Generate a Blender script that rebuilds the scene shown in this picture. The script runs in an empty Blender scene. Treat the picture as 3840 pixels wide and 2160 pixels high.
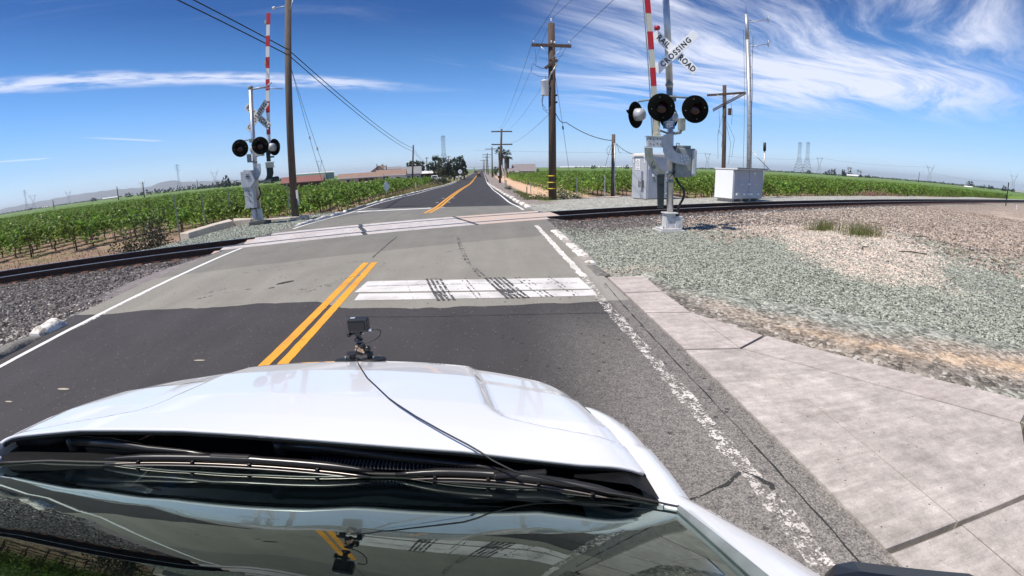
import bpy, math, random
import numpy as np
from mathutils import Matrix, Vector
R = math.radians
random.seed(7); rng = np.random.default_rng(7)
scene = bpy.context.scene
COL = scene.collection

# ------------------------------------------------------------------ camera: a wide action camera lens on the car roof
cam = bpy.data.cameras.new("camera"); camo = bpy.data.objects.new("camera", cam); COL.objects.link(camo)
cam.type = 'PANO'; cam.panorama_type = 'FISHEYE_LENS_POLYNOMIAL'
cam.sensor_fit = 'HORIZONTAL'; cam.sensor_width = 36.0; cam.sensor_height = 20.25
cam.fisheye_fov = R(170)
cam.fisheye_polynomial_k0 = 0.0
cam.fisheye_polynomial_k1 = -6.37255545e-02
cam.fisheye_polynomial_k2 = 7.16834959e-05
cam.fisheye_polynomial_k3 = 2.74200657e-05
cam.fisheye_polynomial_k4 = -4.98013864e-07
cam.clip_start = 0.02; cam.clip_end = 12000
rot = Matrix(((0.9976447979843025, 0.03817242795251841, -0.056988795381811876),
              (-0.0650054895424253, 0.2610336003436788, -0.9631384873531772),
              (-0.021889344079023158, 0.964574686188595, 0.26290023084806097)))
camo.matrix_world = Matrix.Translation((0, 0, 1.9)) @ rot.to_4x4()
scene.camera = camo

# ------------------------------------------------------------------ light
SUN_EL, SUN_AZ = 61.0, 245.5            # azimuth clockwise from +Y
w = bpy.data.worlds.new("World"); scene.world = w; w.use_nodes = True
wt = w.node_tree; wt.nodes.clear()
def wn(t, **k):
    n = wt.nodes.new(t)
    for a, b in k.items(): setattr(n, a, b)
    return n
def wm(op, a, b=None, c=None):
    n = wn('ShaderNodeMath', operation=op)
    for i, v in enumerate((a, b, c)):
        if v is None: continue
        if isinstance(v, (int, float)): n.inputs[i].default_value = v
        else: wt.links.new(v, n.inputs[i])
    return n.outputs[0]
def wss(v, a, b):
    n = wn('ShaderNodeMapRange', interpolation_type='SMOOTHSTEP')
    wt.links.new(v, n.inputs[0]); n.inputs[1].default_value = a; n.inputs[2].default_value = b
    return n.outputs[0]
def wnoise(vec, scale, detail=4, rough=.5, dist=0.0):
    n = wn('ShaderNodeTexNoise'); wt.links.new(vec, n.inputs['Vector'])
    n.inputs['Scale'].default_value = scale; n.inputs['Detail'].default_value = detail
    n.inputs['Roughness'].default_value = rough; n.inputs['Distortion'].default_value = dist
    return n.outputs[0]
def wcomb(x, y, z=0.0):
    n = wn('ShaderNodeCombineXYZ')
    for i, v in enumerate((x, y, z)):
        if isinstance(v, (int, float)): n.inputs[i].default_value = v
        else: wt.links.new(v, n.inputs[i])
    return n.outputs[0]
sky = wn('ShaderNodeTexSky', sky_type='NISHITA'); sky.sun_disc = False
sky.sun_elevation = R(SUN_EL); sky.sun_rotation = R(SUN_AZ)
sky.altitude = 0; sky.air_density = 0.95; sky.dust_density = 0.35; sky.ozone_density = 3.4
tc = wn('ShaderNodeTexCoord'); sx = wn('ShaderNodeSeparateXYZ'); wt.links.new(tc.outputs['Generated'], sx.inputs[0])
dx, dy, dz = sx.outputs
iz = wm('DIVIDE', 1.0, wm('MAXIMUM', dz, 0.015))
px, py = wm('MULTIPLY', dx, iz), wm('MULTIPLY', dy, iz)      # where the ray meets the cloud layer
# an old contrail, straight across the left half of the sky
ca = wm('ADD', wm('MULTIPLY', px, .737), wm('MULTIPLY', py, .676))
cp = wm('ADD', wm('MULTIPLY', px, -.676), wm('MULTIPLY', py, .737))
cw = wnoise(wcomb(ca, cp), 1.3, 5, .6)
cw2 = wnoise(wcomb(wm('MULTIPLY', ca, .6), wm('MULTIPLY', cp, 1.0)), 4.0, 6, .6)
off = wm('SUBTRACT', cp, 4.74)
off = wm('ADD', off, wm('MULTIPLY', wm('SUBTRACT', cw, .5), -.35))
lo = wss(off, .42, .0); up = wss(off, -.42, -.12)
contr = wm('MULTIPLY', wm('MULTIPLY', lo, up), wm('MULTIPLY', wss(cw2, .28, .62), wss(ca, 3.6, 1.9)))
contr = wm('MULTIPLY', contr, .9)
# thin contrail scraps low at the left
def scrap(x0, y0, x1, y1, wd):
    L = math.hypot(x1 - x0, y1 - y0); ux, uy = (x1 - x0) / L, (y1 - y0) / L
    a = wm('ADD', wm('MULTIPLY', wm('SUBTRACT', px, x0), ux), wm('MULTIPLY', wm('SUBTRACT', py, y0), uy))
    b = wm('ABSOLUTE', wm('ADD', wm('MULTIPLY', wm('SUBTRACT', px, x0), -uy), wm('MULTIPLY', wm('SUBTRACT', py, y0), ux)))
    m = wm('MULTIPLY', wss(b, wd, 0.0), wm('MULTIPLY', wss(a, 0, L * .5), wss(a, L, L * .85)))
    return wm('MULTIPLY', m, .55)
sc1 = scrap(-6.3, 6.0, -6.45, 8.6, .16); sc2 = scrap(-9.6, 6.2, -9.2, 8.2, .3)
# cirrus fan at the right
wx = wnoise(wcomb(px, py), .28, 2, .5); wy = wnoise(wcomb(py, px, 3.3), .28, 2, .5)
qx = wm('ADD', px, wm('MULTIPLY', wm('SUBTRACT', wx, .5), 1.6)); qy = wm('ADD', py, wm('MULTIPLY', wm('SUBTRACT', wy, .5), 1.6))
az = wm('ARCTAN2', dx, dy)
ua = wm('ADD', wm('MULTIPLY', qx, .90), wm('MULTIPLY', qy, .43)); ub = wm('ADD', wm('MULTIPLY', qx, -.43), wm('MULTIPLY', qy, .90))
st = wnoise(wcomb(wm('MULTIPLY', ua, .30), wm('MULTIPLY', ub, 1.5)), 1.0, 8, .62, .5)
st2 = wnoise(wcomb(wm('MULTIPLY', ua, .9), wm('MULTIPLY', ub, 6.0)), 1.0, 7, .66, .6)
big = wnoise(wcomb(wm('MULTIPLY', ua, .18), wm('MULTIPLY', ub, .42), 7.7), 1.0, 3, .5)
el = wm('ARCSINE', dz)
envr = wm('MULTIPLY', wss(az, .02, .42), wss(az, 1.14, .92))
envr = wm('MULTIPLY', envr, wss(el, .085, .17))
body = wm('ADD', wm('MULTIPLY', st, .62), wm('ADD', wm('MULTIPLY', st2, .22), wm('MULTIPLY', big, .30)))
cir = wm('MULTIPLY', wss(body, .47, .70), envr)
cir = wm('ADD', cir, wm('MULTIPLY', wm('MULTIPLY', wss(body, .40, .72), wss(az, .30, .70)), wm('MULTIPLY', .22, envr)))
thin = wm('MULTIPLY', wm('MULTIPLY', wss(st, .55, .78), wss(az, .62, .18)), wm('MULTIPLY', .42, wm('MULTIPLY', wss(el, .10, .15), wss(az, -.35, .0))))
thin2 = wm('MULTIPLY', wss(st, .52, .80), wm('MULTIPLY', .30, wss(el, .25, .36)))
cl = wm('MINIMUM', wm('ADD', wm('ADD', wm('ADD', contr, sc1), wm('ADD', sc2, cir)), wm('ADD', thin, thin2)), 1.0)
cl = wm('MULTIPLY', cl, wm('MULTIPLY', wss(dz, .015, .06), .86))
hz = wm('MULTIPLY', wss(dz, .16, -.02), .42)                    # milky air towards the horizon
def wmix(f, a, b):
    n = wn('ShaderNodeMix', data_type='RGBA'); wt.links.new(f, n.inputs[0])
    for i, v in ((6, a), (7, b)):
        if isinstance(v, tuple): n.inputs[i].default_value = (*v, 1)
        else: wt.links.new(v, n.inputs[i])
    return n.outputs[2]
SKYK = 0.115
skyc = wmix(hz, sky.outputs[0], (5.0, 6.1, 7.9))
rp = wn('ShaderNodeValToRGB'); wt.links.new(dz, rp.inputs[0]); K_ = 2.0
for i_, (p_, c_) in enumerate(((0.0, (1.06, 1.24, 1.50)), (.06, (.78, .98, 1.28)), (.14, (.61, .93, 1.34)), (.24, (.37, .70, 1.05)), (.32, (.20, .45, .80)), (1.0, (.16, .38, .70)))):
    e_ = rp.color_ramp.elements[0] if i_ == 0 else (rp.color_ramp.elements[-1] if i_ == 5 else rp.color_ramp.elements.new(p_))
    e_.position = p_; e_.color = (*[v / K_ for v in c_], 1)
mu = wn('ShaderNodeVectorMath', operation='MULTIPLY'); wt.links.new(skyc, mu.inputs[0]); wt.links.new(rp.outputs[0], mu.inputs[1])
sc_k = wn('ShaderNodeVectorMath', operation='SCALE'); wt.links.new(mu.outputs[0], sc_k.inputs[0]); sc_k.inputs[3].default_value = K_; skyc = sc_k.outputs[0]
skyc = wmix(cl, skyc, (7.6, 7.9, 9.2))
bg = wn('ShaderNodeBackground'); bg.inputs[1].default_value = SKYK; wt.links.new(skyc, bg.inputs[0])
wo = wn('ShaderNodeOutputWorld'); wt.links.new(bg.outputs[0], wo.inputs[0])
sun = bpy.data.lights.new("sun", 'SUN'); sun.energy = 4.9; sun.angle = R(0.5); sun.color = (1.0, .94, .855)
so = bpy.data.objects.new("sun", sun); COL.objects.link(so)
e, a = R(SUN_EL), R(SUN_AZ)
tosun = Vector((math.sin(a) * math.cos(e), math.cos(a) * math.cos(e), math.sin(e)))
so.rotation_euler = tosun.to_track_quat('Z', 'Y').to_euler(); so.location = (-40, -15, 80)
vs = scene.view_settings
vs.view_transform = 'Standard'; vs.look = 'None'; vs.gamma = 1; vs.exposure = 0.10; vs.use_curve_mapping = False
scene.cycles.max_bounces = 8; scene.cycles.transparent_max_bounces = 16
scene.cycles.use_adaptive_sampling = True
scene.cycles.use_denoising = True
try: scene.cycles.denoiser = 'OPENIMAGEDENOISE'
except Exception: pass

# ------------------------------------------------------------------ materials
def mat(name, col, rough=.6, metal=0.0, col2=None, nscale=6.0, ndetail=5, lo=.35, hi=.65, bump=0.0, bscale=40.0,
        spec=.5, coat=0.0, translucent=0.0, island=0.0, coords='Object', speck=None, stretch=None, objvar=0.0):
    m = bpy.data.materials.new(name); m.use_nodes = True
    t = m.node_tree; N = t.nodes; L = t.links
    b = N['Principled BSDF']
    b.inputs['Base Color'].default_value = (*col, 1); b.inputs['Roughness'].default_value = rough
    b.inputs['Metallic'].default_value = metal; b.inputs['Specular IOR Level'].default_value = spec
    if coat: b.inputs['Coat Weight'].default_value = coat; b.inputs['Coat Roughness'].default_value = .02
    tcn = N.new('ShaderNodeTexCoord'); vec = tcn.outputs[coords] if coords != 'World' else None
    if coords == 'World':
        g = N.new('ShaderNodeNewGeometry'); vec = g.outputs['Position']
    if stretch:
        mp = N.new('ShaderNodeMapping'); mp.inputs['Scale'].default_value = stretch; L.new(vec, mp.inputs[0]); vec = mp.outputs[0]
    cur = None
    if col2 is not None:
        n = N.new('ShaderNodeTexNoise'); n.inputs['Scale'].default_value = nscale; n.inputs['Detail'].default_value = ndetail
        n.inputs['Roughness'].default_value = .65
        L.new(vec, n.inputs['Vector'])
        mr = N.new('ShaderNodeMapRange'); mr.inputs[1].default_value = lo; mr.inputs[2].default_value = hi; L.new(n.outputs[0], mr.inputs[0])
        mx = N.new('ShaderNodeMix'); mx.data_type = 'RGBA'; L.new(mr.outputs[0], mx.inputs[0])
        mx.inputs[6].default_value = (*col, 1); mx.inputs[7].default_value = (*col2, 1)
        cur = mx.outputs[2]
    if island:
        g = N.new('ShaderNodeNewGeometry'); hs = N.new('ShaderNodeHueSaturation')
        mr = N.new('ShaderNodeMapRange'); mr.inputs[3].default_value = 1 - island; mr.inputs[4].default_value = 1 + island
        L.new(g.outputs['Random Per Island'], mr.inputs[0]); L.new(mr.outputs[0], hs.inputs['Value'])
        if cur: L.new(cur, hs.inputs['Color'])
        else: hs.inputs['Color'].default_value = (*col, 1)
        cur = hs.outputs[0]
    if objvar:
        oi_ = N.new('ShaderNodeObjectInfo'); hs = N.new('ShaderNodeHueSaturation')
        mr = N.new('ShaderNodeMapRange'); mr.inputs[3].default_value = 1 - objvar; mr.inputs[4].default_value = 1 + objvar; L.new(oi_.outputs['Random'], mr.inputs[0]); L.new(mr.outputs[0], hs.inputs['Value'])
        mr = N.new('ShaderNodeMapRange'); mr.inputs[3].default_value = .485; mr.inputs[4].default_value = .508; L.new(oi_.outputs['Random'], mr.inputs[0]); L.new(mr.outputs[0], hs.inputs['Hue'])
        L.new(cur, hs.inputs['Color']); cur = hs.outputs[0]
    if speck:
        sscale, samt, scol = speck
        v = N.new('ShaderNodeTexVoronoi'); v.inputs['Scale'].default_value = sscale; L.new(vec, v.inputs['Vector'])
        sp = N.new('ShaderNodeSeparateXYZ'); L.new(v.outputs['Color'], sp.inputs[0])
        mr = N.new('ShaderNodeMapRange'); mr.inputs[1].default_value = 1 - samt; mr.inputs[2].default_value = 1.0; L.new(sp.outputs[0], mr.inputs[0])
        mx = N.new('ShaderNodeMix'); mx.data_type = 'RGBA'; L.new(mr.outputs[0], mx.inputs[0])
        if cur: L.new(cur, mx.inputs[6])
        else: mx.inputs[6].default_value = (*col, 1)
        mx.inputs[7].default_value = (*scol, 1); cur = mx.outputs[2]
    if cur: L.new(cur, b.inputs['Base Color'])
    if bump:
        n = N.new('ShaderNodeTexNoise'); n.inputs['Scale'].default_value = bscale; n.inputs['Detail'].default_value = 4
        L.new(vec, n.inputs['Vector'])
        bp = N.new('ShaderNodeBump'); bp.inputs['Strength'].default_value = bump; bp.inputs['Distance'].default_value = .01
        L.new(n.outputs[0], bp.inputs['Height']); L.new(bp.outputs[0], b.inputs['Normal'])
    if translucent:
        tr = N.new('ShaderNodeBsdfTranslucent'); ms = N.new('ShaderNodeMixShader'); ms.inputs[0].default_value = translucent
        if cur: L.new(cur, tr.inputs[0])
        else: tr.inputs[0].default_value = (*col, 1)
        o = N['Material Output']; L.new(b.outputs[0], ms.inputs[1]); L.new(tr.outputs[0], ms.inputs[2]); L.new(ms.outputs[0], o.inputs[0])
    return m

def paint_mat(name, col, dirt, wear, scale=9.0, rough=.7, fine=60.0, wear2=.0):
    """road paint with holes worn through it and grime on it"""
    m = bpy.data.materials.new(name); m.use_nodes = True
    t = m.node_tree; N = t.nodes; L = t.links; b = N['Principled BSDF']; b.inputs['Roughness'].default_value = rough
    g = N.new('ShaderNodeNewGeometry')
    n1 = N.new('ShaderNodeTexNoise'); n1.inputs['Scale'].default_value = scale; n1.inputs['Detail'].default_value = 8; n1.inputs['Roughness'].default_value = .75
    n2 = N.new('ShaderNodeTexNoise'); n2.inputs['Scale'].default_value = 2.1; n2.inputs['Detail'].default_value = 5
    n3 = N.new('ShaderNodeTexNoise'); n3.inputs['Scale'].default_value = fine; n3.inputs['Detail'].default_value = 3
    for n in (n1, n2, n3): L.new(g.outputs['Position'], n.inputs['Vector'])
    mx = N.new('ShaderNodeMix'); mx.data_type = 'RGBA'
    mr0 = N.new('ShaderNodeMapRange'); mr0.inputs[1].default_value = .45; mr0.inputs[2].default_value = .8; L.new(n2.outputs[0], mr0.inputs[0])
    L.new(mr0.outputs[0], mx.inputs[0]); mx.inputs[6].default_value = (*col, 1); mx.inputs[7].default_value = (*dirt, 1)
    L.new(mx.outputs[2], b.inputs['Base Color'])
    ad = N.new('ShaderNodeMath'); ad.operation = 'MULTIPLY_ADD'; L.new(n3.outputs[0], ad.inputs[0]); ad.inputs[1].default_value = .5; L.new(n1.outputs[0], ad.inputs[2])
    mr = N.new('ShaderNodeMapRange'); mr.inputs[1].default_value = wear; mr.inputs[2].default_value = wear + .05; L.new(ad.outputs[0], mr.inputs[0])
    tr = N.new('ShaderNodeBsdfTransparent'); ms = N.new('ShaderNodeMixShader'); o = N['Material Output']
    L.new(mr.outputs[0], ms.inputs[0]); L.new(tr.outputs[0], ms.inputs[1]); L.new(b.outputs[0], ms.inputs[2]); L.new(ms.outputs[0], o.inputs[0])
    return m

# ------------------------------------------------------------------ object helpers
class MB:
    def __init__(s): s.v = []; s.f = []; s.sm = []
    def add(s, vs_, fs, smooth=False):
        o = len(s.v); s.v += [tuple(v) for v in vs_]; s.f += [tuple(i + o for i in f) for f in fs]; s.sm += [smooth] * len(fs)
    def box(s, c, size, rz=0.0, M=None):
        x, y, z = (q / 2 for q in size)
        p = [Vector((i * x, j * y, k * z)) for i in (-1, 1) for j in (-1, 1) for k in (-1, 1)]
        if rz:
            r = Matrix.Rotation(rz, 3, 'Z'); p = [r @ q for q in p]
        if M is not None: p = [M @ q for q in p]
        p = [q + Vector(c) for q in p]
        s.add(p, [(0, 1, 3, 2), (4, 6, 7, 5), (0, 4, 5, 1), (2, 3, 7, 6), (0, 2, 6, 4), (1, 5, 7, 3)])
    def bbox(s, a, b): s.box([(a[i] + b[i]) / 2 for i in range(3)], [abs(b[i] - a[i]) for i in range(3)])
    def cyl(s, p0, p1, r0, r1=None, n=12, caps=True, smooth=True):
        r1 = r0 if r1 is None else r1
        p0, p1 = Vector(p0), Vector(p1); d = (p1 - p0)
        if d.length < 1e-9: return
        d.normalize(); u = d.orthogonal().normalized(); v = d.cross(u)
        o = len(s.v); ring = []
        for p, r in ((p0, r0), (p1, r1)):
            for i in range(n):
                a_ = 2 * math.pi * i / n; s.v.append(tuple(p + (u * math.cos(a_) + v * math.sin(a_)) * r))
        for i in range(n):
            j = (i + 1) % n; s.f.append((o + i, o + j, o + n + j, o + n + i)); s.sm.append(smooth)
        if caps:
            s.f.append(tuple(o + i for i in reversed(range(n)))); s.sm.append(False)
            s.f.append(tuple(o + n + i for i in range(n))); s.sm.append(False)
    def tube(s, pts, r, n=8, caps=True):
        pts = [Vector(p) for p in pts]; rs = r if isinstance(r, (list, tuple)) else [r] * len(pts)
        o = len(s.v); pu = None
        for k, p in enumerate(pts):
            d = (pts[min(k + 1, len(pts) - 1)] - pts[max(k - 1, 0)]).normalized()
            if pu is None: u = d.orthogonal().normalized()
            else:
                u = pu - d * pu.dot(d)
                u = u.normalized() if u.length > 1e-6 else d.orthogonal().normalized()
            pu = u; v = d.cross(u)
            for i in range(n):
                a_ = 2 * math.pi * i / n; s.v.append(tuple(p + (u * math.cos(a_) + v * math.sin(a_)) * rs[k]))
        for k in range(len(pts) - 1):
            for i in range(n):
                j = (i + 1) % n; s.f.append((o + k * n + i, o + k * n + j, o + (k + 1) * n + j, o + (k + 1) * n + i)); s.sm.append(True)
        if caps:
            s.f.append(tuple(o + i for i in reversed(range(n)))); s.sm.append(False)
            q = o + (len(pts) - 1) * n; s.f.append(tuple(q + i for i in range(n))); s.sm.append(False)
    def prism(s, poly, d0, d1, axis='y'):
        """poly of 2D points extruded between d0 and d1 along the axis"""
        def P(a_, b_, d): return {'y': (a_, d, b_), 'z': (a_, b_, d), 'x': (d, a_, b_)}[axis]
        n = len(poly); o = len(s.v)
        s.v += [P(a_, b_, d0) for a_, b_ in poly] + [P(a_, b_, d1) for a_, b_ in poly]
        s.f.append(tuple(o + i for i in range(n))); s.f.append(tuple(o + n + i for i in reversed(range(n)))); s.sm += [False, False]
        for i in range(n):
            j = (i + 1) % n; s.f.append((o + i, o + n + i, o + n + j, o + j)); s.sm.append(False)
    def lathe(s, prof, c=(0, 0, 0), axis=(0, 0, 1), n=24, smooth=True):
        """prof: (radius, along axis) pairs"""
        d = Vector(axis).normalized(); u = d.orthogonal().normalized(); v = d.cross(u); c = Vector(c); o = len(s.v)
        for r, h in prof:
            for i in range(n):
                a_ = 2 * math.pi * i / n; s.v.append(tuple(c + d * h + (u * math.cos(a_) + v * math.sin(a_)) * max(r, 1e-4)))
        for k in range(len(prof) - 1):
            for i in range(n):
                j = (i + 1) % n; s.f.append((o + k * n + i, o + k * n + j, o + (k + 1) * n + j, o + (k + 1) * n + i)); s.sm.append(smooth)
    def mesh(s, name, m):
        me = bpy.data.meshes.new(name); me.from_pydata(s.v, [], s.f); me.materials.append(m)
        me.polygons.foreach_set('use_smooth', s.sm); me.update(); return me
    def build(s, name, m, parent=None, bevel=0.0):
        o = bpy.data.objects.new(name, s.mesh(name, m)); COL.objects.link(o)
        if parent: o.parent = parent
        if bevel:
            b = o.modifiers.new('b', 'BEVEL'); b.width = bevel; b.segments = 2; b.limit_method = 'ANGLE'; b.angle_limit = R(50)
        return o
def tag(o, label=None, cat=None, group=None, kind=None):
    if label: o['label'] = label
    if cat: o['category'] = cat
    if group: o['group'] = group
    if kind: o['kind'] = kind
    return o
def empty(name, loc=(0, 0, 0), label=None, cat=None, group=None, rz=0.0, kind=None):
    o = bpy.data.objects.new(name, None); COL.objects.link(o); o.location = loc; o.rotation_euler = (0, 0, rz)
    o.empty_display_size = .2
    return tag(o, label, cat, group, kind)
def npmesh(name, V, F, m, smooth=False, parent=None):
    """V (n,3), F (m,k) arrays to an object, fast"""
    V = np.asarray(V, np.float32); F = np.asarray(F, np.int32); k = F.shape[1]
    me = bpy.data.meshes.new(name); me.vertices.add(len(V)); me.vertices.foreach_set('co', V.ravel())
    me.loops.add(F.size); me.loops.foreach_set('vertex_index', F.ravel())
    me.polygons.add(len(F)); me.polygons.foreach_set('loop_start', np.arange(len(F), dtype=np.int32) * k)
    try: me.polygons.foreach_set('loop_total', np.full(len(F), k, np.int32))
    except Exception: pass
    me.polygons.foreach_set('use_smooth', np.full(len(F), smooth, bool))
    me.materials.append(m); me.update(calc_edges=True); me.validate()
    o = bpy.data.objects.new(name, me); COL.objects.link(o)
    if parent: o.parent = parent
    return o
def copy_tree(o, parent=None):
    c = o.copy(); COL.objects.link(c)
    if parent is not None: c.parent = parent
    for ch in list(o.children): copy_tree(ch, c)
    return c
def text(body, size, m, parent, M, name='lettering', offset=0.0, extrude=.001, sp=1.0, ax='CENTER', xs=1.0):
    cu = bpy.data.curves.new(name, 'FONT'); cu.body = body; cu.size = size; cu.extrude = extrude; cu.offset = offset
    cu.align_x = ax; cu.align_y = 'CENTER'; cu.space_character = sp; cu.resolution_u = 3
    cu.materials.append(m); o = bpy.data.objects.new(name, cu); COL.objects.link(o); o.parent = parent
    me = bpy.data.meshes.new_from_object(o); me.name = name; bpy.data.objects.remove(o)
    if not me.materials: me.materials.append(m)
    o = bpy.data.objects.new(name, me); COL.objects.link(o); o.parent = parent
    o.matrix_local = M @ Matrix.Diagonal((xs, 1, 1, 1)); return o
def facing(x, y, z, rz=0.0, roll=0.0):
    """a frame whose local XY plane stands upright and faces -Y (turned by rz), rolled in its own plane"""
    return Matrix.Translation((x, y, z)) @ Matrix.Rotation(rz, 4, 'Z') @ Matrix.Rotation(R(90), 4, 'X') @ Matrix.Rotation(roll, 4, 'Z')

# ------------------------------------------------------------------ lie of the land
PHI = 0.373185261; SP, CP = math.sin(PHI), math.cos(PHI); TC = 14.405
def ss(v, a, b):
    q = np.clip((np.asarray(v, float) - a) / (b - a), 0, 1); return q * q * (3 - 2 * q)
def tk(x, y): return -np.asarray(x, float) * SP + np.asarray(y, float) * CP - TC       # distance beyond the track's centre
def st_xy(s, t): return (s * CP - (t + TC) * SP, s * SP + (t + TC) * CP)
def zroad(x, y):
    t = tk(x, y); return 0.19 * (1 - ss(np.abs(t), 1.6, 9.6)) - 0.9 * ss(y, 24, 99)
def xl(y): return -6.95 + .75 * ss(y, 30, 45)       # road edges
def xr(y): return 2.07 - .25 * ss(y, 14, 20) - .55 * ss(y, 24, 45)
def vnoise(x, y, s, seed=0):
    x = np.asarray(x, float) / s + 1000.3; y = np.asarray(y, float) / s + 1000.7
    xi, yi = np.floor(x).astype(np.int64), np.floor(y).astype(np.int64); fx, fy = x - xi, y - yi
    fx, fy = fx * fx * (3 - 2 * fx), fy * fy * (3 - 2 * fy)
    def h(a_, b_):
        q = (a_ * 374761393 + b_ * 668265263 + seed * 144665) & 0x7fffffff
        q = ((q ^ (q >> 13)) * 1274126177) & 0x7fffffff
        return ((q ^ (q >> 16)) & 0xffff) / 65535.0
    return (h(xi, yi) * (1 - fx) + h(xi + 1, yi) * fx) * (1 - fy) + (h(xi, yi + 1) * (1 - fx) + h(xi + 1, yi + 1) * fx) * fy
def fbm(x, y, s, seed=0, n=4):
    r = 0; a_ = .5
    for k in range(n): r = r + a_ * vnoise(x, y, s / 2 ** k, seed + k); a_ *= .5
    return r / .9375
def ground(x, y):
    x, y = np.asarray(x, float), np.asarray(y, float); t = tk(x, y)
    off = np.zeros_like(t)
    # beyond the track: a gravel pad, then down to the vineyards
    tl = np.where(x < -11.4, 2.2, 10.0); tr = np.where(x > 12.5, 5.6, 9.4)
    te = np.where(x < -2, tl, tr)
    drop = ss(t, te, te + 4.0)
    off = off - .8 * drop - .35 * ss(y, 45, 110) * drop
    off = off + (fbm(x, y, 3.0, 3) - .5) * .10 * ss(np.abs(t), 1.8, 3.5)
    off = off + .22 * np.exp(-(((x - 12.5) / 3.2) ** 2 + ((y - 11.2) / 2.6) ** 2)) + (fbm(x, y, 1.7, 13) - .5) * .09 * ss(-t, 3, 6)
    rd = zroad(x, y) - .028
    d = np.maximum(xl(y) - x, x - xr(y))
    wd = 1.2 + 3.0 * ss(y, 24, 40)
    k = ss(d, 0.0, wd)
    z = rd * (1 - k) + off * k
    z = z + (fbm(x, y, .5, 9, 3) - .5) * .035 * ss(d, .05, .5)
    # bed of the pavement slabs
    xo = np.interp(-y, [-7.34, -5.31, -4.35, -3.24, -2.15, -1.2, 1.7], [2.76, 2.70, 3.20, 4.02, 4.95, 8.0, 8.0]); pv_ = (x > 1.9) & (y < 7.45) & (y > -8)
    z = np.where(pv_ & (x < xo + .30), np.minimum(z, .010), z); z = np.where(pv_ & (x < xo - .02), -.05, z)
    # trough under the crossing panels and rails
    inroad = (d < .15)
    z = np.where(inroad & (np.abs(t) < 1.5), -.03, z)
    return z
def gz(x, y): return float(ground(x, y))
# ------------------------------------------------------------------ terrain
def axis(lo, hi, step, far_lo, far_hi, g=1.13):
    a_ = list(np.arange(lo, hi + 1e-6, step)); q = step; v = hi
    while v < far_hi: q *= g; v += q; a_.append(v)
    q = step; v = lo; b_ = []
    while v > far_lo: q *= g; v -= q; b_.append(v)
    return np.array(b_[::-1] + a_)
gx = axis(-13, 15, .13, -5600, 5600, 1.10); gy = axis(0.5, 20, .13, -400, 5600, 1.085)
X, Y = np.meshgrid(gx, gy, indexing='xy'); Z = ground(X, Y); T = tk(X, Y)
nx, ny = len(gx), len(gy)
idx = np.arange(nx * ny).reshape(ny, nx)
F = np.stack([idx[:-1, :-1], idx[:-1, 1:], idx[1:, 1:], idx[1:, :-1]], -1).reshape(-1, 4)
wob = (fbm(X, Y, 1.3, 21) - .5) * 1.6; wob2 = (fbm(X, Y, .35, 31) - .5)
def lerp(A, c, k): return A * (1 - k[..., None]) + np.array(c) * k[..., None]
def polysd(x, y, P):
    d = np.full(x.shape, 1e9); ins = np.zeros(x.shape, bool); n = len(P)
    for i in range(n):
        (ax_, ay_), (bx_, by_) = P[i], P[(i + 1) % n]; ex, ey = bx_ - ax_, by_ - ay_
        q = np.clip(((x - ax_) * ex + (y - ay_) * ey) / (ex * ex + ey * ey), 0, 1)
        d = np.minimum(d, np.hypot(x - ax_ - q * ex, y - ay_ - q * ey))
        c = ((ay_ > y) != (by_ > y)) & (x < ex * (y - ay_) / (by_ - ay_ + 1e-12) + ax_); ins ^= c
    return np.where(ins, -d, d)
def linesd(x, y, P):
    d = np.full(x.shape, 1e9)
    for (ax_, ay_), (bx_, by_) in zip(P[:-1], P[1:]):
        ex, ey = bx_ - ax_, by_ - ay_; q = np.clip(((x - ax_) * ex + (y - ay_) * ey) / (ex * ex + ey * ey), 0, 1)
        d = np.minimum(d, np.hypot(x - ax_ - q * ex, y - ay_ - q * ey))
    return d
SAGE, PALE, DARK = (.275, .285, .235), (.62, .515, .43), (.135, .117, .108)
BROWN, SOIL, DIRT = (.30, .245, .195), (.255, .165, .118), (.60, .40, .25)
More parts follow.
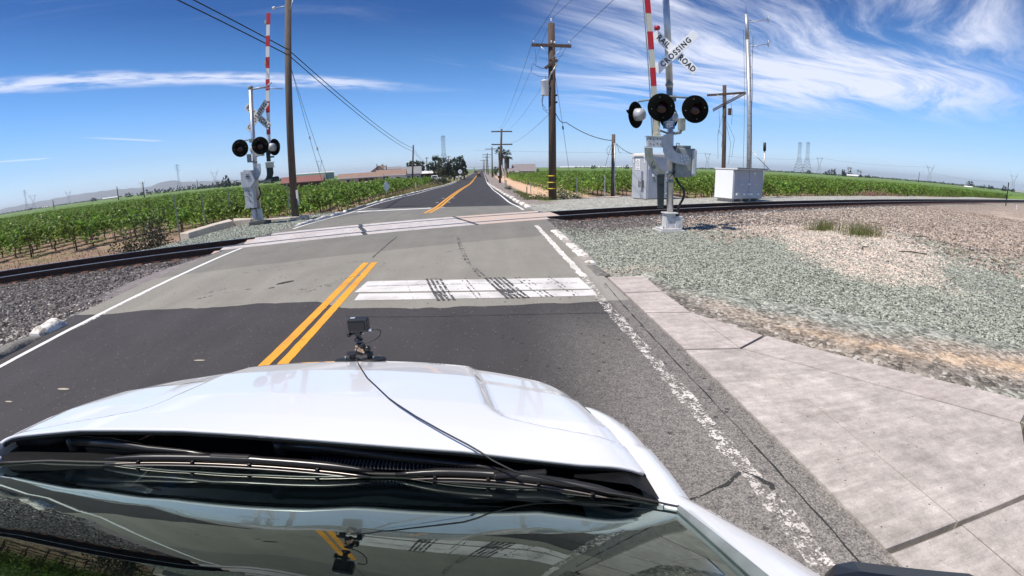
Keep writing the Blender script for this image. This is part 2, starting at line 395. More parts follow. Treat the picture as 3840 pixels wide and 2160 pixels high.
def zones(X, Y, T, wob, wob2):
    C = np.zeros(X.shape + (3,)) + np.array(SOIL); G = np.full(X.shape, .35)
    def put(c, k, g):
        nonlocal C, G
        C = lerp(C, c, k); G = G * (1 - k) + g * k
    far = ss(np.hypot(X, Y), 120, 400)
    put((.13, .17, .06), far, .2)
    sc_ = fbm(X, Y, 5, 41)
    put((.32, .215, .155), ss(sc_, .45, .75) * (1 - far), .3)
    # vineyard floor weeds
    put((.16, .17, .06), ss(fbm(X, Y, 1.1, 47), .58, .72) * ss(T, 9, 13) * (1 - far) * .8, .3)
    # beyond the track, right: gravel pad, then pale dirt road and mauve verge
    k = (X > 1.5) & (T > 1.3) & (T < np.where(X > 12.5, 6.0, 9.3) + wob * .6); put((.36, .355, .31), k * 1.0, .9)
    k = ss(X, 3.2, 4.6) * ss(X, 10.6, 9.2) * ss(T, 10.0, 12.0) * ss(Y, 190, 150); put((.66, .44, .29), k, .15)
    k = ss(X, 4.6, 3.6) * (X > .5) * ss(T, 5.6, 7.2); put((.27, .225, .205), k, .6)
    k = ss(X, 4.9, 4.2) * ss(X, 3.0, 3.5) * ss(T, 7, 9) * ss(Y, 60, 40) * ss(fbm(X, Y, 1.0, 51), .4, .6); put((.13, .18, .05), k, .3)
    # beyond the track, left: pad of sage gravel, grass verge, scrub
    k = (X < -6) & (X > -12.2 + wob * .2) & (T > 1.3) & (T < 10.5); put((.30, .305, .27), k * 1.0, 1.0)
    k = (X < -6) * (X > -10.6) * ss(T, 11, 13) * ss(Y, 300, 200); put((.20, .20, .075), k * ss(fbm(X, Y, .8, 55), .25, .5), .3)
    # near side: sage gravel at the right
    near = (T < 1.2)
    put(SAGE, near * 1.0, 1.0)
    put((.31, .31, .27), near * ss(fbm(X, Y, 2.2, 71), .5, .8) * .6, 1.0)
    k = near * ss(T + wob * .7, -3.9 - ss(X, 6, 14) * 3.2, -3.1 - ss(X, 6, 14) * 3.0); put(DARK, k, 1.15)
    k = near * ss(X + wob * 1.6 + (T + 8) * .35, 11.5, 14.5); put(BROWN, k, 1.0)
    k = near * ss(X + wob * 1.6 + (T + 9) * .9, 14, 20) * ss(T, -4, -6); put((.36, .28, .22), k * .8, .9)
    sd = polysd(X, Y, [(7.3, 13.1), (8.4, 11.6), (7.9, 10.4), (7.3, 8.6), (6.6, 6.6), (8.5, 6.0), (10.4, 7.4), (11.6, 9.0), (12.6, 11.3), (12.1, 12.6), (11.3, 13.4), (9.0, 13.6)])
    put(PALE, near * ss(sd + wob * 1.1 + wob2 * 1.2, .55, -.35) * (.55 + .45 * ss(fbm(X, Y, .7, 77), .35, .6)), 1.25)
    put(SAGE, near * ss(polysd(X, Y, [(9.3, 9.0), (10.6, 9.6), (11.4, 10.9), (10.6, 10.5)]) + wob2 * .8, .2, -.2), 1.0)
    ld = linesd(X, Y, [(2.35, 6.0), (2.9, 5.0), (3.6, 4.25), (4.6, 3.4), (6.0, 2.6), (8.5, 1.6)])
    put((.30, .26, .215), near * (X > 2) * ss(ld + wob2 * .4, .9, .3), .8)
    put((.40, .32, .245), near * (X > 2) * ss(ld + wob * .35 + wob2 * .6, .75, .20) * ss(X + wob, 2.6, 3.6) * .85, .85)
    put((.56, .395, .255), near * (X > 2) * ss(ld + wob * .30 + wob2 * .5, .36, .02) * ss(X + wob, 3.0, 4.2) * ss(fbm(X, Y, .9, 83), .25, .5), .35)
    put((.17, .155, .14), near * (X > 2) * ss(ld - .1, .0, -.1) * 0, .5)
    ld = linesd(X, Y, [(2.75, 7.2), (2.76, 5.4), (3.3, 4.45), (4.2, 3.4), (5.2, 2.4)])
    put((.20, .18, .155), near * (X > 2) * ss(ld + wob2 * .5, .30, .08) * .8, .9)
    k = near * ss(np.hypot((X - 2.75) / 1.0, (Y - 7.9) / .35) + wob2, 1.1, .7); put((.40, .33, .27), k * .8, .3)
    put((.15, .125, .11), near * ss(np.hypot((X - 14.6) / 1.1, (Y - 9.4) / .7) + wob2 * .9, 1.1, .6), 1.1)
    put((.47, .37, .29), near * (X > 11) * ss(fbm(X, Y, 1.6, 91), .58, .70) * ss(T, -4.5, -6.0), .5)
    # near side, left: ballast, darker by the track
    L = near * (X < -6.0)
    put((.135, .122, .118), L * 1.0, 1.2)
    k = L * ss(-T + wob * .8, 5.4, 6.6) * ss(X, -7.0, -7.6); put((.29, .285, .25), k, 1.1)
    k = L * ss(polysd(X, Y, [(-6.0, 6.3), (-6.0, 11.7), (-7.2, 11.9), (-8.6, 11.3), (-9.3, 10.3), (-8.2, 9.0), (-7.3, 7.0)]) + wob2 * .5, .2, -.15); put((.21, .185, .18), k, .25)
    # track bed
    k = (np.abs(T) < 1.9) & ((X < -6.5) | (X > 2)); put((.10, .088, .083), k * 1.0, 1.2)
    return C, G
C, G = zones(X, Y, T, wob, wob2)
def ground_mat():
    m = bpy.data.materials.new("ground_surface"); m.use_nodes = True
    t = m.node_tree; N = t.nodes; L = t.links; b = N['Principled BSDF']; b.inputs['Roughness'].default_value = .95; b.inputs['Specular IOR Level'].default_value = .15
    at = N.new('ShaderNodeAttribute'); at.attribute_name = 'zone'; ag = N.new('ShaderNodeAttribute'); ag.attribute_name = 'gravel'
    g = N.new('ShaderNodeNewGeometry')
    v = N.new('ShaderNodeTexVoronoi'); v.inputs['Scale'].default_value = 22; L.new(g.outputs['Position'], v.inputs['Vector'])
    v2 = N.new('ShaderNodeTexVoronoi'); v2.inputs['Scale'].default_value = 55; L.new(g.outputs['Position'], v2.inputs['Vector'])
    v.inputs['Randomness'].default_value = 1
    s1 = N.new('ShaderNodeSeparateXYZ'); L.new(v.outputs['Color'], s1.inputs[0]); s2 = N.new('ShaderNodeSeparateXYZ'); L.new(v2.outputs['Color'], s2.inputs[0])
    n = N.new('ShaderNodeTexNoise'); n.inputs['Scale'].default_value = 3.0; n.inputs['Detail'].default_value = 8; n.inputs['Roughness'].default_value = .7; L.new(g.outputs['Position'], n.inputs['Vector'])
    def mth(op, a_, b_, c_=None):
        q = N.new('ShaderNodeMath'); q.operation = op
        for i, w_ in enumerate((a_, b_, c_)):
            if w_ is None: continue
            if isinstance(w_, (int, float)): q.inputs[i].default_value = w_
            else: L.new(w_, q.inputs[i])
        return q.outputs[0]
    v4 = N.new('ShaderNodeTexVoronoi'); v4.inputs['Scale'].default_value = 7; L.new(g.outputs['Position'], v4.inputs['Vector'])
    s4 = N.new('ShaderNodeSeparateXYZ'); L.new(v4.outputs['Color'], s4.inputs[0])
    cell = mth('ADD', mth('POWER', s1.outputs[0], 1.6), mth('MULTIPLY', s2.outputs[0], .55))       # 0..1.5
    cell = mth('MULTIPLY_ADD', cell, 1.05, .12); cell = mth('ADD', cell, mth('MULTIPLY', mth('POWER', s4.outputs[0], 1.5), .62))
    amt = mth('MULTIPLY', ag.outputs['Fac'], 1.0)
    val = mth('ADD', mth('MULTIPLY', cell, amt), mth('SUBTRACT', 1.0, amt))
    val = mth('MULTIPLY', val, mth('MULTIPLY_ADD', n.outputs[0], .9, .55))
    vm = N.new('ShaderNodeVectorMath'); vm.operation = 'SCALE'; L.new(at.outputs['Color'], vm.inputs[0]); L.new(val, vm.inputs[3])
    # a few stones off-colour
    mx = N.new('ShaderNodeMix'); mx.data_type = 'RGBA'; th = mth('MULTIPLY', mth('GREATER_THAN', s1.outputs[1], .93), mth('MULTIPLY', ag.outputs['Fac'], .8))
    L.new(th, mx.inputs[0]); L.new(vm.outputs[0], mx.inputs[6]); mx.inputs[7].default_value = (.62, .58, .52, 1)
    L.new(mx.outputs[2], b.inputs['Base Color'])
    bp = N.new('ShaderNodeBump'); bp.inputs['Distance'].default_value = .03; L.new(mth('MULTIPLY', ag.outputs['Fac'], .9), bp.inputs['Strength'])
    L.new(mth('SUBTRACT', mth('MULTIPLY', s2.outputs[0], .3), v.outputs['Distance']), bp.inputs['Height']); L.new(bp.outputs[0], b.inputs['Normal'])
    return m
terr = npmesh("ground", np.stack([X, Y, Z], -1).reshape(-1, 3), F, ground_mat(), smooth=True)
tag(terr, kind='structure')
ca_ = terr.data.color_attributes.new('zone', 'FLOAT_COLOR', 'POINT')
ca_.data.foreach_set('color', np.concatenate([C.reshape(-1, 3), np.ones((nx * ny, 1))], 1).astype(np.float32).ravel())
ga_ = terr.data.attributes.new('gravel', 'FLOAT', 'POINT'); ga_.data.foreach_set('value', G.astype(np.float32).ravel())

# ------------------------------------------------------------------ road
def road_mat(name, base, light, wearcol, sp=1.0):
    m = bpy.data.materials.new(name); m.use_nodes = True
    t = m.node_tree; N = t.nodes; L = t.links; b = N['Principled BSDF']; b.inputs['Roughness'].default_value = .82; b.inputs['Specular IOR Level'].default_value = .3
    g = N.new('ShaderNodeNewGeometry'); at = N.new('ShaderNodeAttribute'); at.attribute_name = 'wear'
    ns = []
    for sc_, de, ro in ((1.1, 6, .6), (14.0, 4, .6), (90.0, 2, .6)):
        n = N.new('ShaderNodeTexNoise'); n.inputs['Scale'].default_value = sc_; n.inputs['Detail'].default_value = de; n.inputs['Roughness'].default_value = ro
        L.new(g.outputs['Position'], n.inputs['Vector']); ns.append(n)
    mp = N.new('ShaderNodeMapping'); mp.inputs['Scale'].default_value = (2.2, .28, 1); L.new(g.outputs['Position'], mp.inputs[0])
    nl = N.new('ShaderNodeTexNoise'); nl.inputs['Scale'].default_value = 1.0; nl.inputs['Detail'].default_value = 5; L.new(mp.outputs[0], nl.inputs['Vector'])
    v = N.new('ShaderNodeTexVoronoi'); v.inputs['Scale'].default_value = 95; L.new(g.outputs['Position'], v.inputs['Vector'])
    sv = N.new('ShaderNodeSeparateXYZ'); L.new(v.outputs['Color'], sv.inputs[0])
    v3 = N.new('ShaderNodeTexVoronoi'); v3.inputs['Scale'].default_value = 11; L.new(g.outputs['Position'], v3.inputs['Vector'])
    s3 = N.new('ShaderNodeSeparateXYZ'); L.new(v3.outputs['Color'], s3.inputs[0])
    def mth(op, a_, b_=None, c_=None):
        q = N.new('ShaderNodeMath'); q.operation = op
        for i, w_ in enumerate((a_, b_, c_)):
            if w_ is None: continue
            if isinstance(w_, (int, float)): q.inputs[i].default_value = w_
            else: L.new(w_, q.inputs[i])
        return q.outputs[0]
    def mrg(v_, a_, b_, c_=0., d_=1.):
        q = N.new('ShaderNodeMapRange'); L.new(v_, q.inputs[0])
        for i, w_ in zip((1, 2, 3, 4), (a_, b_, c_, d_)): q.inputs[i].default_value = w_
        return q.outputs[0]
    def mix(f, a_, b_):
        q = N.new('ShaderNodeMix'); q.data_type = 'RGBA'; L.new(f, q.inputs[0])
        for i, w_ in ((6, a_), (7, b_)):
            if isinstance(w_, tuple): q.inputs[i].default_value = (*w_, 1)
            else: L.new(w_, q.inputs[i])
        return q.outputs[2]
    f1 = mth('ADD', mth('MULTIPLY', ns[0].outputs[0], .5), mth('MULTIPLY', nl.outputs[0], .5))
    c = mix(mrg(f1, .36, .64), base, light)
    wv = mth('MULTIPLY', at.outputs['Fac'], mrg(mth('ADD', mth('MULTIPLY', sv.outputs[0], .55), mth('MULTIPLY', ns[1].outputs[0], .6)), .12, .95))
    c = mix(wv, c, wearcol)
    k = mth('MULTIPLY', mth('GREATER_THAN', sv.outputs[1], .991), mth('GREATER_THAN', s3.outputs[0], .55))
    c = mix(mth('MULTIPLY', k, .4 * sp), c, (.42, .40, .37))
    k = mth('MULTIPLY', mth('LESS_THAN', s3.outputs[2], .035), mth('LESS_THAN', v3.outputs['Distance'], .22))
    c = mix(mth('MULTIPLY', k, .7), c, (.03, .03, .03))
    vm = N.new('ShaderNodeVectorMath'); vm.operation = 'SCALE'; L.new(c, vm.inputs[0]); L.new(mrg(ns[2].outputs[0], .3, .7, .72, 1.28), vm.inputs[3])
    L.new(vm.outputs[0], b.inputs['Base Color'])
    bp = N.new('ShaderNodeBump'); bp.inputs['Distance'].default_value = .006; bp.inputs['Strength'].default_value = .5
    L.new(mth('ADD', mth('MULTIPLY', at.outputs['Fac'], mth('MULTIPLY', v.outputs['Distance'], -1.5)), mth('MULTIPLY', ns[2].outputs[0], .6)), bp.inputs['Height']); L.new(bp.outputs[0], b.inputs['Normal'])
    return m
M_DARK = road_mat("dark_asphalt", (.043, .039, .039), (.058, .053, .053), (.36, .33, .29))
M_GREY = road_mat("grey_asphalt", (.228, .212, .178), (.282, .264, .222), (.42, .39, .35), .6)
M_STRIP = road_mat("crossing_asphalt", (.180, .169, .146), (.222, .210, .181), (.36, .34, .31), .6)
def ribbon(name, ys, xa, xb, m, dz, nxs, wear=None, ylo=None, yhi=None, parent=None):
    """a sheet between x=xa(y) and xb(y); ylo/yhi(x) bend its ends"""
    ys = np.asarray(ys, float); u = np.linspace(0, 1, nxs)
    YY = np.repeat(ys[:, None], nxs, 1); 
    XX = xa(YY) * (1 - u[None]) + xb(YY) * u[None]
    if ylo is not None or yhi is not None:
        q = (YY - ys[0]) / (ys[-1] - ys[0]); lo_ = ylo(XX) if ylo else ys[0]; hi_ = yhi(XX) if yhi else ys[-1]
        YY = lo_ * (1 - q) + hi_ * q
    ZZ = zroad(XX, YY) + dz; id_ = np.arange(YY.size).reshape(YY.shape)
    Fc = np.stack([id_[:-1, :-1], id_[:-1, 1:], id_[1:, 1:], id_[1:, :-1]], -1).reshape(-1, 4)
    o = npmesh(name, np.stack([XX, YY, ZZ], -1).reshape(-1, 3), Fc, m, smooth=True, parent=parent)
    wv = (wear(XX, YY) if wear else np.zeros(XX.shape)).astype(np.float32)
    q = o.data.attributes.new('wear', 'FLOAT', 'POINT'); q.data.foreach_set('value', wv.ravel())
    return o
def ytrack(t): return lambda x: (t + TC + np.asarray(x) * SP) / CP
def wobx(x, s, a_, seed): return (fbm(np.asarray(x), np.zeros_like(np.asarray(x)) + seed, s, seed) - .5) * a_
near_edge = lambda x: np.interp(x, [-7.2, -6.15, -5.3, -4.6, -3.6, -2.6, -2.05, -.5, 2.2], [6.0, 6.1, 6.25, 6.29, 6.44, 6.47, 6.13, 6.05, 6.08]) + wobx(x, .25, .16, 5) + wobx(x, 1.3, .14, 6)
far_edge = lambda x: 21.6 + (1.4 - np.asarray(x)) * .41
roadroot = empty("road", kind='structure')
def wearf(x, y):
    w_ = ss(x, .2, 1.5) * ss(y, 6.6, 4.5) * (.35 + .65 * ss(y, 6, 2.0)); w_ = np.maximum(w_, ss(x, 1.74, 1.80) * .85 * (y < 9))
    return w_ * .95 + .05
def yl(a_, b_, n): return np.linspace(a_, b_, n)
ribbon("near_asphalt", yl(-30, 6.1, 220), xl, xr, M_DARK, 0.0, 70, wearf, None, near_edge, roadroot)
ribbon("grey_patch", yl(6.1, 9.5, 40), xl, xr, M_GREY, 0.0, 90, wearf, near_edge, lambda x: ytrack(-4.2)(x) + wobx(x, .6, .12, 8), roadroot)
ribbon("crossing_apron", yl(9.5, 12, 20), xl, xr, M_STRIP, 0.0, 90, None, lambda x: ytrack(-4.2)(x) + wobx(x, .6, .12, 8), ytrack(-1.42), roadroot)
ribbon("far_apron", yl(15, 22, 24), xl, xr, M_STRIP, 0.0, 40, None, ytrack(1.42), far_edge, roadroot)
yy = np.concatenate([yl(21.6, 60, 60), yl(62, 200, 60), yl(205, 600, 30), yl(650, 4000, 20)])
fa_ = ribbon("far_asphalt", yy, xl, xr, M_DARK, 0.0, 24, lambda x, y: ss(x, .5, 2) * .15, None, None, roadroot)
# fix the start of the far asphalt so that it meets the slanted joint
fa = fa_.data
for v_ in fa.vertices:
    if v_.co.y < 27:
        q = (v_.co.y - 21.6) / (27 - 21.6); fe = float(far_edge(v_.co.x)); v_.co.y = fe + (27 - fe) * q; v_.co.z = float(zroad(v_.co.x, v_.co.y))
# ------------------------------------------------------------------ painted lines
P_WHITE = paint_mat("white_road_paint", (.78, .77, .74), (.60, .57, .54), .50)
P_WORN = paint_mat("worn_white_paint", (.70, .65, .59), (.46, .42, .37), .75, 12, fine=60)
P_WORN2 = paint_mat("half_worn_white_paint", (.78, .73, .67), (.55, .50, .44), .62, 10, fine=50)
P_YEL = paint_mat("yellow_road_paint", (.80, .36, .028), (.55, .25, .05), .56)
P_BAR = paint_mat("worn_stop_line_paint", (.70, .67, .63), (.40, .37, .34), .56, 8)
M_RUB = paint_mat("tyre_rubber", (.035, .035, .035), (.06, .06, .055), .66, 7, fine=30)
M_RUB2 = paint_mat("smeared_tyre_rubber", (.06, .057, .055), (.13, .125, .12), .70, 9, fine=30)
M_RUBF = paint_mat("faint_tyre_rubber", (.085, .085, .08), (.12, .12, .11), .78, 7, fine=30)
marks = empty("road_markings", kind='structure')
def line(name, pts, wd, m, dz=.004, parent=None, jag=0.0):
    """painted strip along points, lying on the road"""
    P = []
    for (x0, y0), (x1, y1) in zip(pts[:-1], pts[1:]):
        n = max(2, int(math.hypot(x1 - x0, y1 - y0) / (.12 if y0 < 24 else 1.5)))
        P += [(x0 + (x1 - x0) * i / n, y0 + (y1 - y0) * i / n) for i in range(n)]
    P.append(pts[-1]); V = []
    for i, (x, y) in enumerate(P):
        x2, y2 = P[min(i + 1, len(P) - 1)]; x1, y1 = P[max(i - 1, 0)]; L_ = math.hypot(x2 - x1, y2 - y1)
        nx_, ny_ = -(y2 - y1) / L_, (x2 - x1) / L_
        for s_ in (.5, -.5):
            w_ = wd * (s_ + random.uniform(-jag, jag)); qx, qy = x + nx_ * w_, y + ny_ * w_
            V.append((qx, qy, float(zroad(qx, qy)) + dz))
    F_ = [(2 * i, 2 * i + 1, 2 * i + 3, 2 * i + 2) for i in range(len(P) - 1)]
    return npmesh(name, V, F_, m, parent=parent or marks)
def quad(name, P, m, dz=.004, n=24, parent=None):
    """painted quad tl,tr,br,bl on the road"""
    P = [np.array(p, float) for p in P]; V = []
    for j in range(5):
        for i in range(n + 1):
            a_, b_ = i / n, j / 4; q = (P[0] * (1 - a_) + P[1] * a_) * (1 - b_) + (P[3] * (1 - a_) + P[2] * a_) * b_
            V.append((q[0], q[1], float(zroad(q[0], q[1])) + dz))
    F_ = [(j * (n + 1) + i, (j + 1) * (n + 1) + i, (j + 1) * (n + 1) + i + 1, j * (n + 1) + i + 1) for j in range(4) for i in range(n)]
    return npmesh(name, V, F_, m, parent=parent or marks)
lw = line("left_edge_line", [(-6.33, -6), (-6.35, 4.03), (-6.39, 5.2), (-6.42, 6.87), (-6.45, 8.8), (-6.54, 11.35)], .105, P_WHITE, jag=.04)
line("left_edge_line", [(-6.33, 5.4), (-6.40, 7.9)], .08, P_WORN, .003)
line("left_edge_line", [(-6.62, 15.1), (-6.78, 19.9), (-6.72, 23.1), (-6.66, 29), (-5.94, 41), (-5.95, 75), (-6.1, 115), (-6.1, 400)], .11, P_WHITE)
line("right_edge_line", [(1.66, -8), (1.65, 2.3), (1.66, 4.4), (1.66, 5.6), (1.70, 7.5)], .14, P_WORN, jag=.15)
line("right_edge_line", [(1.70, 7.5), (1.62, 10.5), (1.55, 13.3)], .13, P_WORN2, jag=.16)
line("right_edge_line", [(1.62, 18.3), (1.55, 21.2), (1.47, 23.4), (.97, 43.3), (.85, 80), (.8, 400)], .11, P_WHITE)
for nm, x0, x1 in (("yellow_line", -2.41, -2.42), ("yellow_line", -2.205, -2.24)):
    line(nm, [(x0, -8), (x0, 4.2), (x1 - .03, 8.95)], .125, P_YEL, jag=.03)
for nm, x0 in (("yellow_line", -2.46), ("yellow_line", -2.24)):
    line(nm, [(x0, 18.75), (x0 + .03, 35.7), (x0, 80), (x0, 1200)], .14, P_YEL, jag=.02)
tl, tr_, bl, br = (-2.07, 7.55), (1.60, 7.40), (-2.13, 6.91), (1.66, 6.70)
quad("stop_line", [tl, tr_, br, bl], P_BAR)
quad("stop_line", [(-2.03, 6.82), (1.66, 6.64), (1.66, 6.33), (-2.02, 6.48)], P_BAR)
quad("stop_line", [(-6.45, 23.2), (-2.62, 22.75), (-2.62, 22.3), (-6.55, 22.7)], P_WHITE)
line("paint_seam", [(-2.1, 7.23), (-.2, 7.20), (1.5, 7.06)], .012, M_RUB, .008)
def yedge(a_, x): return 7.5 - .04 * x if a_ else 6.4 - .04 * x
# tyre marks slant over the two bars
for x0, wd, m_, n_ in ((-1.04, .042, M_RUB2, 4), (-.45, .026, M_RUBF, 2), (-.02, .046, M_RUB2, 5), (.50, .034, M_RUBF, 3), (-1.40, .012, M_RUBF, 1), (1.0, .03, M_RUBF, 2)):
    for k_ in range(n_):
        xa = x0 + k_ * .078; line("tyre_mark", [(xa, 7.56 - .03 * xa), (xa + .16, 6.95), (xa + .33, 6.33)], wd, m_, .009, jag=.06)
        if n_ > 3 and k_ % 2 == 0: line("tyre_mark", [(xa + .21 - .05 * k_, 6.86), (xa + .40 - .03 * k_, 6.33)], wd * .8, m_, .010, jag=.06)
line("tyre_mark", [(-.72, 11.8), (-.60, 10.4), (-.42, 9.0), (-.1, 7.6)], .05, M_RUBF, .005, jag=.1)
line("tyre_mark", [(-.66, 11.5), (-.50, 10.0), (-.30, 8.6), (.02, 7.55)], .03, M_RUBF, .005, jag=.1)
line("tyre_mark", [(-2.95, 9.0), (-2.6, 9.05), (-2.1, 8.85), (-1.95, 8.8)], .03, M_RUBF, .008, jag=.2)
for (x0, y0) in ((-4.6, 7.0), (-4.9, 6.75), (-5.1, 6.9), (-3.1, 7.1), (-3.0, 7.0), (-3.3, 6.9), (-3.9, 9.6), (-4.2, 8.6), (-4.3, 8.8), (-4.9, 8.4), (-.9, 9.7), (-3.1, 7.9), (-2.7, 7.6)):
    line("tyre_mark", [(x0, y0), (x0 + random.uniform(.3, .6), y0 + random.uniform(.3, .5))], random.uniform(.012, .035), M_RUBF, .005, jag=.3)
# tar seams and the paved edge's dark joint
M_TAR = paint_mat("tar_seam", (.030, .028, .026), (.05, .05, .045), .60, 12, fine=60)
line("seam", [(1.86, -6), (1.86, 2), (1.86, 3.8), (1.90, 5.6), (1.96, 7.0)], .013, M_TAR, .004, jag=.5)
line("seam", [(-1.95, 5.75), (-.9, 5.66), (.1, 5.62), (1.2, 5.55), (1.7, 5.5)], .012, M_TAR, .004, jag=.6)
line("seam", [(-2.42, 9.4), (-2.36, 12.0)], .02, M_TAR, .004, jag=.4)
line("seam", [(1.0, 1.95), (1.25, 2.0), (1.45, 2.06), (1.6, 2.15)], .018, M_TAR, .005, jag=.5)
line("seam", [(1.62, 2.16), (1.68, 2.07), (1.73, 1.98), (1.72, 1.94)], .035, M_TAR, .005, jag=.5)
blot = MB()
for cx_, cy_, rx, ry, rz in ((-3.63, 7.62, .17, .05, .7), (-3.75, 7.3, .06, .02, .4)):
    ring = [(cx_ + (math.cos(q) * rx * math.cos(rz) - math.sin(q) * ry * math.sin(rz)), cy_ + math.cos(q) * rx * math.sin(rz) + math.sin(q) * ry * math.cos(rz)) for q in np.linspace(0, 2 * math.pi, 14)[:-1]]
    blot.add([(x, y, float(zroad(x, y)) + .006) for x, y in ring], [tuple(range(len(ring)))])
blot.build("oil_stain", M_TAR, marks)
M_CHIP = mat("pale_chip", (.42, .36, .28), .8)
chips = MB()
for cx_, cy_, s_ in ((-3.3, 4.35, .05), (-4.6, 3.55, .06), (-5.1, 3.2, .04), (-2.2, 6.0, .05)):
    chips.add([(cx_ + math.cos(q) * s_ * 1.6, cy_ + math.sin(q) * s_ * .4, .007) for q in np.linspace(0, 6.28, 8)[:-1]], [tuple(range(7))])
chips.build("paint_chip", M_CHIP, marks)

# lane reflectors by the far yellow lines
M_WH = mat("white_plastic", (.8, .8, .78), .5)
k_ = 0
for y in (22.6, 26.6, 30.8):
    for x in (-2.72, -2.03):
        o = MB(); o.box((0, 0, .012), (.16, .09, .02)); q = o.build("lane_reflector", M_WH, marks); q.location = (x, y, float(zroad(x, y)))

# ------------------------------------------------------------------ pavement slabs at the right
def conc(name, c1, c2, sc_=3.0):
    m = bpy.data.materials.new(name); m.use_nodes = True
    t = m.node_tree; N = t.nodes; L = t.links; b = N['Principled BSDF']; b.inputs['Roughness'].default_value = .9; b.inputs['Specular IOR Level'].default_value = .25
    g = N.new('ShaderNodeNewGeometry'); P = g.outputs['Position']
    def noi(scale, de, ro, st=None):
        n = N.new('ShaderNodeTexNoise'); n.inputs['Scale'].default_value = scale; n.inputs['Detail'].default_value = de; n.inputs['Roughness'].default_value = ro; v = P
        if st: mp = N.new('ShaderNodeMapping'); mp.inputs['Rotation'].default_value = (0, 0, .55); mp.inputs['Scale'].default_value = st; L.new(P, mp.inputs[0]); v = mp.outputs[0]
        L.new(v, n.inputs['Vector']); return n.outputs[0]
    def mrg(v_, a_, b_, c_=0., d_=1.):
        q = N.new('ShaderNodeMapRange'); L.new(v_, q.inputs[0])
        for i, w_ in zip((1, 2, 3, 4), (a_, b_, c_, d_)): q.inputs[i].default_value = w_
        return q.outputs[0]
    def mul(a_, b_):
        q = N.new('ShaderNodeMath'); q.operation = 'MULTIPLY'; L.new(a_, q.inputs[0]); L.new(b_, q.inputs[1]); return q.outputs[0]
    n1, n2, n3, n4 = noi(sc_ * .45, 9, .7), noi(1.0, 8, .75, (1.6, 11, 1)), noi(110, 3, .6), noi(9, 8, .8)
    mx = N.new('ShaderNodeMix'); mx.data_type = 'RGBA'; L.new(mrg(n1, .35, .65), mx.inputs[0]); mx.inputs[6].default_value = (*c1, 1); mx.inputs[7].default_value = (*c2, 1)
    k = mul(mul(mrg(n2, .3, .7, .72, 1.18), mrg(n3, .3, .7, .86, 1.14)), mrg(n4, .30, .66, .72, 1.12))
    v = N.new('ShaderNodeTexVoronoi'); v.inputs['Scale'].default_value = 26; L.new(P, v.inputs['Vector']); sp = N.new('ShaderNodeSeparateXYZ'); L.new(v.outputs['Color'], sp.inputs[0])
    a1, a2 = mrg(sp.outputs[0], .955, .96), mrg(v.outputs['Distance'], .22, .12); k2 = mul(a1, a2)
    vm = N.new('ShaderNodeVectorMath'); vm.operation = 'SCALE'; L.new(mx.outputs[2], vm.inputs[0]); L.new(k, vm.inputs[3])
    m2 = N.new('ShaderNodeMix'); m2.data_type = 'RGBA'; L.new(k2, m2.inputs[0]); L.new(vm.outputs[0], m2.inputs[6]); m2.inputs[7].default_value = (.10, .085, .075, 1); L.new(m2.outputs[2], b.inputs['Base Color'])
    bp = N.new('ShaderNodeBump'); bp.inputs['Strength'].default_value = .35; bp.inputs['Distance'].default_value = .006; L.new(n4, bp.inputs['Height']); L.new(bp.outputs[0], b.inputs['Normal']); return m
    return mat(name, c1, .9, 0, c2, sc_, 9, .3, .7, .25, 60, .2, speck=(80, .010, (.10, .09, .08)), coords='World')
M_CONC = conc("pavement_concrete", (.46, .395, .355), (.58, .515, .465))
M_CONC2 = conc("weathered_concrete", (.40, .355, .315), (.60, .535, .48), 4.0)
side = empty("pavement", kind='structure')
def slab(P, m=M_CONC, name="slab"):
    """slab with a proud, slightly rounded top; P counter-clockwise"""
    c = np.mean(P, 0); b = MB(); n = len(P)
    ins = [tuple(np.array(p) + (c - np.array(p)) / np.linalg.norm(c - np.array(p)) * .020) for p in P]
    z = [gz(p[0], p[1]) * 0 + max(float(zroad(2.0, p[1])), 0) for p in P]
    zt = .022 + random.uniform(-.003, .003)
    v = [(p[0], p[1], -.10) for p in ins] + [(p[0], p[1], z[i] + zt - .006) for i, p in enumerate(ins)] + \
        [(p[0] + (c[0] - p[0]) * .006, p[1] + (c[1] - p[1]) * .006, z[i] + zt) for i, p in enumerate(ins)]
    f = [tuple(2 * n + i for i in range(n))]
    for k in (0, 1): f += [(k * n + i, k * n + (i + 1) % n, (k + 1) * n + (i + 1) % n, (k + 1) * n + i) for i in range(n)]
    b.add(v, f); return b.build(name, m, side)
A0, A1, A2, A3, A4 = (2.09, 7.34), (2.09, 6.37), (2.08, 5.40), (2.07, 4.14), (2.05, 1.27)
B0, B1, B2, B3 = (2.76, 7.33), (2.71, 6.35), (2.70, 5.31), (2.70, 4.06)
K4, E3 = (2.67, 1.28), (3.20, 4.35)
slab([A0, A1, B1, B0]); slab([A1, A2, B2, B1]); slab([A2, A3, B3, B2]); slab([A3, A4, K4, B3], M_CONC2)
slab([B2, B3, E3]);
H1, H2 = (4.40, 1.93), (4.95, 2.15)
slab([B3, K4, (3.5, 1.27), H1], M_CONC2); slab([E3, B3, H1, H2, (4.02, 3.24)])
slab([A4, (2.05, -1.7), (2.67, -1.7), K4], M_CONC2); slab([K4, (2.67, -1.7), (5.2, -1.7), (3.5, 1.27)], M_CONC2)
slab([(3.5, 1.27), (5.2, -1.7), (8, -1.7), (8, .6), H1], M_CONC2); slab([H1, (8, .6), (8, 1.2), H2])
slab([A4, (2.05, -1.7), (2.05, -4), (8, -4), (8, -1.7)][1:], M_CONC2)

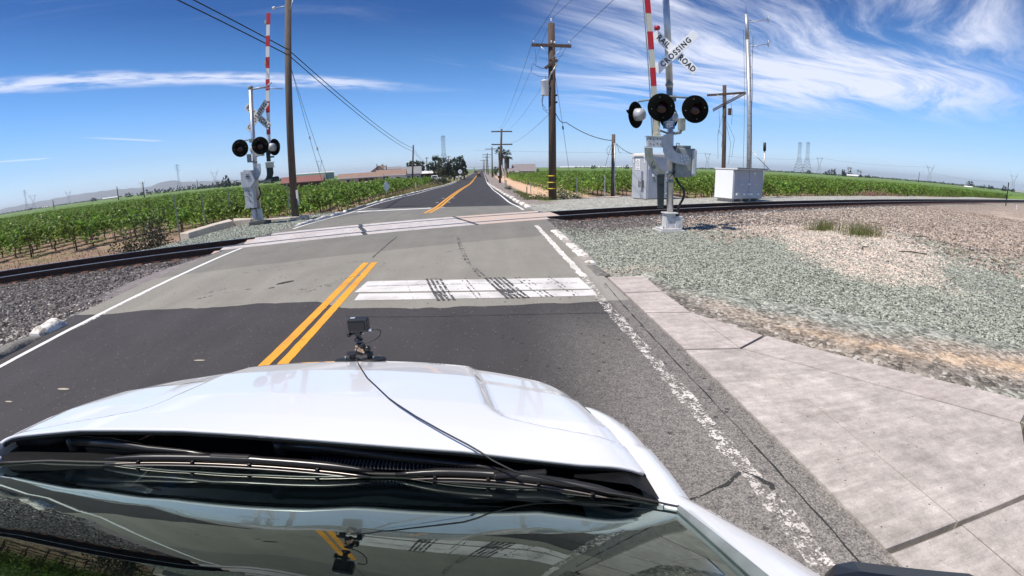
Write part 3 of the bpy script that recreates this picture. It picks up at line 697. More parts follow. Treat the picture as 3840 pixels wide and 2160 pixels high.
# ------------------------------------------------------------------ kerb stones, white paint flaking off
M_KW = mat("kerb_white_paint", (.80, .75, .68), .85, 0, (.36, .32, .27), 9, 7, .50, .60, .3, 50, coords='World')
M_KG = mat("kerb_bare_concrete", (.30, .27, .23), .9, 0, (.42, .38, .33), 8, 6, .3, .7, .4, 50, coords='World')
M_KASP = mat("old_asphalt_kerb", (.12, .115, .105), .95, 0, (.24, .22, .19), 16, 6, .4, .65, .8, 40, coords='World', speck=(60, .2, (.3, .28, .25)))
kerb = empty("kerb", kind='structure')
def kerbrun(pts, wd, h, seq, name="kerb_stone"):
    P = [np.array(p, float) for p in pts]; L_ = [0]
    for a_, b_ in zip(P[:-1], P[1:]): L_.append(L_[-1] + np.linalg.norm(b_ - a_))
    def at(s_):
        i = min(max(np.searchsorted(L_, s_) - 1, 0), len(P) - 2); q = (s_ - L_[i]) / (L_[i + 1] - L_[i]); d = P[i + 1] - P[i]
        return P[i] * (1 - q) + P[i + 1] * q, d / np.linalg.norm(d)
    s_ = 0; k = 0
    while s_ < L_[-1]:
        ln, m = seq(s_, k); e_ = min(s_ + ln, L_[-1]); b = MB(); n = 5; base = 0
        for i in range(n + 1):
            p, d = at(s_ + .015 + (e_ - s_ - .03) * i / n); nrm = np.array((-d[1], d[0])); z = float(zroad(*p)) - .01
            w_ = wd / 2 * random.uniform(.78, 1.12); hh = h * random.uniform(.65, 1.12) * (.45 if i in (0, n) else 1)
            for q, hz_ in ((-w_, -.05), (-w_ * .85, hh * .8), (-w_ * .45, hh), (w_ * .45, hh), (w_ * .85, hh * .8), (w_, -.05)):
                b.v.append((p[0] + nrm[0] * q, p[1] + nrm[1] * q, z + hz_))
        for i in range(n):
            for j in range(5): b.f.append((i * 6 + j, i * 6 + j + 1, (i + 1) * 6 + j + 1, (i + 1) * 6 + j)); b.sm.append(True)
        b.f += [tuple(range(6)), tuple(n * 6 + j for j in reversed(range(6)))]; b.sm += [False, False]
        b.build(name, m, kerb); s_ = e_; k += 1
kerbrun([(1.95, 19.0), (1.90, 23.4), (1.82, 28.5), (1.58, 34), (1.30, 48), (1.1, 66), (.95, 90)], .26, .13,
        lambda s_, k: ((1.5, M_KW) if k % 2 == 0 else (.7 if s_ < 12 else .9, M_KG)))
kerbrun([(-6.86, 15.9), (-7.12, 21.0), (-7.15, 23.2)], .20, .12, lambda s_, k: (2.3, M_KW))
kerbrun([(-7.15, 23.3), (-7.05, 27.0), (-6.9, 30.0)], .22, .13, lambda s_, k: (3.6, M_KG if k % 2 == 0 else M_KW))
kerbrun([(-6.9, 30.1), (-6.55, 36), (-6.3, 47), (-6.3, 75), (-6.4, 110)], .26, .14, lambda s_, k: ((1.7, M_KW) if k % 2 == 0 else (1.0, M_KG)))
kerbrun([(1.93, 12.3), (1.98, 11.4), (2.04, 9.6), (2.08, 8.4)], .24, .06, lambda s_, k: ((.75, M_KW) if k % 3 != 2 else (.35, M_KG)))
kerbrun([(2.02, 8.3), (2.06, 7.5)], .26, .04, lambda s_, k: (.8, M_KASP))
kerbrun([(-6.80, -4), (-6.82, 3.0), (-6.82, 4.5), (-6.80, 5.05)], .34, .10, lambda s_, k: (1.6, M_KASP))
kerbrun([(-6.88, 5.08), (-6.82, 5.62)], .32, .14, lambda s_, k: (.6, M_KW))

# ------------------------------------------------------------------ railway
M_RAIL = mat("rail_steel_side", (.045, .026, .018), .85, .1, (.085, .042, .026), 9, 5, .35, .7, .3, 60, coords='World')
M_RTOP = mat("rail_head_worn_bright", (.55, .54, .52), .28, .9)
M_TIE = mat("creosoted_tie", (.055, .038, .030), .9, 0, (.13, .095, .075), 7, 6, .35, .7, .4, 30, coords='World', stretch=(1, 1, 1))
M_PLATE = mat("rusty_tie_plate", (.20, .075, .045), .85, .2, (.33, .15, .10), 12, 5, .35, .7, .3, 60, coords='World')
M_PANEL = mat("crossing_panel_concrete", (.45, .405, .385), .85, 0, (.60, .555, .53), 2.2, 7, .35, .65, .25, 50, .25, coords='World', speck=(18, .03, (.2, .18, .17)))
M_PANELO = mat("crossing_panel_orange", (.56, .42, .33), .85, 0, (.50, .43, .39), 2.2, 7, .35, .65, .25, 50, .25, coords='World')
M_JOINT = mat("panel_rubber_joint", (.06, .058, .062), .7)
track = empty("railway_track", kind='structure')
def track_mesh(name, secs, m, parent=track, ssmp=None):
    """box profiles (t0,t1,z0,z1) swept straight along the track between s0,s1"""
    b = MB()
    for t0, t1, z0, z1, s0, s1 in secs:
        v = [(*st_xy(s_, t_), z_) for s_ in (s0, s1) for t_ in (t0, t1) for z_ in (z0, z1)]
        b.add(v, [(0, 1, 3, 2), (4, 6, 7, 5), (0, 4, 5, 1), (2, 3, 7, 6), (0, 2, 6, 4), (1, 5, 7, 3)])
    return b.build(name, m, parent)
for t0 in (-.755, .755):
    r_ = track_mesh("rail", [(t0 - .036, t0 + .036, .160, .196, -170, 420), (t0 - .010, t0 + .010, .035, .160, -170, 420), (t0 - .07, t0 + .07, .018, .035, -170, 420)], M_RAIL)
    track_mesh("rail_head", [(t0 - .033, t0 + .033, .1962, .200, -170, 420)], M_RTOP, r_)
tb = MB(); tb.box((0, 0, -.085), (.23, 2.60, .20)); pb = MB()
for s_ in (-1, 1):
    pb.box((0, s_ * .755, .0225), (.19, .36, .012))
    for k in (-1, 1):
        for j in (-1, 1): pb.box((k * .05, s_ * .755 + j * .11, .036), (.022, .03, .02))
tme, pme = tb.mesh("tie", M_TIE), pb.mesh("tie_plate", M_PLATE); nt = 0
for i in range(-75, 150):
    s_ = 3.0 + i * .53
    if -2.4 < s_ < 8.2 or nt >= 220: continue
    x, y = st_xy(s_, random.uniform(-.05, .05)); q = bpy.data.objects.new("tie", tme); COL.objects.link(q); q.parent = track
    q.location = (x, y, random.uniform(-.01, .0)); q.rotation_euler = (0, 0, PHI + random.uniform(-.03, .03))
    c_ = bpy.data.objects.new("tie_plate", pme); COL.objects.link(c_); c_.parent = q; nt += 1
far_t = track_mesh("tie", [(-1.3, 1.3, -.18, .01, s_, s_ + .23) for s_ in list(np.arange(83, 330, .53)) + list(np.arange(-160, -38, .53))], M_TIE); far_t['kind'] = 'stuff'
ax_ = MB()     # rail anchors and spikes seen as specks on the dark rail sides
crossing = empty("level_crossing", kind='structure')
def panel(s0, s1, t0, t1, m=M_PANEL, e0=0, e1=0):
    b = MB(); zt = .192
    v = [(*st_xy(s_ + e_ * (1 if t_ == t1 else 0), t_), z_) for s_, e_ in ((s0, e0), (s1, e1)) for t_ in (t0, t1) for z_ in (.02, zt)]
    b.add(v, [(0, 1, 3, 2), (4, 6, 7, 5), (0, 4, 5, 1), (2, 3, 7, 6), (0, 2, 6, 4), (1, 5, 7, 3)])
    return b.build("concrete_panel", m, crossing, bevel=.006)
for t0, t1, s0, s1, j in ((-1.38, -.84, -2.55, 7.45, (1.45, 4.88)), (-.67, .67, -1.80, 8.3, (1.52, 4.92)), (.84, 1.38, -1.30, 8.2, (1.60, 4.98))):
    ed = [s0, j[0], j[1], s1]
    panel(ed[0], ed[1] - .07, t0, t1, M_PANELO if t0 < 0 and False else M_PANEL)
    panel(ed[1] + .07, ed[2] - .07, t0, t1); panel(ed[2] + .07, ed[3], t0, t1, M_PANELO, 0, .35 if t0 > -1 else .2)
    for q in j:
        track_mesh("rubber_joint", [(t0, t1, .02, .189, q - .068, q + .068)], M_JOINT, crossing)
# the low ramp ends, orange with iron dust
track_mesh("end_ramp", [(-.67, .67, .03, .15, -2.05, -1.82), (-1.36, -.86, .03, .12, -2.8, -2.57)], M_PANELO, crossing)
# ------------------------------------------------------------------ loose stones
M_STONE_D = mat("ballast_stone", (.145, .125, .115), .9, island=.75, bump=.2, bscale=60)
M_STONE_W = mat("pale_stone", (.52, .47, .41), .9, island=.35)
M_STONE_S = mat("sage_stone", (.285, .30, .245), .9, island=.85)
M_STONE_P = mat("pink_white_stone", (.58, .48, .40), .9, island=.4)
OCT = np.array([(1, 0, 0), (-1, 0, 0), (0, 1, 0), (0, -1, 0), (0, 0, 1), (0, 0, -1)], float)
OF = np.array([(0, 2, 4), (2, 1, 4), (1, 3, 4), (3, 0, 4), (2, 0, 5), (1, 2, 5), (3, 1, 5), (0, 3, 5)])
def stones(name, x, y, size, m, label, cat, lift=.25):
    n = len(x); z = ground(x, y); s_ = size * rng.uniform(.6, 1.35, n)
    V = OCT[None] * (1 + rng.uniform(-.42, .42, (n, 6, 3))) + rng.uniform(-.25, .25, (n, 6, 3))
    a_ = rng.uniform(0, 6.28, n); ca__, sa_ = np.cos(a_)[:, None], np.sin(a_)[:, None]
    V = np.stack([V[..., 0] * ca__ - V[..., 1] * sa_, V[..., 0] * sa_ + V[..., 1] * ca__, V[..., 2] * .7], -1) * (s_ / 2)[:, None, None]
    V = V + np.stack([x, y, z + s_ * lift * .5], -1)[:, None, :]
    F_ = (OF[None] + (np.arange(n) * 6)[:, None, None]).reshape(-1, 3)
    o = npmesh(name, V.reshape(-1, 3), F_, m); tag(o, label, cat, kind='stuff'); return o
def scat(n, x0, x1, y0, y1, keep):
    x = rng.uniform(x0, x1, n); y = rng.uniform(y0, y1, n); k = keep(x, y, tk(x, y)); return x[k], y[k]
nearw = lambda x, y: rng.uniform(0, 1, len(x)) < np.clip(90 / (x * x + y * y), .12, 1)
x, y = scat(60000, -22, -6.95, 1, 16, lambda x, y, t: (t < -1.0) & (t > -9) & ((x < -8.0) | (t < -5.3)) & (x < -6.95 - .3 * (t < -6)) & nearw(x, y))
stones("ballast_stones", x, y, .062, M_STONE_D, "dark grey ballast stones between the track and the road at the left", "ballast")
x, y = scat(11000, -20, -6.95, 1, 16, lambda x, y, t: (t < -1.4) & (t > -9) & ((x < -8.3) | (t < -5.3)) & nearw(x, y) & (rng.uniform(0, 1, len(x)) < ss(-t, 2.0, 7.5) * .75 + .1))
stones("pale_ballast_stones", x, y, .055, M_STONE_W, "pale stones scattered among the dark ballast at the left", "stones")
x, y = scat(36000, -30, 40, -2, 40, lambda x, y, t: (np.abs(t) < 1.7) & ((x < -7.2) | (x > 2.6)) & ((t < -.9) | (np.abs(t) < .62)))
stones("track_bed_stones", x, y, .05, M_STONE_D, "dark ballast between the sleepers of the railway track", "ballast", .1)
x, y = scat(70000, 2.3, 24, 2.5, 20, lambda x, y, t: (t < -1.0) & (t > -4.6 - np.clip((x - 6) / 3, 0, 3.5)) & nearw(x, y))
stones("right_ballast_stones", x, y, .048, M_STONE_D, "dark ballast stones sloping from the track at the right", "ballast")
x, y = scat(9000, 2.3, 24, 2.5, 20, lambda x, y, t: (t < -1.0) & (t > -6) & nearw(x, y))
stones("right_pale_stones", x, y, .045, M_STONE_W, "pale stones lying on the dark ballast at the right", "stones")
x, y = scat(90000, 2.25, 13, 1.5, 13.5, lambda x, y, t: (t < -3.0) & (np.hypot(x, y) > 3.5) & ((x > 3.0) | (y > 7.6)) & ((x - 2.7) * .95 + (y - 6.2) > .75) & nearw(x, y))
stones("green_gravel", x, y, .036, M_STONE_S, "grey green crushed gravel spread beside the pavement and the crossing signal", "gravel")
M_STONE_B = mat("brown_stone", (.31, .245, .195), .9, island=.8)
x, y = scat(60000, 6, 34, 4, 27, lambda x, y, t: (t < -2.2) & ((x > 11.5) | (t > -7)) & (x * .4 + 5.5 < y + 6) & (rng.uniform(0, 1, len(x)) < .75))
stones("slope_stones", x, y, .075, M_STONE_B, "brown and grey stones strewn over the slope below the track at the far right", "stones")
x, y = scat(7000, 6, 30, 4, 25, lambda x, y, t: (t < -1.6) & ((x > 10.5) | (t > -6.5)))
stones("slope_pale_stones", x, y, .07, M_STONE_W, "pale stones sprinkled over the brown slope at the right", "stones")
x, y = scat(26000, 5, 13.5, 5, 14, lambda x, y, t: polysd(x, y, [(7.3, 13.1), (8.4, 11.6), (7.9, 10.4), (7.3, 8.6), (6.6, 6.6), (8.5, 6.0), (10.4, 7.4), (11.6, 9.0), (12.6, 11.3), (12.1, 12.6), (11.3, 13.4), (9.0, 13.6)]) < rng.uniform(-.6, .35, len(x)))
stones("pale_gravel_patch", x, y, .05, M_STONE_P, "patch of pinkish white stones on the slope below the track", "stones")
x, y = scat(26000, -12.2, -6.9, 13.5, 24, lambda x, y, t: (t > 1.45) & (t < 9.5) & (x > -12.0 + 0 * t) & ((x < -7.35) | (t < 0)))
stones("signal_pad_gravel", x, y, .052, M_STONE_S, "grey green gravel round the foot of the left signal", "gravel")

# ------------------------------------------------------------------ vineyard
M_LEAF = mat("vine_leaf", (.235, .355, .048), .5, 0, (.10, .195, .026), 2.5, 3, .40, .62, spec=.4, translucent=.34, island=.5, objvar=.22)
M_VTRUNK = mat("vine_trunk", (.070, .048, .036), .95, 0, (.13, .10, .075), 18, 4, bump=.5, bscale=30)
def leafquads(P, size, up=.35, seed=0):
    """one bent quad per point, orientation random but mostly facing up and outward"""
    n = len(P); r_ = np.random.default_rng(seed); nrm = r_.normal(0, 1, (n, 3)); nrm[:, 2] = np.abs(nrm[:, 2]) + up
    nrm /= np.linalg.norm(nrm, axis=1)[:, None]; a_ = np.cross(nrm, r_.normal(0, 1, (n, 3))); a_ /= np.linalg.norm(a_, axis=1)[:, None]; b_ = np.cross(nrm, a_)
    s_ = (size * r_.uniform(.6, 1.35, n) / 2)[:, None]
    V = np.stack([P - a_ * s_, P - b_ * s_ * .9 - nrm * s_ * .25, P + a_ * s_ * 1.1, P + b_ * s_ * .9 - nrm * s_ * .25], 1).reshape(-1, 3)
    return V, np.arange(n * 4).reshape(n, 4)
def vine_crown_mesh(seed, n=576):
    r_ = np.random.default_rng(seed); P = []
    nshoot = 36
    for k in range(nshoot):
        y0 = r_.uniform(-.95, .95); x0 = r_.normal(0, .12); z0 = .95 + r_.uniform(-.2, .3)
        sx_, sy_ = r_.normal(0, .48), r_.normal(0, .25); up_ = r_.uniform(.25, .85); L_ = r_.uniform(.7, 1.25)
        for j in range(n // nshoot):
            q = (j + r_.uniform(0, 1)) / (n // nshoot)
            P.append((x0 + sx_ * q * L_ * 1.5, y0 + sy_ * q * L_ * 1.3, z0 + up_ * q * L_ - 1.05 * (q ** 2.2) * L_ * abs(sx_) * 1.5 + r_.normal(0, .04)))
    P = np.array(P); P += r_.normal(0, .05, P.shape); P[:, 2] = np.clip(P[:, 2], .40, 2.1)
    V, F_ = leafquads(P, .158, .5, seed)
    return V, F_
def raw_mesh(name, V, F_, m):
    o = npmesh(name, V, F_, m); me = o.data; bpy.data.objects.remove(o); return me
NV = 5
crown_me = [raw_mesh("vine_crown", *vine_crown_mesh(100 + k), M_LEAF) for k in range(NV)]
trunk_me = []
for k in range(3):
    b = MB(); r_ = random.Random(k); p = [(0, 0, -.1)]
    for z_ in (.2, .45, .7, .95, 1.1): p.append((r_.uniform(-.05, .05), r_.uniform(-.06, .06), z_))
    b.tube(p, [.055, .045, .038, .036, .04, .03], 6)
    for s_ in (-1, 1): b.tube([p[-2], (0, s_ * .3, 1.12), (r_.uniform(-.05, .05), s_ * .85, 1.1)], [.03, .022, .012], 5)
    if k == 1: b.cyl((.10, .05, -.1), (.02, .12, 1.5), .016, n=5)
    trunk_me.append(b.mesh("vine_trunk", M_VTRUNK))
cand = []
for side_ in (-1, 1):
    for k in range(0, 140):
        x = (-10.8 - 2.55 * k) if side_ < 0 else (7.9 + 2.55 * k)
        for y in np.arange(0, 175, 1.55):
            yj = y + (k * .61) % 1.55; D = math.hypot(x, yj)
            if D > 172: continue
            t = float(tk(x, yj)); azm = math.degrees(math.atan2(x, yj))
            if side_ < 0:
                if t < (14.3 if x < -16 else 13.6): continue
                if azm < -66: continue
                if yj > 92 and x > -36: continue
                if -37 < x < -20 and yj > 62: continue
            else:
                if t < (9.8 if x > 17 else 17.6): continue
                if azm > 68: continue
                if yj > 128 and x < 20: continue
            cand.append((D, x, yj, side_, t, k))
cand.sort()
NI = 290; used_v = 0; proto = {}
pts = []; jr = random.Random(4)
def vine_label(x, y, side_, t):
    if side_ < 0:
        if t < 17.5 and x < -14: return "grapevine with dark bare trunk in the front edge of the left vineyard, behind the track", "vines along the front edge of the left vineyard"
        if x > -14: return "green grapevine in the rows nearest the road, behind the left signal and its tall pole", "vines of the roadside rows on the left"
        return "green grapevine inside the left vineyard, behind its front edge", "vines inside the left vineyard"
    if x < 18: return "bushy grapevine beside the pale dirt track right of the road", "vines beside the dirt track"
    return "green grapevine beyond the track and cabinets in the right vineyard", "vines of the right vineyard beyond the rails"
for D, x, y, side_, t, k in cand:
    if jr.random() < .05: continue
    x += jr.uniform(-.12, .12); y += jr.uniform(-.2, .2); s_ = jr.uniform(.88, 1.12); rz = jr.choice((0, math.pi)) + jr.uniform(-.12, .12)
    if used_v < NI:
        lb, gr = vine_label(x, y, side_, t)
        o = empty("grape_vine", (x, y, gz(x, y)), lb, "grapevine", gr, rz); o.scale = (s_, s_, s_)
        for nm, me in (("trunk", jr.choice(trunk_me)), ("crown", jr.choice(crown_me))):
            c_ = bpy.data.objects.new(nm, me); COL.objects.link(c_); c_.parent = o
            if nm == "crown": proto[me.name] = c_
        used_v += 1
    else: pts.append((x, y, gz(x, y), s_, rz))
pts = np.array(pts)
me = bpy.data.meshes.new("vineyard"); me.vertices.add(len(pts)); me.vertices.foreach_set('co', pts[:, :3].astype(np.float32).ravel())
a1 = me.attributes.new('vs', 'FLOAT', 'POINT'); a1.data.foreach_set('value', pts[:, 3].astype(np.float32))
a2 = me.attributes.new('vr', 'FLOAT', 'POINT'); a2.data.foreach_set('value', pts[:, 4].astype(np.float32))
me.materials.append(M_LEAF)
vy = bpy.data.objects.new("vineyard_rows", me); COL.objects.link(vy)
tag(vy, "green vineyard rows stretching back behind the nearer vines", "vineyard", kind='stuff')
ng = bpy.data.node_groups.new("vine_rows", 'GeometryNodeTree')
ng.interface.new_socket("Geometry", in_out='INPUT', socket_type='NodeSocketGeometry'); ng.interface.new_socket("Geometry", in_out='OUTPUT', socket_type='NodeSocketGeometry')
gi, go = ng.nodes.new('NodeGroupInput'), ng.nodes.new('NodeGroupOutput')
iop = ng.nodes.new('GeometryNodeInstanceOnPoints'); jn = ng.nodes.new('GeometryNodeJoinGeometry')
srcs = list(proto.values())[:5]
for c_ in reversed(srcs):
    sib = [q for q in c_.parent.children if q is not c_][0]
    j2 = ng.nodes.new('GeometryNodeJoinGeometry')
    for q in (c_, sib):
        oi = ng.nodes.new('GeometryNodeObjectInfo'); oi.transform_space = 'ORIGINAL'; oi.inputs['Object'].default_value = q; ng.links.new(oi.outputs['Geometry'], j2.inputs[0])
    g2 = ng.nodes.new('GeometryNodeGeometryToInstance'); ng.links.new(j2.outputs[0], g2.inputs[0]); ng.links.new(g2.outputs[0], jn.inputs[0])
iop.inputs['Pick Instance'].default_value = True
ng.links.new(gi.outputs[0], iop.inputs['Points']); ng.links.new(jn.outputs[0], iop.inputs['Instance'])
na = ng.nodes.new('GeometryNodeInputNamedAttribute'); na.data_type = 'FLOAT'; na.inputs[0].default_value = 'vs'
nb = ng.nodes.new('GeometryNodeInputNamedAttribute'); nb.data_type = 'FLOAT'; nb.inputs[0].default_value = 'vr'
cx1 = ng.nodes.new('ShaderNodeCombineXYZ'); cx2 = ng.nodes.new('ShaderNodeCombineXYZ')
for i in range(3): ng.links.new(na.outputs[0], cx1.inputs[i])
ng.links.new(nb.outputs[0], cx2.inputs[2]); ng.links.new(cx1.outputs[0], iop.inputs['Scale']); ng.links.new(cx2.outputs[0], iop.inputs['Rotation'])
ng.links.new(iop.outputs[0], go.inputs[0])
vy.modifiers.new('rows', 'NODES').node_group = ng
# farther off the rows close up into one bumpy sheet of leaves
M_CANOPY = mat("vine_canopy", (.155, .240, .038), .75, 0, (.10, .170, .026), .35, 8, .38, .62, coords='World', bump=.6, bscale=1.2)
rr = [150.0]
while rr[-1] < 5200: rr.append(rr[-1] * 1.03 + .4)
rr = np.array(rr)
for a0, a1_, lbl in ((-68, -14.5, "far left vineyard running flat to the horizon"), (6.2, 70, "far right vineyard running flat to the horizon")):
    an = np.radians(np.arange(a0, a1_, .22)); RR, AA = np.meshgrid(rr, an, indexing='ij'); XX, YY = RR * np.sin(AA), RR * np.cos(AA)
    ZZ = -1.15 + 1.55 + (rng.uniform(0, 1, XX.shape) - .5) * .5 + .12 * np.minimum(RR / 800, 1)
    ZZ = np.where(RR < 156, -1.3, ZZ)
    id_ = np.arange(XX.size).reshape(XX.shape); F_ = np.stack([id_[:-1, :-1], id_[:-1, 1:], id_[1:, 1:], id_[1:, :-1]], -1).reshape(-1, 4)
    o = npmesh("vineyard_canopy", np.stack([XX, YY, ZZ], -1).reshape(-1, 3), F_, M_CANOPY); tag(o, lbl, "vineyard", kind='stuff')

# ------------------------------------------------------------------ trees and plants
M_TREE = mat("tree_leaf", (.050, .085, .028), .7, 0, (.022, .042, .014), .8, 4, .4, .6, translucent=.12, island=.4)
M_TREE2 = mat("olive_tree_leaf", (.075, .090, .035), .7, 0, (.035, .05, .02), .8, 4, .4, .6, translucent=.12, island=.4)
M_TREE3 = mat("far_tree_leaf", (.035, .062, .035), .8, 0, (.02, .038, .022), .5, 4, .4, .6, island=.35)
M_BARK = mat("bark", (.10, .08, .06), .95, 0, (.05, .04, .03), 8, 4, bump=.4)
def tree(x, y, zb, blobs, n, leaf, m, label, group=None, name="tree", trunk_h=None, tr=.2, cat="tree"):
    o = empty(name, (x, y, zb), label, cat, group)
    r_ = np.random.default_rng(int(abs(x * 31 + y * 17)) % 9999); P = []
    vol = [b[3] * b[4] * b[5] for b in blobs]; tv = sum(vol)
    for (bx, by, bz, rx, ry, rz), v_ in zip(blobs, vol):
        k = max(20, int(n * v_ / tv)); nc = max(6, k // 14)
        d = r_.normal(0, 1, (nc, 3)); d /= np.linalg.norm(d, axis=1)[:, None]; c = d * (r_.uniform(.35, 1, nc) ** .5)[:, None]
        q = c[r_.integers(0, nc, k)] + r_.normal(0, .11, (k, 3)); P.append(q * (rx, ry, rz) + (bx, by, bz))
    P = np.concatenate(P); V, F_ = leafquads(P, leaf, .3, 3); npmesh("crown", V, F_, m, parent=o)
    b = MB(); bz = min(q[2] - q[5] * .3 for q in blobs); th = trunk_h or max(bz, .5)
    b.tube([(0, 0, -.3), (.03 * th, 0, th * .5), (0, .02 * th, th)], [tr * 1.2, tr, tr * .7], 7)
    for bx, by, bz_, rx, ry, rz in blobs[:4]: b.tube([(0, 0, th * .8), (bx * .5, by * .5, (th * .8 + bz_) / 2 + .1), (bx, by, bz_)], [tr * .5, tr * .35, tr * .15], 5)
    b.build("trunk", M_BARK, o); return o
def az(a_, D): return D * math.sin(R(a_)), D * math.cos(R(a_))
# the clump left of the far road
for x, y, bl, n, m, lb in (
    (-12.3, 124, [(0, 0, 4.2, 1.4, 1.4, 2.3), (.3, 0, 2.2, 1.6, 1.5, 1.6)], 1500, M_TREE, "tall dark pointed tree at the left end of the roadside clump"),
    (-10.0, 121, [(0, 0, 3.9, 1.9, 1.6, 1.9), (-.6, 0, 2.0, 2.0, 1.6, 1.7), (.9, 0, 2.3, 1.6, 1.4, 1.6)], 2200, M_TREE2, "broad dusty tree in the middle of the roadside clump"),
    (-7.6, 122, [(0, 0, 3.8, 1.8, 1.6, 1.8), (.2, 0, 1.9, 2.0, 1.6, 1.7)], 2000, M_TREE, "dense dark tree in front of the far lattice tower"),
    (-5.9, 123, [(-.1, 0, 5.3, 1.1, 1.1, 1.2), (.3, 0, 4.0, 1.3, 1.2, 1.0), (-.2, 0, 2.5, 1.5, 1.3, 1.5)], 1700, M_TREE, "tree with a high narrow top at the roadside clump's right"),
    (-5.2, 128, [(0, 0, 3.0, .9, .9, 1.5), (0, 0, 1.8, 1.1, 1, 1.2)], 900, M_TREE, "low dark bush tree closing the roadside clump by the round sign"),
    (-20.7, 136, [(0, 0, 4.6, 1.2, 1.1, 1.1), (-1.1, 0, 4.3, .7, .7, 1.3), (1.2, 0, 4.3, 1.0, 1, .9), (0, 0, 3.1, 1.8, 1, 1.2)], 1500, M_TREE, "green tree with several tips behind the grey roofed house"),
    (-18.6, 137, [(0, 0, 4.5, 1.3, 1.1, 1.5), (.2, 0, 3, 1.3, 1.1, 1.3)], 1200, M_TREE2, "rounded drooping tree behind the grey roofed house"),
    (-15.4, 136, [(0, 0, 3.5, 1.2, 1.1, 1.3), (.8, 0, 2.8, .9, .9, 1)], 1000, M_TREE, "green tree behind the low shed with the white roof")):
    tree(x, y, -1.1, [(q[0], q[1], q[2] * 1.05 + .3, q[3], q[4], q[5]) for q in bl], n, .34, m, lb, "trees round the farmstead left of the road")
# scrub by the left verge
tree(-8.4, 86, -1.0, [(0, 0, .9, 1.6, 2.5, .9)], 900, .2, M_TREE2, "bush at the end of the left roadside vines", "roadside bushes on the left", "bush", .3, .05, "bush")
tree(-7.9, 100, -1.0, [(0, 0, .8, 1.3, 3, .9)], 700, .2, M_TREE, "dark bush by the left kerb in front of the tree clump", "roadside bushes on the left", "bush", .3, .05, "bush")
for a_, D, h, wd, m, lb in ((-28.95, 330, 9.0, 0, M_TREE3, 0),):
    pass
far = []
def fartree(a_, D, elt, wdeg, lb, m=M_TREE3, grp="far trees on the left horizon", tall=False):
    x, y = az(a_, D); zt = 1.9 + D * math.tan(R(elt)); h = zt + 1.1; wd = D * R(wdeg) / 2
    bl = [(0, 0, h * .62, wd, wd, h * .38), (wd * .4, 0, h * .42, wd * .8, wd, h * .36), (-wd * .4, 0, h * .45, wd * .8, wd, h * .36)]
    if tall: bl = [(0, 0, h * .55, wd, wd, h * .45)]
    tree(x, y, -1.1, bl, 520, h * .10, m, lb, grp, tr=h * .02)
for a_, D, e_, w_, lb in ((-30.7, 260, .98, 1.0, "rounded lone tree on the left horizon"), (-31.6, 300, .42, .9, "low tree left of the rounded lone tree"), (-29.6, 300, .42, .9, "low tree right of the rounded lone tree"),
    (-28.6, 320, .34, .9, "far low bush between the lone tree and the signal"), (-25.5, 240, .30, .8, "dark bush just left of the red barn"), (-26.2, 250, .2, .7, "small bush left of the red barn's neighbour"),
    (-41.2, 420, .36, 1.0, "wide dark tree where the far left hedge begins"), (-44.9, 500, .28, .6, "small far tree near the leftmost hill"), (-51.2, 700, .16, .5, "tiny dark tree near the left picture edge")):
    fartree(a_, D, e_, w_, lb)
for i, a_ in enumerate(np.arange(-40.2, -31.9, .42)):
    e_ = [.32, .24, .36, .28][i % 4] + .03 * math.sin(i * 1.7)
    x, y = az(a_, 430 - i * 3); h = 1.9 + 430 * math.tan(R(e_)) + 1.1
    tree(x, y, -1.1, [(0, 0, h * .52, 1.55, 1.4, h * .5)] if i % 3 else [(0, 0, h * .5, 2.5, 2, h * .45)], 260, .6, M_TREE3, "dark narrow tree in the far hedge row on the left horizon", "trees of the far left hedge row", trunk_h=.8)
RG = "far trees on the right horizon"
for a_, D, e_, w_, lb in ((39.2, 520, .30, .55, "small tree at the foot of the twin pylons"), (41.35, 480, .48, .52, "left tree of the pair right of the pylons"), (41.95, 480, .56, .62, "right tree of the pair right of the pylons"),
    (43.05, 470, .62, .36, "tall narrow tree at the far white roofed farm"), (43.77, 460, .48, .5, "rounded tree behind the far white roof"), (43.3, 465, .30, .5, "dark tree beside the far white roof"),
    (44.25, 470, .15, .5, "low dark tree right of the far white roof"), (44.9, 470, .2, .4, "small dark tree below the right palms"), (45.6, 500, .18, .35, "small pointed tree right of the farm"), (45.85, 500, .2, .3, "small cone of a tree right of the farm"),
    (51.45, 600, .04, .6, "low far bush left of the right hand pylon"), (52.1, 600, .12, .6, "wide far bush below the right hand pylon"), (52.6, 600, .09, .35, "far bush right of the right hand pylon"), (53.4, 620, .10, .5, "low far tree group member right of the pylon"),
    (54.4, 620, .10, .25, "tiny far tree between two farms"), (56.05, 430, .45, .85, "broad grey green tree over the far pale sheds"), (57.2, 450, .21, .8, "low wide tree right of the far pale sheds"), (58.05, 450, .29, .6, "pointed far tree near the right edge"),
    (59.3, 430, .33, .55, "boxy far tree near the right picture edge"), (60.15, 430, .20, .5, "far tree at the right picture edge"), (37.2, 560, .10, .9, "low far bush left of the twin pylons")):
    fartree(a_, D, e_, w_, lb, grp=RG)
for a_, e_, w_, lb in ((13.9, .30, .5, "dark round bush on the horizon behind the pale roof"), (18.0, .26, .5, "small dark bush on the horizon right of the brown pole"), (22.6, .22, .35, "dark bush on the horizon left of the grey cabinet"), (33.7, .18, .25, "round bush at the foot of the middle pylon")):
    fartree(a_, 330, e_, w_, lb, grp=RG)
hedge = MB()
P = []
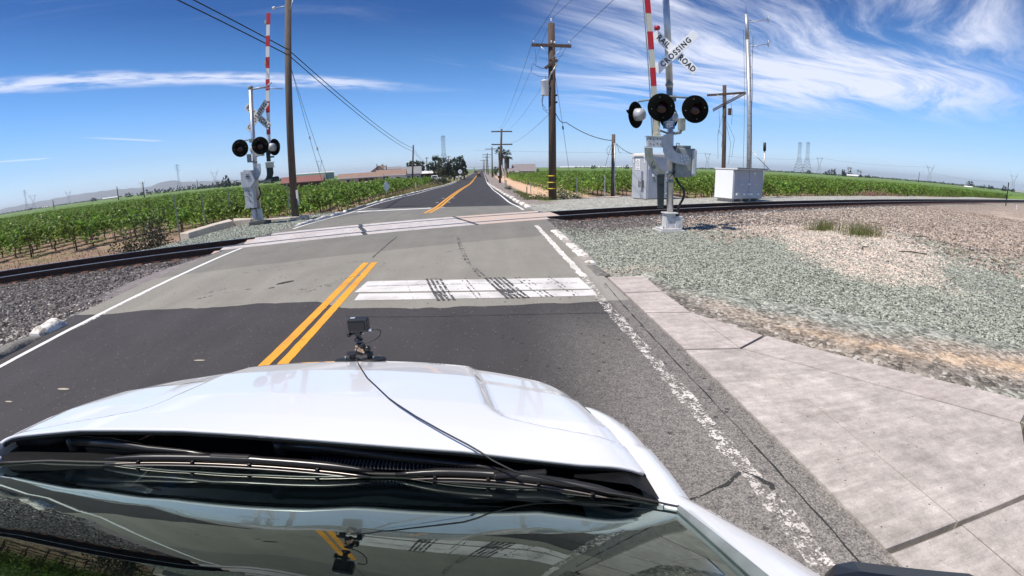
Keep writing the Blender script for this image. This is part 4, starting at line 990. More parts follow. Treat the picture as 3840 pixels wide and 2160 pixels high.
for a0, a1_, D, e_ in ((36.5, 60.8, 640, .03), (10.5, 36.5, 700, .05), (-34, -24.5, 420, .10), (-62, -42, 900, .06)):
    for a_ in np.arange(a0, a1_, .035):
        x, y = az(a_ + random.uniform(-.02, .02), D + random.uniform(-10, 10)); h = (1.9 + D * math.tan(R(e_)) + 1.1) * random.uniform(.7, 1.05)
        for z_ in np.arange(.3, h, .75): P.append((x, y, -1.1 + z_))
V, F_ = leafquads(np.array(P), 1.5, .1, 5)
tag(npmesh("treeline", V, F_, M_TREE3), "dark thin line of far hedges along the horizon", "hedge line", kind='stuff')

# fan palms
M_PALMF = mat("palm_frond", (.060, .085, .03), .7, 0, (.03, .05, .02), 2, 3, translucent=.1, island=.3)
M_PALMT = mat("palm_skirt", (.16, .13, .10), .95, 0, (.07, .055, .045), 4, 4)
def palm(x, y, zb, h, rc, label, group, nf=34, skirt=.5, tr=.3):
    o = empty("fan_palm", (x, y, zb), label, "palm tree", group); b = MB(); r_ = random.Random(int(x * 7 + y))
    b.tube([(0, 0, -.3), (.02, 0, h * .5), (0, 0, h)], [tr, tr * .85, tr * .7], 8); b.build("trunk", M_PALMT, o)
    if skirt:
        b = MB(); b.lathe([(tr * .8, h * (1 - skirt)), (rc * .30, h * (1 - skirt * .8)), (rc * .38, h * .90), (tr, h)], n=12)
        me_ = b.build("dead_frond_skirt", M_PALMT, o)
        for v_ in me_.data.vertices: v_.co.x *= r_.uniform(.8, 1.2); v_.co.y *= r_.uniform(.8, 1.2)
    b = MB()
    for k in range(nf):
        a_ = r_.uniform(0, 6.28); el_ = r_.uniform(-.6, 1.3); L_ = rc * r_.uniform(.75, 1.1)
        d = Vector((math.cos(a_) * math.cos(el_), math.sin(a_) * math.cos(el_), math.sin(el_))); u = d.cross(Vector((0, 0, 1))).normalized(); c = Vector((0, 0, h + .1)) + d * L_ * .45
        for j in range(7):
            f_ = (j - 3) / 3.4; tip = c + (d * math.cos(f_ * 1.3) + u * math.sin(f_ * 1.3)) * L_ * .6 - Vector((0, 0, .12 * L_ * abs(f_) + .1 * L_))
            s_ = (d.cross(u)) * .03 * L_ + u * .05 * L_; b.add([c, c + (tip - c) * .55 + s_, tip, c + (tip - c) * .55 - s_], [(0, 1, 2, 3)])
        b.add([(0, 0, h), (.03, .03, h), c + Vector((.03, 0, 0)), c], [(0, 1, 2, 3)])
    b.build("crown", M_PALMF, o); return o
palm(5.6, 138, -1.2, 8.0, 1.9, "tall fan palm behind the roadside pole, the left of the close pair", "fan palms beyond the dirt track", skirt=.75)
palm(7.7, 141, -1.2, 6.8, 2.1, "shorter fuller fan palm of the close pair behind the roadside pole", "fan palms beyond the dirt track", skirt=.7)
for a_, D, e_, lb in ((-12.28, 160, 1.02, "small palm head above the tan gable"), (43.57, 470, .88, "left of the two far palms over the white roof"), (43.79, 472, .86, "right of the two far palms over the white roof"), (44.59, 470, .70, "far thin palm right of the white roof"), (44.88, 475, .58, "shaggy far palm right of the thin one")):
    x, y = az(a_, D); h = 3.0 + D * math.tan(R(e_)); palm(x, y, -1.1, h - (.4 if D < 200 else 1.4), .6 if D < 200 else 1.5, lb, "far palms on the horizon", 20, 0, .09 if D < 200 else .25)

# grass tufts, flowers and scrub
M_GRASS = mat("green_grass_tuft", (.11, .15, .035), .8, 0, (.22, .20, .08), 3, 3, translucent=.2, island=.3)
M_DRY = mat("dry_grass", (.40, .31, .16), .85, island=.3, translucent=.15)
M_FLOW = mat("pale_yellow_flowers", (.72, .66, .38), .8, island=.25, translucent=.2)
def blades(P, h, wd, seed, lean=.45):
    r_ = np.random.default_rng(seed); n = len(P); a_ = r_.uniform(0, 6.28, n); hh = h * r_.uniform(.5, 1.15, n)
    d = np.stack([np.cos(a_), np.sin(a_), 0 * a_], 1); u = np.stack([-np.sin(a_), np.cos(a_), 0 * a_], 1) * wd; ln = (r_.uniform(0, lean, n) * hh)[:, None]
    up_ = np.stack([0 * a_, 0 * a_, hh], 1)
    V = np.stack([P - u, P + u, P + d * ln * .4 + up_ * .6 + u * .6, P + d * ln * .4 + up_ * .6 - u * .6, P + d * ln + up_], 1)
    i = (np.arange(n) * 5)[:, None]; return V.reshape(-1, 3), np.concatenate([i + [0, 1, 2], i + [0, 2, 3], i + [3, 2, 4]], 0)
def tuft(x, y, r, h, n, m, label, group=None, cat="grass tuft", wd=.006, name="grass_tuft", elong=1.0):
    r_ = np.random.default_rng(int(abs(x * 100 + y * 10))); q = r_.normal(0, r / 2, (n, 2)); q[:, 0] *= elong; px_, py_ = x + q[:, 0], y + q[:, 1]
    P = np.stack([px_ - x, py_ - y, ground(px_, py_) - gz(x, y)], 1); V, F_ = blades(P, h, wd, n)
    o = npmesh(name, V, F_, m); o.location = (x, y, gz(x, y)); return tag(o, label, cat, group)
tuft(10.5, 11.9, .42, .38, 420, M_GRASS, "left of two green grass tufts on the pale stones", "grass tufts on the slope", elong=1.5)
tuft(11.1, 10.85, .5, .40, 560, M_GRASS, "right and larger of two green grass tufts on the pale stones", "grass tufts on the slope", elong=1.5)
tuft(12.9, 8.6, .5, .08, 120, M_GRASS, "sparse low green weeds at the right of the slope", None, "weeds", name="weeds")
V, F_ = blades(np.array([(x, y, gz(x, y)) for x, y in [(random.uniform(-10.6, -7.4), random.uniform(24, 95)) for _ in range(5200)]]), .28, .02, 8)
tag(npmesh("verge_grass", V, F_, M_GRASS), "green and dry grass on the verge between the left kerb and the vines", "grass", kind='stuff')
V, F_ = blades(np.array([(x, y, gz(x, y)) for x, y in [(random.gauss(-9.0, .8), random.uniform(48, 80)) for _ in range(1500)]]), .45, .02, 9)
tag(npmesh("dry_grass", V, F_, M_DRY), "straw coloured dry grass patch on the left verge", "grass", kind='stuff')
V, F_ = blades(np.array([(x, y, gz(x, y)) for x, y in [(random.gauss(3.6, .35), random.uniform(26, 44)) for _ in range(2600)]]), .25, .014, 10)
tag(npmesh("weed_strip", V, F_, M_GRASS), "low green weeds along the mauve verge right of the far kerb", "weeds", kind='stuff')
V, F_ = blades(np.array([(x, y, gz(x, y)) for x, y in [(random.uniform(-26, -12), random.uniform(9, 21)) for _ in range(2600)] if tk(x, y) > 3.5]), .16, .012, 11)
tag(npmesh("field_edge_grass", V, F_, M_GRASS), "thin grass on the brown soil between the track and the left vines", "grass", kind='stuff')
def shrub(x, y, r, h, n, leaf, m, label, cat="shrub", name="shrub", fl=None):
    o = empty(name, (x, y, gz(x, y)), label, cat); r_ = np.random.default_rng(int(abs(x * 13 + y * 7)))
    q = r_.normal(0, .42, (n, 3)); P = np.stack([q[:, 0] * r, q[:, 1] * r, np.abs(q[:, 2]) * h * .9 + .05], 1)
    V, F_ = leafquads(P, leaf, .3, 6); npmesh("foliage", V, F_, m, parent=o)
    b = MB()
    for k in range(9): b.tube([(0, 0, -.05), (r_.normal(0, r * .2), r_.normal(0, r * .2), h * .4), (r_.normal(0, r * .4), r_.normal(0, r * .4), h * .8)], [.014, .009, .004], 4)
    b.build("stem", M_BARK, o)
    if fl:
        k = r_.integers(0, n, fl); V, F_ = leafquads(P[k] * 1.05 + (0, 0, .06), leaf * 1.3, 1.2, 8); npmesh("flowers", V, F_, M_FLOW, parent=o)
M_SCRUB = mat("grey_scrub_leaf", (.085, .088, .05), .9, 0, (.045, .05, .03), 4, 3, island=.4)
shrub(-13.0, 15.9, .8, 1.9, 1900, .085, M_SCRUB, "grey green scrub bush in front of the concrete wall's end, by the fence post")
shrub(-14.0, 15.6, .8, 1.4, 1200, .08, M_SCRUB, "browner half dry bush left of the grey green scrub")
shrub(3.35, 27.2, .7, .4, 420, .06, M_TREE2, "flowering weed clump left of the brown pole", "weeds", "flowering_weeds", 160)
shrub(4.9, 27.0, .8, .45, 500, .06, M_TREE2, "pale flowering weed clump right of the brown pole's foot", "weeds", "flowering_weeds", 330)
shrub(4.6, 28.1, .7, 1.0, 500, .07, M_TREE2, "taller yellowish weed clump behind the brown pole", "weeds", "flowering_weeds", 200)
shrub(5.7, 27.0, .5, .35, 260, .05, M_TREE2, "small pale flowering weeds beside the thin fence post", "weeds", "flowering_weeds", 160)
shrub(3.8, 29.9, .5, .35, 400, .06, M_TREE, "green weed clump by the black stake", "weeds", "weed_clump")
shrub(2.85, 49.5, .5, .5, 300, .08, M_TREE, "green weed clump at the foot of the white marker post", "weeds", "weed_clump")
M_BRUSH = mat("dead_brush", (.30, .17, .13), .9, island=.4)
o = empty("brush_pile", (44.3, 41.5, gz(44.3, 41.5)), "heap of dead reddish branches before the right vines", "brush pile"); b = MB(); r_ = random.Random(3)
for k in range(160):
    p = Vector((r_.gauss(0, 1.5), r_.gauss(0, .5), abs(r_.gauss(.35, .3)))); d = Vector((r_.uniform(-1, 1), r_.uniform(-.5, .5), r_.uniform(-.4, .9))).normalized() * r_.uniform(.5, 1.1); b.cyl(p - d / 2, p + d / 2, .022, n=4)
b.build("branches", M_BRUSH, o)
for x, y, a_, L_, lb in ((9.6, 9.2, .5, .5, "dark stick lying on the pale stones at the left"), (10.7, 8.6, -.5, .8, "long dark stick across the pale stones"), (13.2, 10.3, -.2, .5, "dark stick on the brown slope"), (15.6, 14.6, -.5, .5, "dark piece of wood on the ballast slope"), (13.0, 7.6, 1.2, .6, "pale curved root on the soil at the right")):
    b = MB(); b.tube([(-L_ / 2, 0, .03), (0, .05, .05), (L_ / 2, -.03, .03)], .016, 5); o = b.build("stick", M_BARK if "pale" not in lb[:4] else M_DRY, None); o.location = (x, y, gz(x, y)); o.rotation_euler[2] = a_; tag(o, lb, "stick")
# ------------------------------------------------------------------ poles, wires
M_POLE = mat("weathered_pole_wood", (.115, .075, .052), .9, 0, (.055, .036, .026), 3, 6, .35, .65, .5, 40, stretch=(6, 6, .6))
M_POLEL = mat("grey_brown_pole_wood", (.145, .11, .088), .9, 0, (.075, .056, .045), 3, 6, .35, .65, .5, 40, stretch=(6, 6, .6))
M_GALV = mat("galvanised_steel", (.52, .53, .53), .42, .55, (.40, .41, .42), 5, 4)
M_INS = mat("white_insulator", (.75, .76, .78), .3)
M_CABLE = mat("black_cable", (.012, .012, .014), .5)
M_WIRE = mat("grey_wire", (.10, .105, .11), .5, .5)
M_BLACK = mat("black_iron", (.012, .014, .013), .55)
M_YTAPE = mat("yellow_band", (.75, .52, .03), .6)
def V3(*a_): return Vector(a_)
def wood_pole(name, base, top, r0, r1, label, group=None, m=M_POLE, cat="utility pole"):
    o = empty(name, base, label, cat, group); b = MB(); b.cyl((0, 0, -.4), V3(*top) - V3(*base), r0, r1, 14); b.build("pole", m, o); return o
def xarm(parent, base, c, p0, p1, th, m, ins=3, nm="crossarm"):
    """crossarm with insulators between two world points"""
    p0, p1, base = V3(*p0), V3(*p1), V3(*base); b = MB(); d = (p1 - p0); L_ = d.length; d.normalize(); u = V3(0, 0, 1) if abs(d.z) < .9 else V3(1, 0, 0)
    M_ = Matrix((d, u.cross(d).normalized(), d.cross(u.cross(d).normalized()).normalized())).transposed()
    b.box((p0 + p1) / 2 - base, (L_, th, th * 1.25), M=M_); a_ = b.build(nm, m, parent)
    for k in range(ins):
        q = p0 + d * L_ * (.05 + .9 * k / max(1, ins - 1)) - base
        b = MB(); b.lathe([(.012, 0), (.015, .08), (.05, .085), (.055, .12), (.035, .14), (.05, .15), (.045, .19), (.01, .21)], q + V3(0, 0, th * .6), n=10); b.build("insulator", M_INS, a_)
    return a_
def wire(name, pts, r, label, m=M_WIRE, sag=0.0, n=14, cat="wire", group=None, parent=None):
    P = []; pts = [V3(*p) for p in pts]
    for a_, b_ in zip(pts[:-1], pts[1:]):
        for i in range(n):
            q = i / n; P.append(a_.lerp(b_, q) - V3(0, 0, sag * 4 * q * (1 - q)))
    P.append(pts[-1]); b = MB(); b.tube(P, r, 5)
    if parent: return b.build(name, m, parent)
    o = b.build(name, m, None); return tag(o, label, cat, group)
# left tall pole
LB, LT = (-9.59, 22.29, 0.0), (-9.30, 22.42, 10.9)
lp = wood_pole("utility_pole", LB, LT, .19, .155, "tall brown wooden pole right of the left crossing signal", m=M_POLEL)
o_ = V3(*LB)
b = MB(); b.cyl(V3(-10.1, 22.5, 10.5) - o_, V3(-9.2, 22.45, 10.55) - o_, .02, n=6); b.cyl(V3(-9.15, 22.2, 10.2) - o_, V3(-8.95, 22.2, 10.75) - o_, .02, n=6); b.build("bracket", M_GALV, lp)
b = MB(); b.lathe([(.02, -.08), (.07, -.06), (.08, .02), (.05, .08)], V3(-10.12, 22.5, 10.52) - o_, (1, 0, .2), 10); b.build("insulator", M_INS, lp)
for z_ in (8.26, 7.99):
    b = MB(); b.box(V3(-9.30, 22.35, z_) - o_, (.16, .12, .08)); b.cyl(V3(-9.30, 22.2, z_) - o_, V3(-9.30, 22.5, z_) - o_, .03, n=6); b.build("cable_clamp", M_BLACK, lp)
b = MB(); b.box(V3(-9.32, 22.2, .95) - o_, (.10, .08, .75)); b.build("ground_wire_guard", mat("cream_guard", (.75, .72, .62), .6), lp)
b = MB(); b.box(V3(-9.40, 22.16, .65) - o_, (.12, .1, .5)); b.build("junction_box", M_BLACK, lp)
# thick twin cables of the left line
g_ = "twin black cables of the left pole line"
L2B, L2T = (-13.0, 83.4, -1.2), (-12.35, 83.5, 6.6)
def dirp(a_, el_, D): return (D * math.sin(R(a_)), D * math.cos(R(a_)), 1.9 + D * math.tan(R(el_)))
for nm, z_, far_z, (A1, E1), (A0, E0), lb in (("upper", 8.26, 6.05, (-25.24, 16.05), (-33.03, 19.98), "upper black cable from the upper left sky past the tall left pole"),
                              ("lower", 7.99, 5.45, (-25.32, 15.42), (-34.74, 19.95), "lower black cable from the upper left sky past the tall left pole")):
    x1, y1 = -9.33, 22.36; p_at = V3(x1, y1, z_); q1 = V3(*dirp(A0, E0, 20.2)); q2 = q1 + (q1 - p_at) * 3
    P = [tuple(q2), tuple(q1), tuple(p_at)]
    fin = V3(-12.45, 83.5, far_z); k = 18
    for i in range(1, k + 1):
        q = i / k; pt = p_at.lerp(fin, q); pt.z -= 1.55 * 4 * q * (1 - q) * .42; P.append(tuple(pt))
    fin2 = V3(-21.3, 177.5, 4.6 if nm == "lower" else 5.0)
    for i in range(1, 9):
        q = i / 8; pt = fin.lerp(fin2, q); pt.z -= 1.2 * 4 * q * (1 - q) * .4; P.append(tuple(pt))
    wire("overhead_cable", P, .028, lb, M_CABLE, 0, 1, "cable", g_)
for dx_, lb in ((-.15, "left of two guy wires slanting down from the tall left pole"), (.15, "right of two guy wires slanting down from the tall left pole")):
    p0, p1 = V3(-9.25, 22.44, 7.3), V3(-8.6 + dx_ * 1.6, 25.8, -.2); o = wire("guy_wire", [p0, p1], .011, lb, M_WIRE, 0, 2, "guy wire", "guy wires of the left pole")
    q = p0.lerp(p1, .44 if dx_ < 0 else .52); b = MB(); b.lathe([(.01, -.12), (.05, -.08), (.05, .08), (.01, .12)], q, p1 - p0, 8); b.build("strain_insulator", M_INS, o)
# poles further along the left
lp2 = wood_pole("utility_pole", L2B, L2T, .17, .13, "second pole of the left line, standing among the roadside vines", "poles of the left line", M_POLE)
for base, top, lb in (((-21.7, 177.5, -1.1), (-21.3, 177.5, 7.0), "third pole of the left line, behind the shed with white roof"), ((-17.3, 177.4, -1.2), (-16.9, 177.4, 6.8), "grey pole in front of the roadside tree clump"), ((-13.9, 187, -1.1), (-13.5, 187.1, 7.4), "thin pole rising above the roadside tree clump")):
    q = wood_pole("utility_pole", base, top, .2, .17, lb, "poles of the left line", M_POLEL)
    xarm(q, base, 0, (top[0] - .8, top[1], top[2] - .3), (top[0] + .8, top[1], top[2] - .3), .14, M_POLE, 2)
# right tall pole with crossarm, transformer and bands
RB, RT = (4.08, 26.51, 0.0), (4.15, 26.48, 10.18)
rp = wood_pole("utility_pole", RB, RT, .235, .19, "tall dark pole with crossarm, white transformer and three yellow bands"); o_ = V3(*RB)
for z_ in (1.36, .98, .62):
    b = MB(); b.cyl((0, 0, z_), (0, 0, z_ + .06), .236, .235, 16); b.build("yellow_band", M_YTAPE, rp)
ca1 = xarm(rp, RB, 0, (3.0, 26.45, 8.92), (5.22, 26.15, 8.80), .13, M_POLE, 3)
xarm(rp, RB, 0, (3.72, 26.35, 7.55), (4.42, 26.2, 8.02), .12, M_POLE, 0, "cutout_arm")
b = MB()
for s_ in (-1, 1): b.cyl(V3(4.13, 26.2, 8.1) - o_, V3(4.11 + s_ * .62, 26.25, 8.78) - o_, .018, n=6)
b.build("arm_brace", M_GALV, rp)
b = MB(); b.lathe([(.015, 0), (.02, .1), (.06, .11), (.06, .16), (.04, .18), (.055, .2), (.05, .28), (.01, .3)], V3(4.16, 26.48, 10.2) - o_, n=10); b.lathe([(.015, 0), (.06, .05), (.06, .12), (.01, .16)], V3(4.3, 26.3, 8.95) - o_, n=10); b.build("insulator", M_INS, rp)
b = MB(); b.lathe([(.01, -.45), (.21, -.44), (.225, -.40), (.225, .36), (.235, .37), (.235, .40), (.12, .46), (.01, .48)], V3(3.70, 26.40, 6.45) - o_, n=24); tf = b.build("transformer", mat("transformer_enamel", (.70, .71, .72), .35), rp)
b = MB(); b.lathe([(.02, 0), (.045, .03), (.02, .07), (.045, .1), (.02, .14), (.045, .17), (.01, .22)], V3(3.74, 26.40, 6.92) - o_, n=10); b.build("bushing", M_GALV, tf)
b = MB(); b.box(V3(3.95, 26.42, 6.55) - o_, (.3, .08, .12)); b.box(V3(3.95, 26.42, 6.3) - o_, (.3, .08, .08)); b.build("hanger", M_GALV, tf)
b = MB(); b.cyl(V3(4.0, 26.25, 7.15) - o_, V3(4.38, 26.2, 7.75) - o_, .045, n=8); b.cyl(V3(3.92, 26.3, 6.9) - o_, V3(4.08, 26.25, 7.35) - o_, .03, n=8); b.build("fuse_cutout", M_GALV, rp)
b = MB(); b.tube([(.05 + x, y, z) for x, y, z in ((-.5, -.1, 6.2), (-.62, -.1, 5.7), (-.55, -.1, 5.25), (-.3, -.15, 5.0), (0, -.2, 5.02))], .014, 5); b.tube([(x, y, z) for x, y, z in ((-.45, -.1, 6.2), (-.55, -.12, 5.55), (-.3, -.15, 5.15), (0, -.2, 5.2))], .014, 5)
b.tube([(-.9, -.1, 8.65), (-.85, -.1, 8.0), (-.9, -.15, 7.7), (-.5, -.2, 7.55), (.1, -.2, 7.6)], .010, 5); b.tube([(-1.1, -.1, 7.85), (-.6, -.2, 7.5), (-.1, -.25, 7.6)], .010, 5); b.tube([(-.7, -.1, 8.2), (-.2, -.2, 8.05), (.7, -.2, 8.3)], .008, 5)
b.tube([(-1.15, -.1, 7.75), (-1.1, -.1, 7.3), (-.7, -.1, 7.1), (-.1, -.2, 7.05)], .010, 5); b.build("jumper_wire", M_CABLE, rp)
b = MB(); b.lathe([(.01, 0), (.09, .03), (.09, .10), (.01, .13)], V3(4.32, 26.3, 5.95) - o_, n=8); b.lathe([(.01, 0), (.09, .03), (.09, .10), (.01, .13)], V3(4.32, 26.3, 5.55) - o_, n=8); b.build("pole_step_bracket", M_BLACK, rp)
gw = "bare wires of the right pole line"
PA = [((3.9, 87.8, 9.3)), (3.4, 150.6, 8.9)]
for p0, up_, lb in (((3.08, 26.45, 9.2), (6.46, 19.92), "wire from the left end of the crossarm up out of the picture"), ((4.16, 26.48, 10.45), (11.49, 19.78), "wire from the pole top up out of the picture"), ((5.15, 26.15, 9.1), (16.48, 19.61), "wire from the right end of the crossarm up out of the picture")):
    q = dirp(up_[0] if p0[0] > 3.5 else 8.7, up_[1] + (0 if p0[0] > 3.5 else .15), 22.0 if p0[0] < 5 else 19.0)
    if p0[0] < 3.5: q = dirp(10.0, 19.9, 22.5)
    q = V3(*q); wire("overhead_wire", [q + (q - V3(*p0)) * 4, q, p0], .012, lb, M_WIRE, .0, 3, group=gw)
for p0, p1, lb in (((3.08, 26.45, 9.2), (3.1, 87.8, 8.9), "wire from the crossarm's left end to the next pole"), ((4.16, 26.48, 10.45), (3.9, 87.8, 9.3), "wire from the pole top to the next pole"), ((5.15, 26.15, 9.1), (4.7, 87.8, 8.9), "wire from the crossarm's right end to the next pole"), ((4.0, 26.6, 5.0), (3.9, 87.8, 6.9), "low wire from below the transformer to the next pole")):
    wire("overhead_wire", [p0, p1], .011, lb, M_WIRE, .9, 18, group=gw)
wire("guy_wire", [(4.3, 26.5, 7.3), (6.4, 31.8, -.5)], .012, "guy wire slanting right from the dark transformer pole", M_WIRE, 0, 2, "guy wire")
b = MB(); b.lathe([(.01, -.14), (.05, -.1), (.05, .1), (.01, .14)], V3(4.3, 26.5, 7.3).lerp(V3(6.4, 31.8, -.5), .38), V3(2.1, 5.3, -7.8), 8); tag(b.build("strain_insulator", M_BLACK, None), "black strain insulator on the guy wire right of the transformer pole", "insulator")
# poles along the right of the far road
rowl = ["first far pole with two crossarms, in front of the fan palms", "second far pole right of the road, single high crossarm", "third far pole right of the road", "fourth far pole right of the road", "fifth far pole right of the road, tiny", "farthest small pole right of the road"]
for (base, top, lb) in zip(((3.3, 87.8, -.85), (3.2, 150.6, -1.1), (2.6, 204.6, -1.2), (2.3, 244.5, -1.2), (1.5, 332, -1.2), (.8, 345.2, -1.2)), ((3.9, 87.8, 9.3), (3.4, 150.6, 8.9), (2.4, 204.6, 8.7), (2.3, 244.5, 8.6), (1.7, 332.1, 8.4), (.9, 345.2, 8.7)), rowl):
    q = wood_pole("utility_pole", base, top, .22, .18, lb, "poles along the right of the far road")
    wa = 2.0 if base[1] < 100 else 2.3
    for dz_ in ((-.45, -2.9) if base[1] < 100 else (-.7,)): xarm(q, base, 0, (top[0] - wa, top[1], top[2] + dz_), (top[0] + wa, top[1], top[2] + dz_ - .05), .17, M_POLE, 4)
b = MB(); b.box((0, 0, .55), (.35, .3, .6)); o = b.build("meter_box", M_WH, None); o.location = (3.0, 87.0, .2); tag(o, "small white box on the first far pole", "box")
# service post with conduit
pb_ = wood_pole("service_post", (8.31, 28.42, -.1), (8.33, 28.41, 3.95), .13, .115, "short wooden service post with steel conduit left of the large cabinet", m=M_POLEL, cat="post")
b = MB(); b.tube([(.10, -.12, -.1), (.10, -.12, .9), (.06, -.13, 1.1), (.06, -.13, 3.4)], .035, 8); b.build("conduit", M_GALV, pb_)
b = MB(); b.box((.1, -.1, 3.45), (.22, .12, .09)); b.build("service_head", M_WH, pb_)
b = MB(); b.tube([(-.25, -.1, 3.35), (-.45, -.1, 3.1), (-.4, -.1, 2.8), (-.15, -.1, 2.75), (-.05, -.1, 3.2)], .012, 5); b.tube([(.15, -.1, 3.45), (.3, -.1, 3.2), (.35, -.1, 2.95), (.5, -.1, 2.9)], .012, 5); b.build("drip_loop", M_CABLE, pb_)
wire("service_wire", [(4.3, 26.4, 5.0), (4.9, 26.5, 4.5), (8.2, 28.3, 3.55)], .022, "service cable sagging from the transformer pole to the short post", M_CABLE, .22, 10, "cable")
wire("service_wire", [(8.45, 28.35, 3.4), (9.15, 26.6, 2.62)], .018, "short cable from the service post to the large cabinet", M_CABLE, .12, 8, "cable")
wire("guy_wire", [(8.2, 28.4, 3.3), (7.0, 27.6, .0)], .012, "guy wire left of the short service post", M_WIRE, 0, 2, "guy wire")
# old pole with V arms
OB, OT = (14.7, 25.81, -.02), (14.60, 25.88, 6.95)
op = wood_pole("old_signal_pole", OB, OT, .135, .115, "old short pole with broken V of two crossarms and dangling wires"); o_ = V3(*OB)
xarm(op, OB, 0, (13.62, 26.25, 6.33), (15.65, 25.3, 6.5), .10, M_POLE, 0)
b = MB()
p0, p1 = V3(13.95, 26.1, 5.42) - o_, V3(15.62, 25.1, 6.48) - o_; d = (p1 - p0).normalized(); s_ = V3(-.02, 0, .085)
for k in (-1, 1):
    q = s_ * k * .55; b.cyl(p0 + q, p1 + q, .05, n=4, smooth=False)
b.build("fallen_crossarm", M_POLE, op)
b = MB()
for s2 in (-1, 1): b.cyl(V3(14.62, 25.75, 5.95) - o_, V3(14.62 + s2 * .5, 25.75 - s2 * .2, 6.38) - o_, .014, n=5)
b.build("arm_brace", M_GALV, op)
b = MB(); b.box(V3(14.86, 25.65, 5.35) - o_, (.16, .16, .4)); b.build("relay_box", M_POLE, op)
b = MB()
r_ = random.Random(5)
for x0, z0, z1, dx_ in ((14.15, 5.4, 3.9, .0), (14.2, 4.2, 3.2, .15), (14.95, 5.9, 4.6, .05), (14.75, 4.7, 2.6, .35), (14.7, 4.5, 2.2, .2), (14.45, 5.3, 2.5, -.3)):
    b.tube([V3(x0, 25.7, z0) - o_, V3(x0 + dx_ * 1.3, 25.6, (z0 + z1) / 2 + .1) - o_, V3(x0 + dx_, 25.65, z1) - o_], .009, 4)
b.tube([V3(14.65, 25.7, 5.4) - o_, V3(14.4, 25.7, 5.1) - o_, V3(14.55, 25.7, 4.95) - o_], .015, 5)
b.build("dangling_wire", M_CABLE, op)
# antenna mast
AB, AT_ = (17.4, 27.13, -.05), (17.05, 27.35, 12.0)
am = empty("antenna_mast", AB, "tall grey steel mast with two small side antennas behind the grey low cabinet", "antenna mast"); o_ = V3(*AB)
b = MB(); b.cyl((0, 0, -.1), (V3(*AT_) - o_) * .86, .17, .15, 14); b.cyl((V3(*AT_) - o_) * .86, V3(*AT_) - o_, .135, .12, 14); b.build("mast", M_GALV, am)
b = MB(); b.cyl(V3(*AT_) - o_, V3(*AT_) - o_ + V3(0, 0, .75), .012, n=5); b.build("lightning_rod", M_WIRE, am)
for z_ in (11.45, 9.85):
    b = MB(); b.cyl(V3(17.15, 27.2, z_) - o_, V3(18.35, 26.8, z_ + .25) - o_, .028, n=6); b.cyl(V3(18.35, 26.8, z_ + .02) - o_, V3(18.35, 26.8, z_ + .50) - o_, .02, n=6)
    b.box(V3(18.28, 26.8, z_ + .25) - o_, (.05, .05, .3)); b.cyl(V3(18.22, 26.8, z_ - .42) - o_, V3(18.22, 26.8, z_ - .36) - o_, .03, n=6); b.cyl(V3(18.22, 26.8, z_ + .85) - o_, V3(18.22, 26.8, z_ + .9) - o_, .03, n=6); b.build("side_antenna", M_GALV, am)
b = MB(); b.tube([V3(17.3, 27.05, z_) - o_ + V3(.04 * math.sin(z_ * 2), 0, 0) for z_ in np.linspace(.3, 10.5, 16)], .016, 5); b.tube([V3(17.0, 27.3, .2) - o_, V3(16.85, 27.4, 11) - o_], .011, 4); b.build("coax_cable", M_CABLE, am)
b = MB()
for z_ in np.arange(2.5, 11.8, .75): b.cyl(V3(17.1, 27.0, z_) - o_, V3(17.1, 26.9, z_) - o_, .022, n=5)
b.build("step_bolt", M_BLACK, am)
b = MB(); b.tube([V3(17.35, 26.95, 3.1) - o_, V3(18.4, 26.3, 1.9) - o_], .03, 6); b.build("cable_brace", M_GALV, am)
# thin pole with a dark head
tp = empty("whip_pole", (25.36, 37.18, -.5), "thin pole with a long dark head right of the low cabinet", "antenna"); b = MB(); b.cyl((0, 0, -.2), (-.08, 0, 4.3), .07, .06, 8); b.build("pole", M_GALV, tp); b = MB(); b.cyl((-.08, 0, 4.15), (-.1, 0, 4.9), .14, .12, 10); b.build("antenna_head", M_BLACK, tp)

# ------------------------------------------------------------------ crossing signals
M_ALU = mat("signal_aluminium", (.60, .61, .62), .38, .75, (.48, .49, .50), 4, 4)
M_SILV = mat("silver_painted_iron", (.52, .54, .56), .45, .15, (.38, .40, .42), 4, 5)
M_SILVD = mat("dull_silver_paint", (.30, .33, .32), .6, .1, (.20, .22, .21), 6, 5)
M_SIGW = mat("white_sign_sheet", (.90, .90, .90), .45)
M_SIGWD = mat("aged_white_sign_sheet", (.62, .62, .58), .6)
M_TXT = mat("black_lettering", (.01, .01, .01), .5)
M_DISC = mat("signal_background_black", (.002, .0025, .002), .8, spec=.08)
M_LENS = mat("dark_red_lens", (.030, .0015, .002), .15)
M_RED = mat("red_reflective_stripe", (.52, .022, .024), .45)
M_ARMW = mat("arm_shaded_white", (.60, .58, .46), .55)  # beige tone puts the arm's shaded side into its white
M_ARMW2 = mat("arm_white", (.75, .75, .72), .55)
M_LAMPR = mat("red_lamp_housing", (.42, .02, .05), .4)
M_BLUE = mat("blue_sign_sheet", (.02, .085, .22), .4)
M_FOOTW = mat("pale_foot_paint", (.60, .59, .57), .55, 0, (.42, .38, .42), 7, 6, .45, .7)
M_PLATE_D = mat("dark_counterweight", (.035, .048, .048), .55, .2)
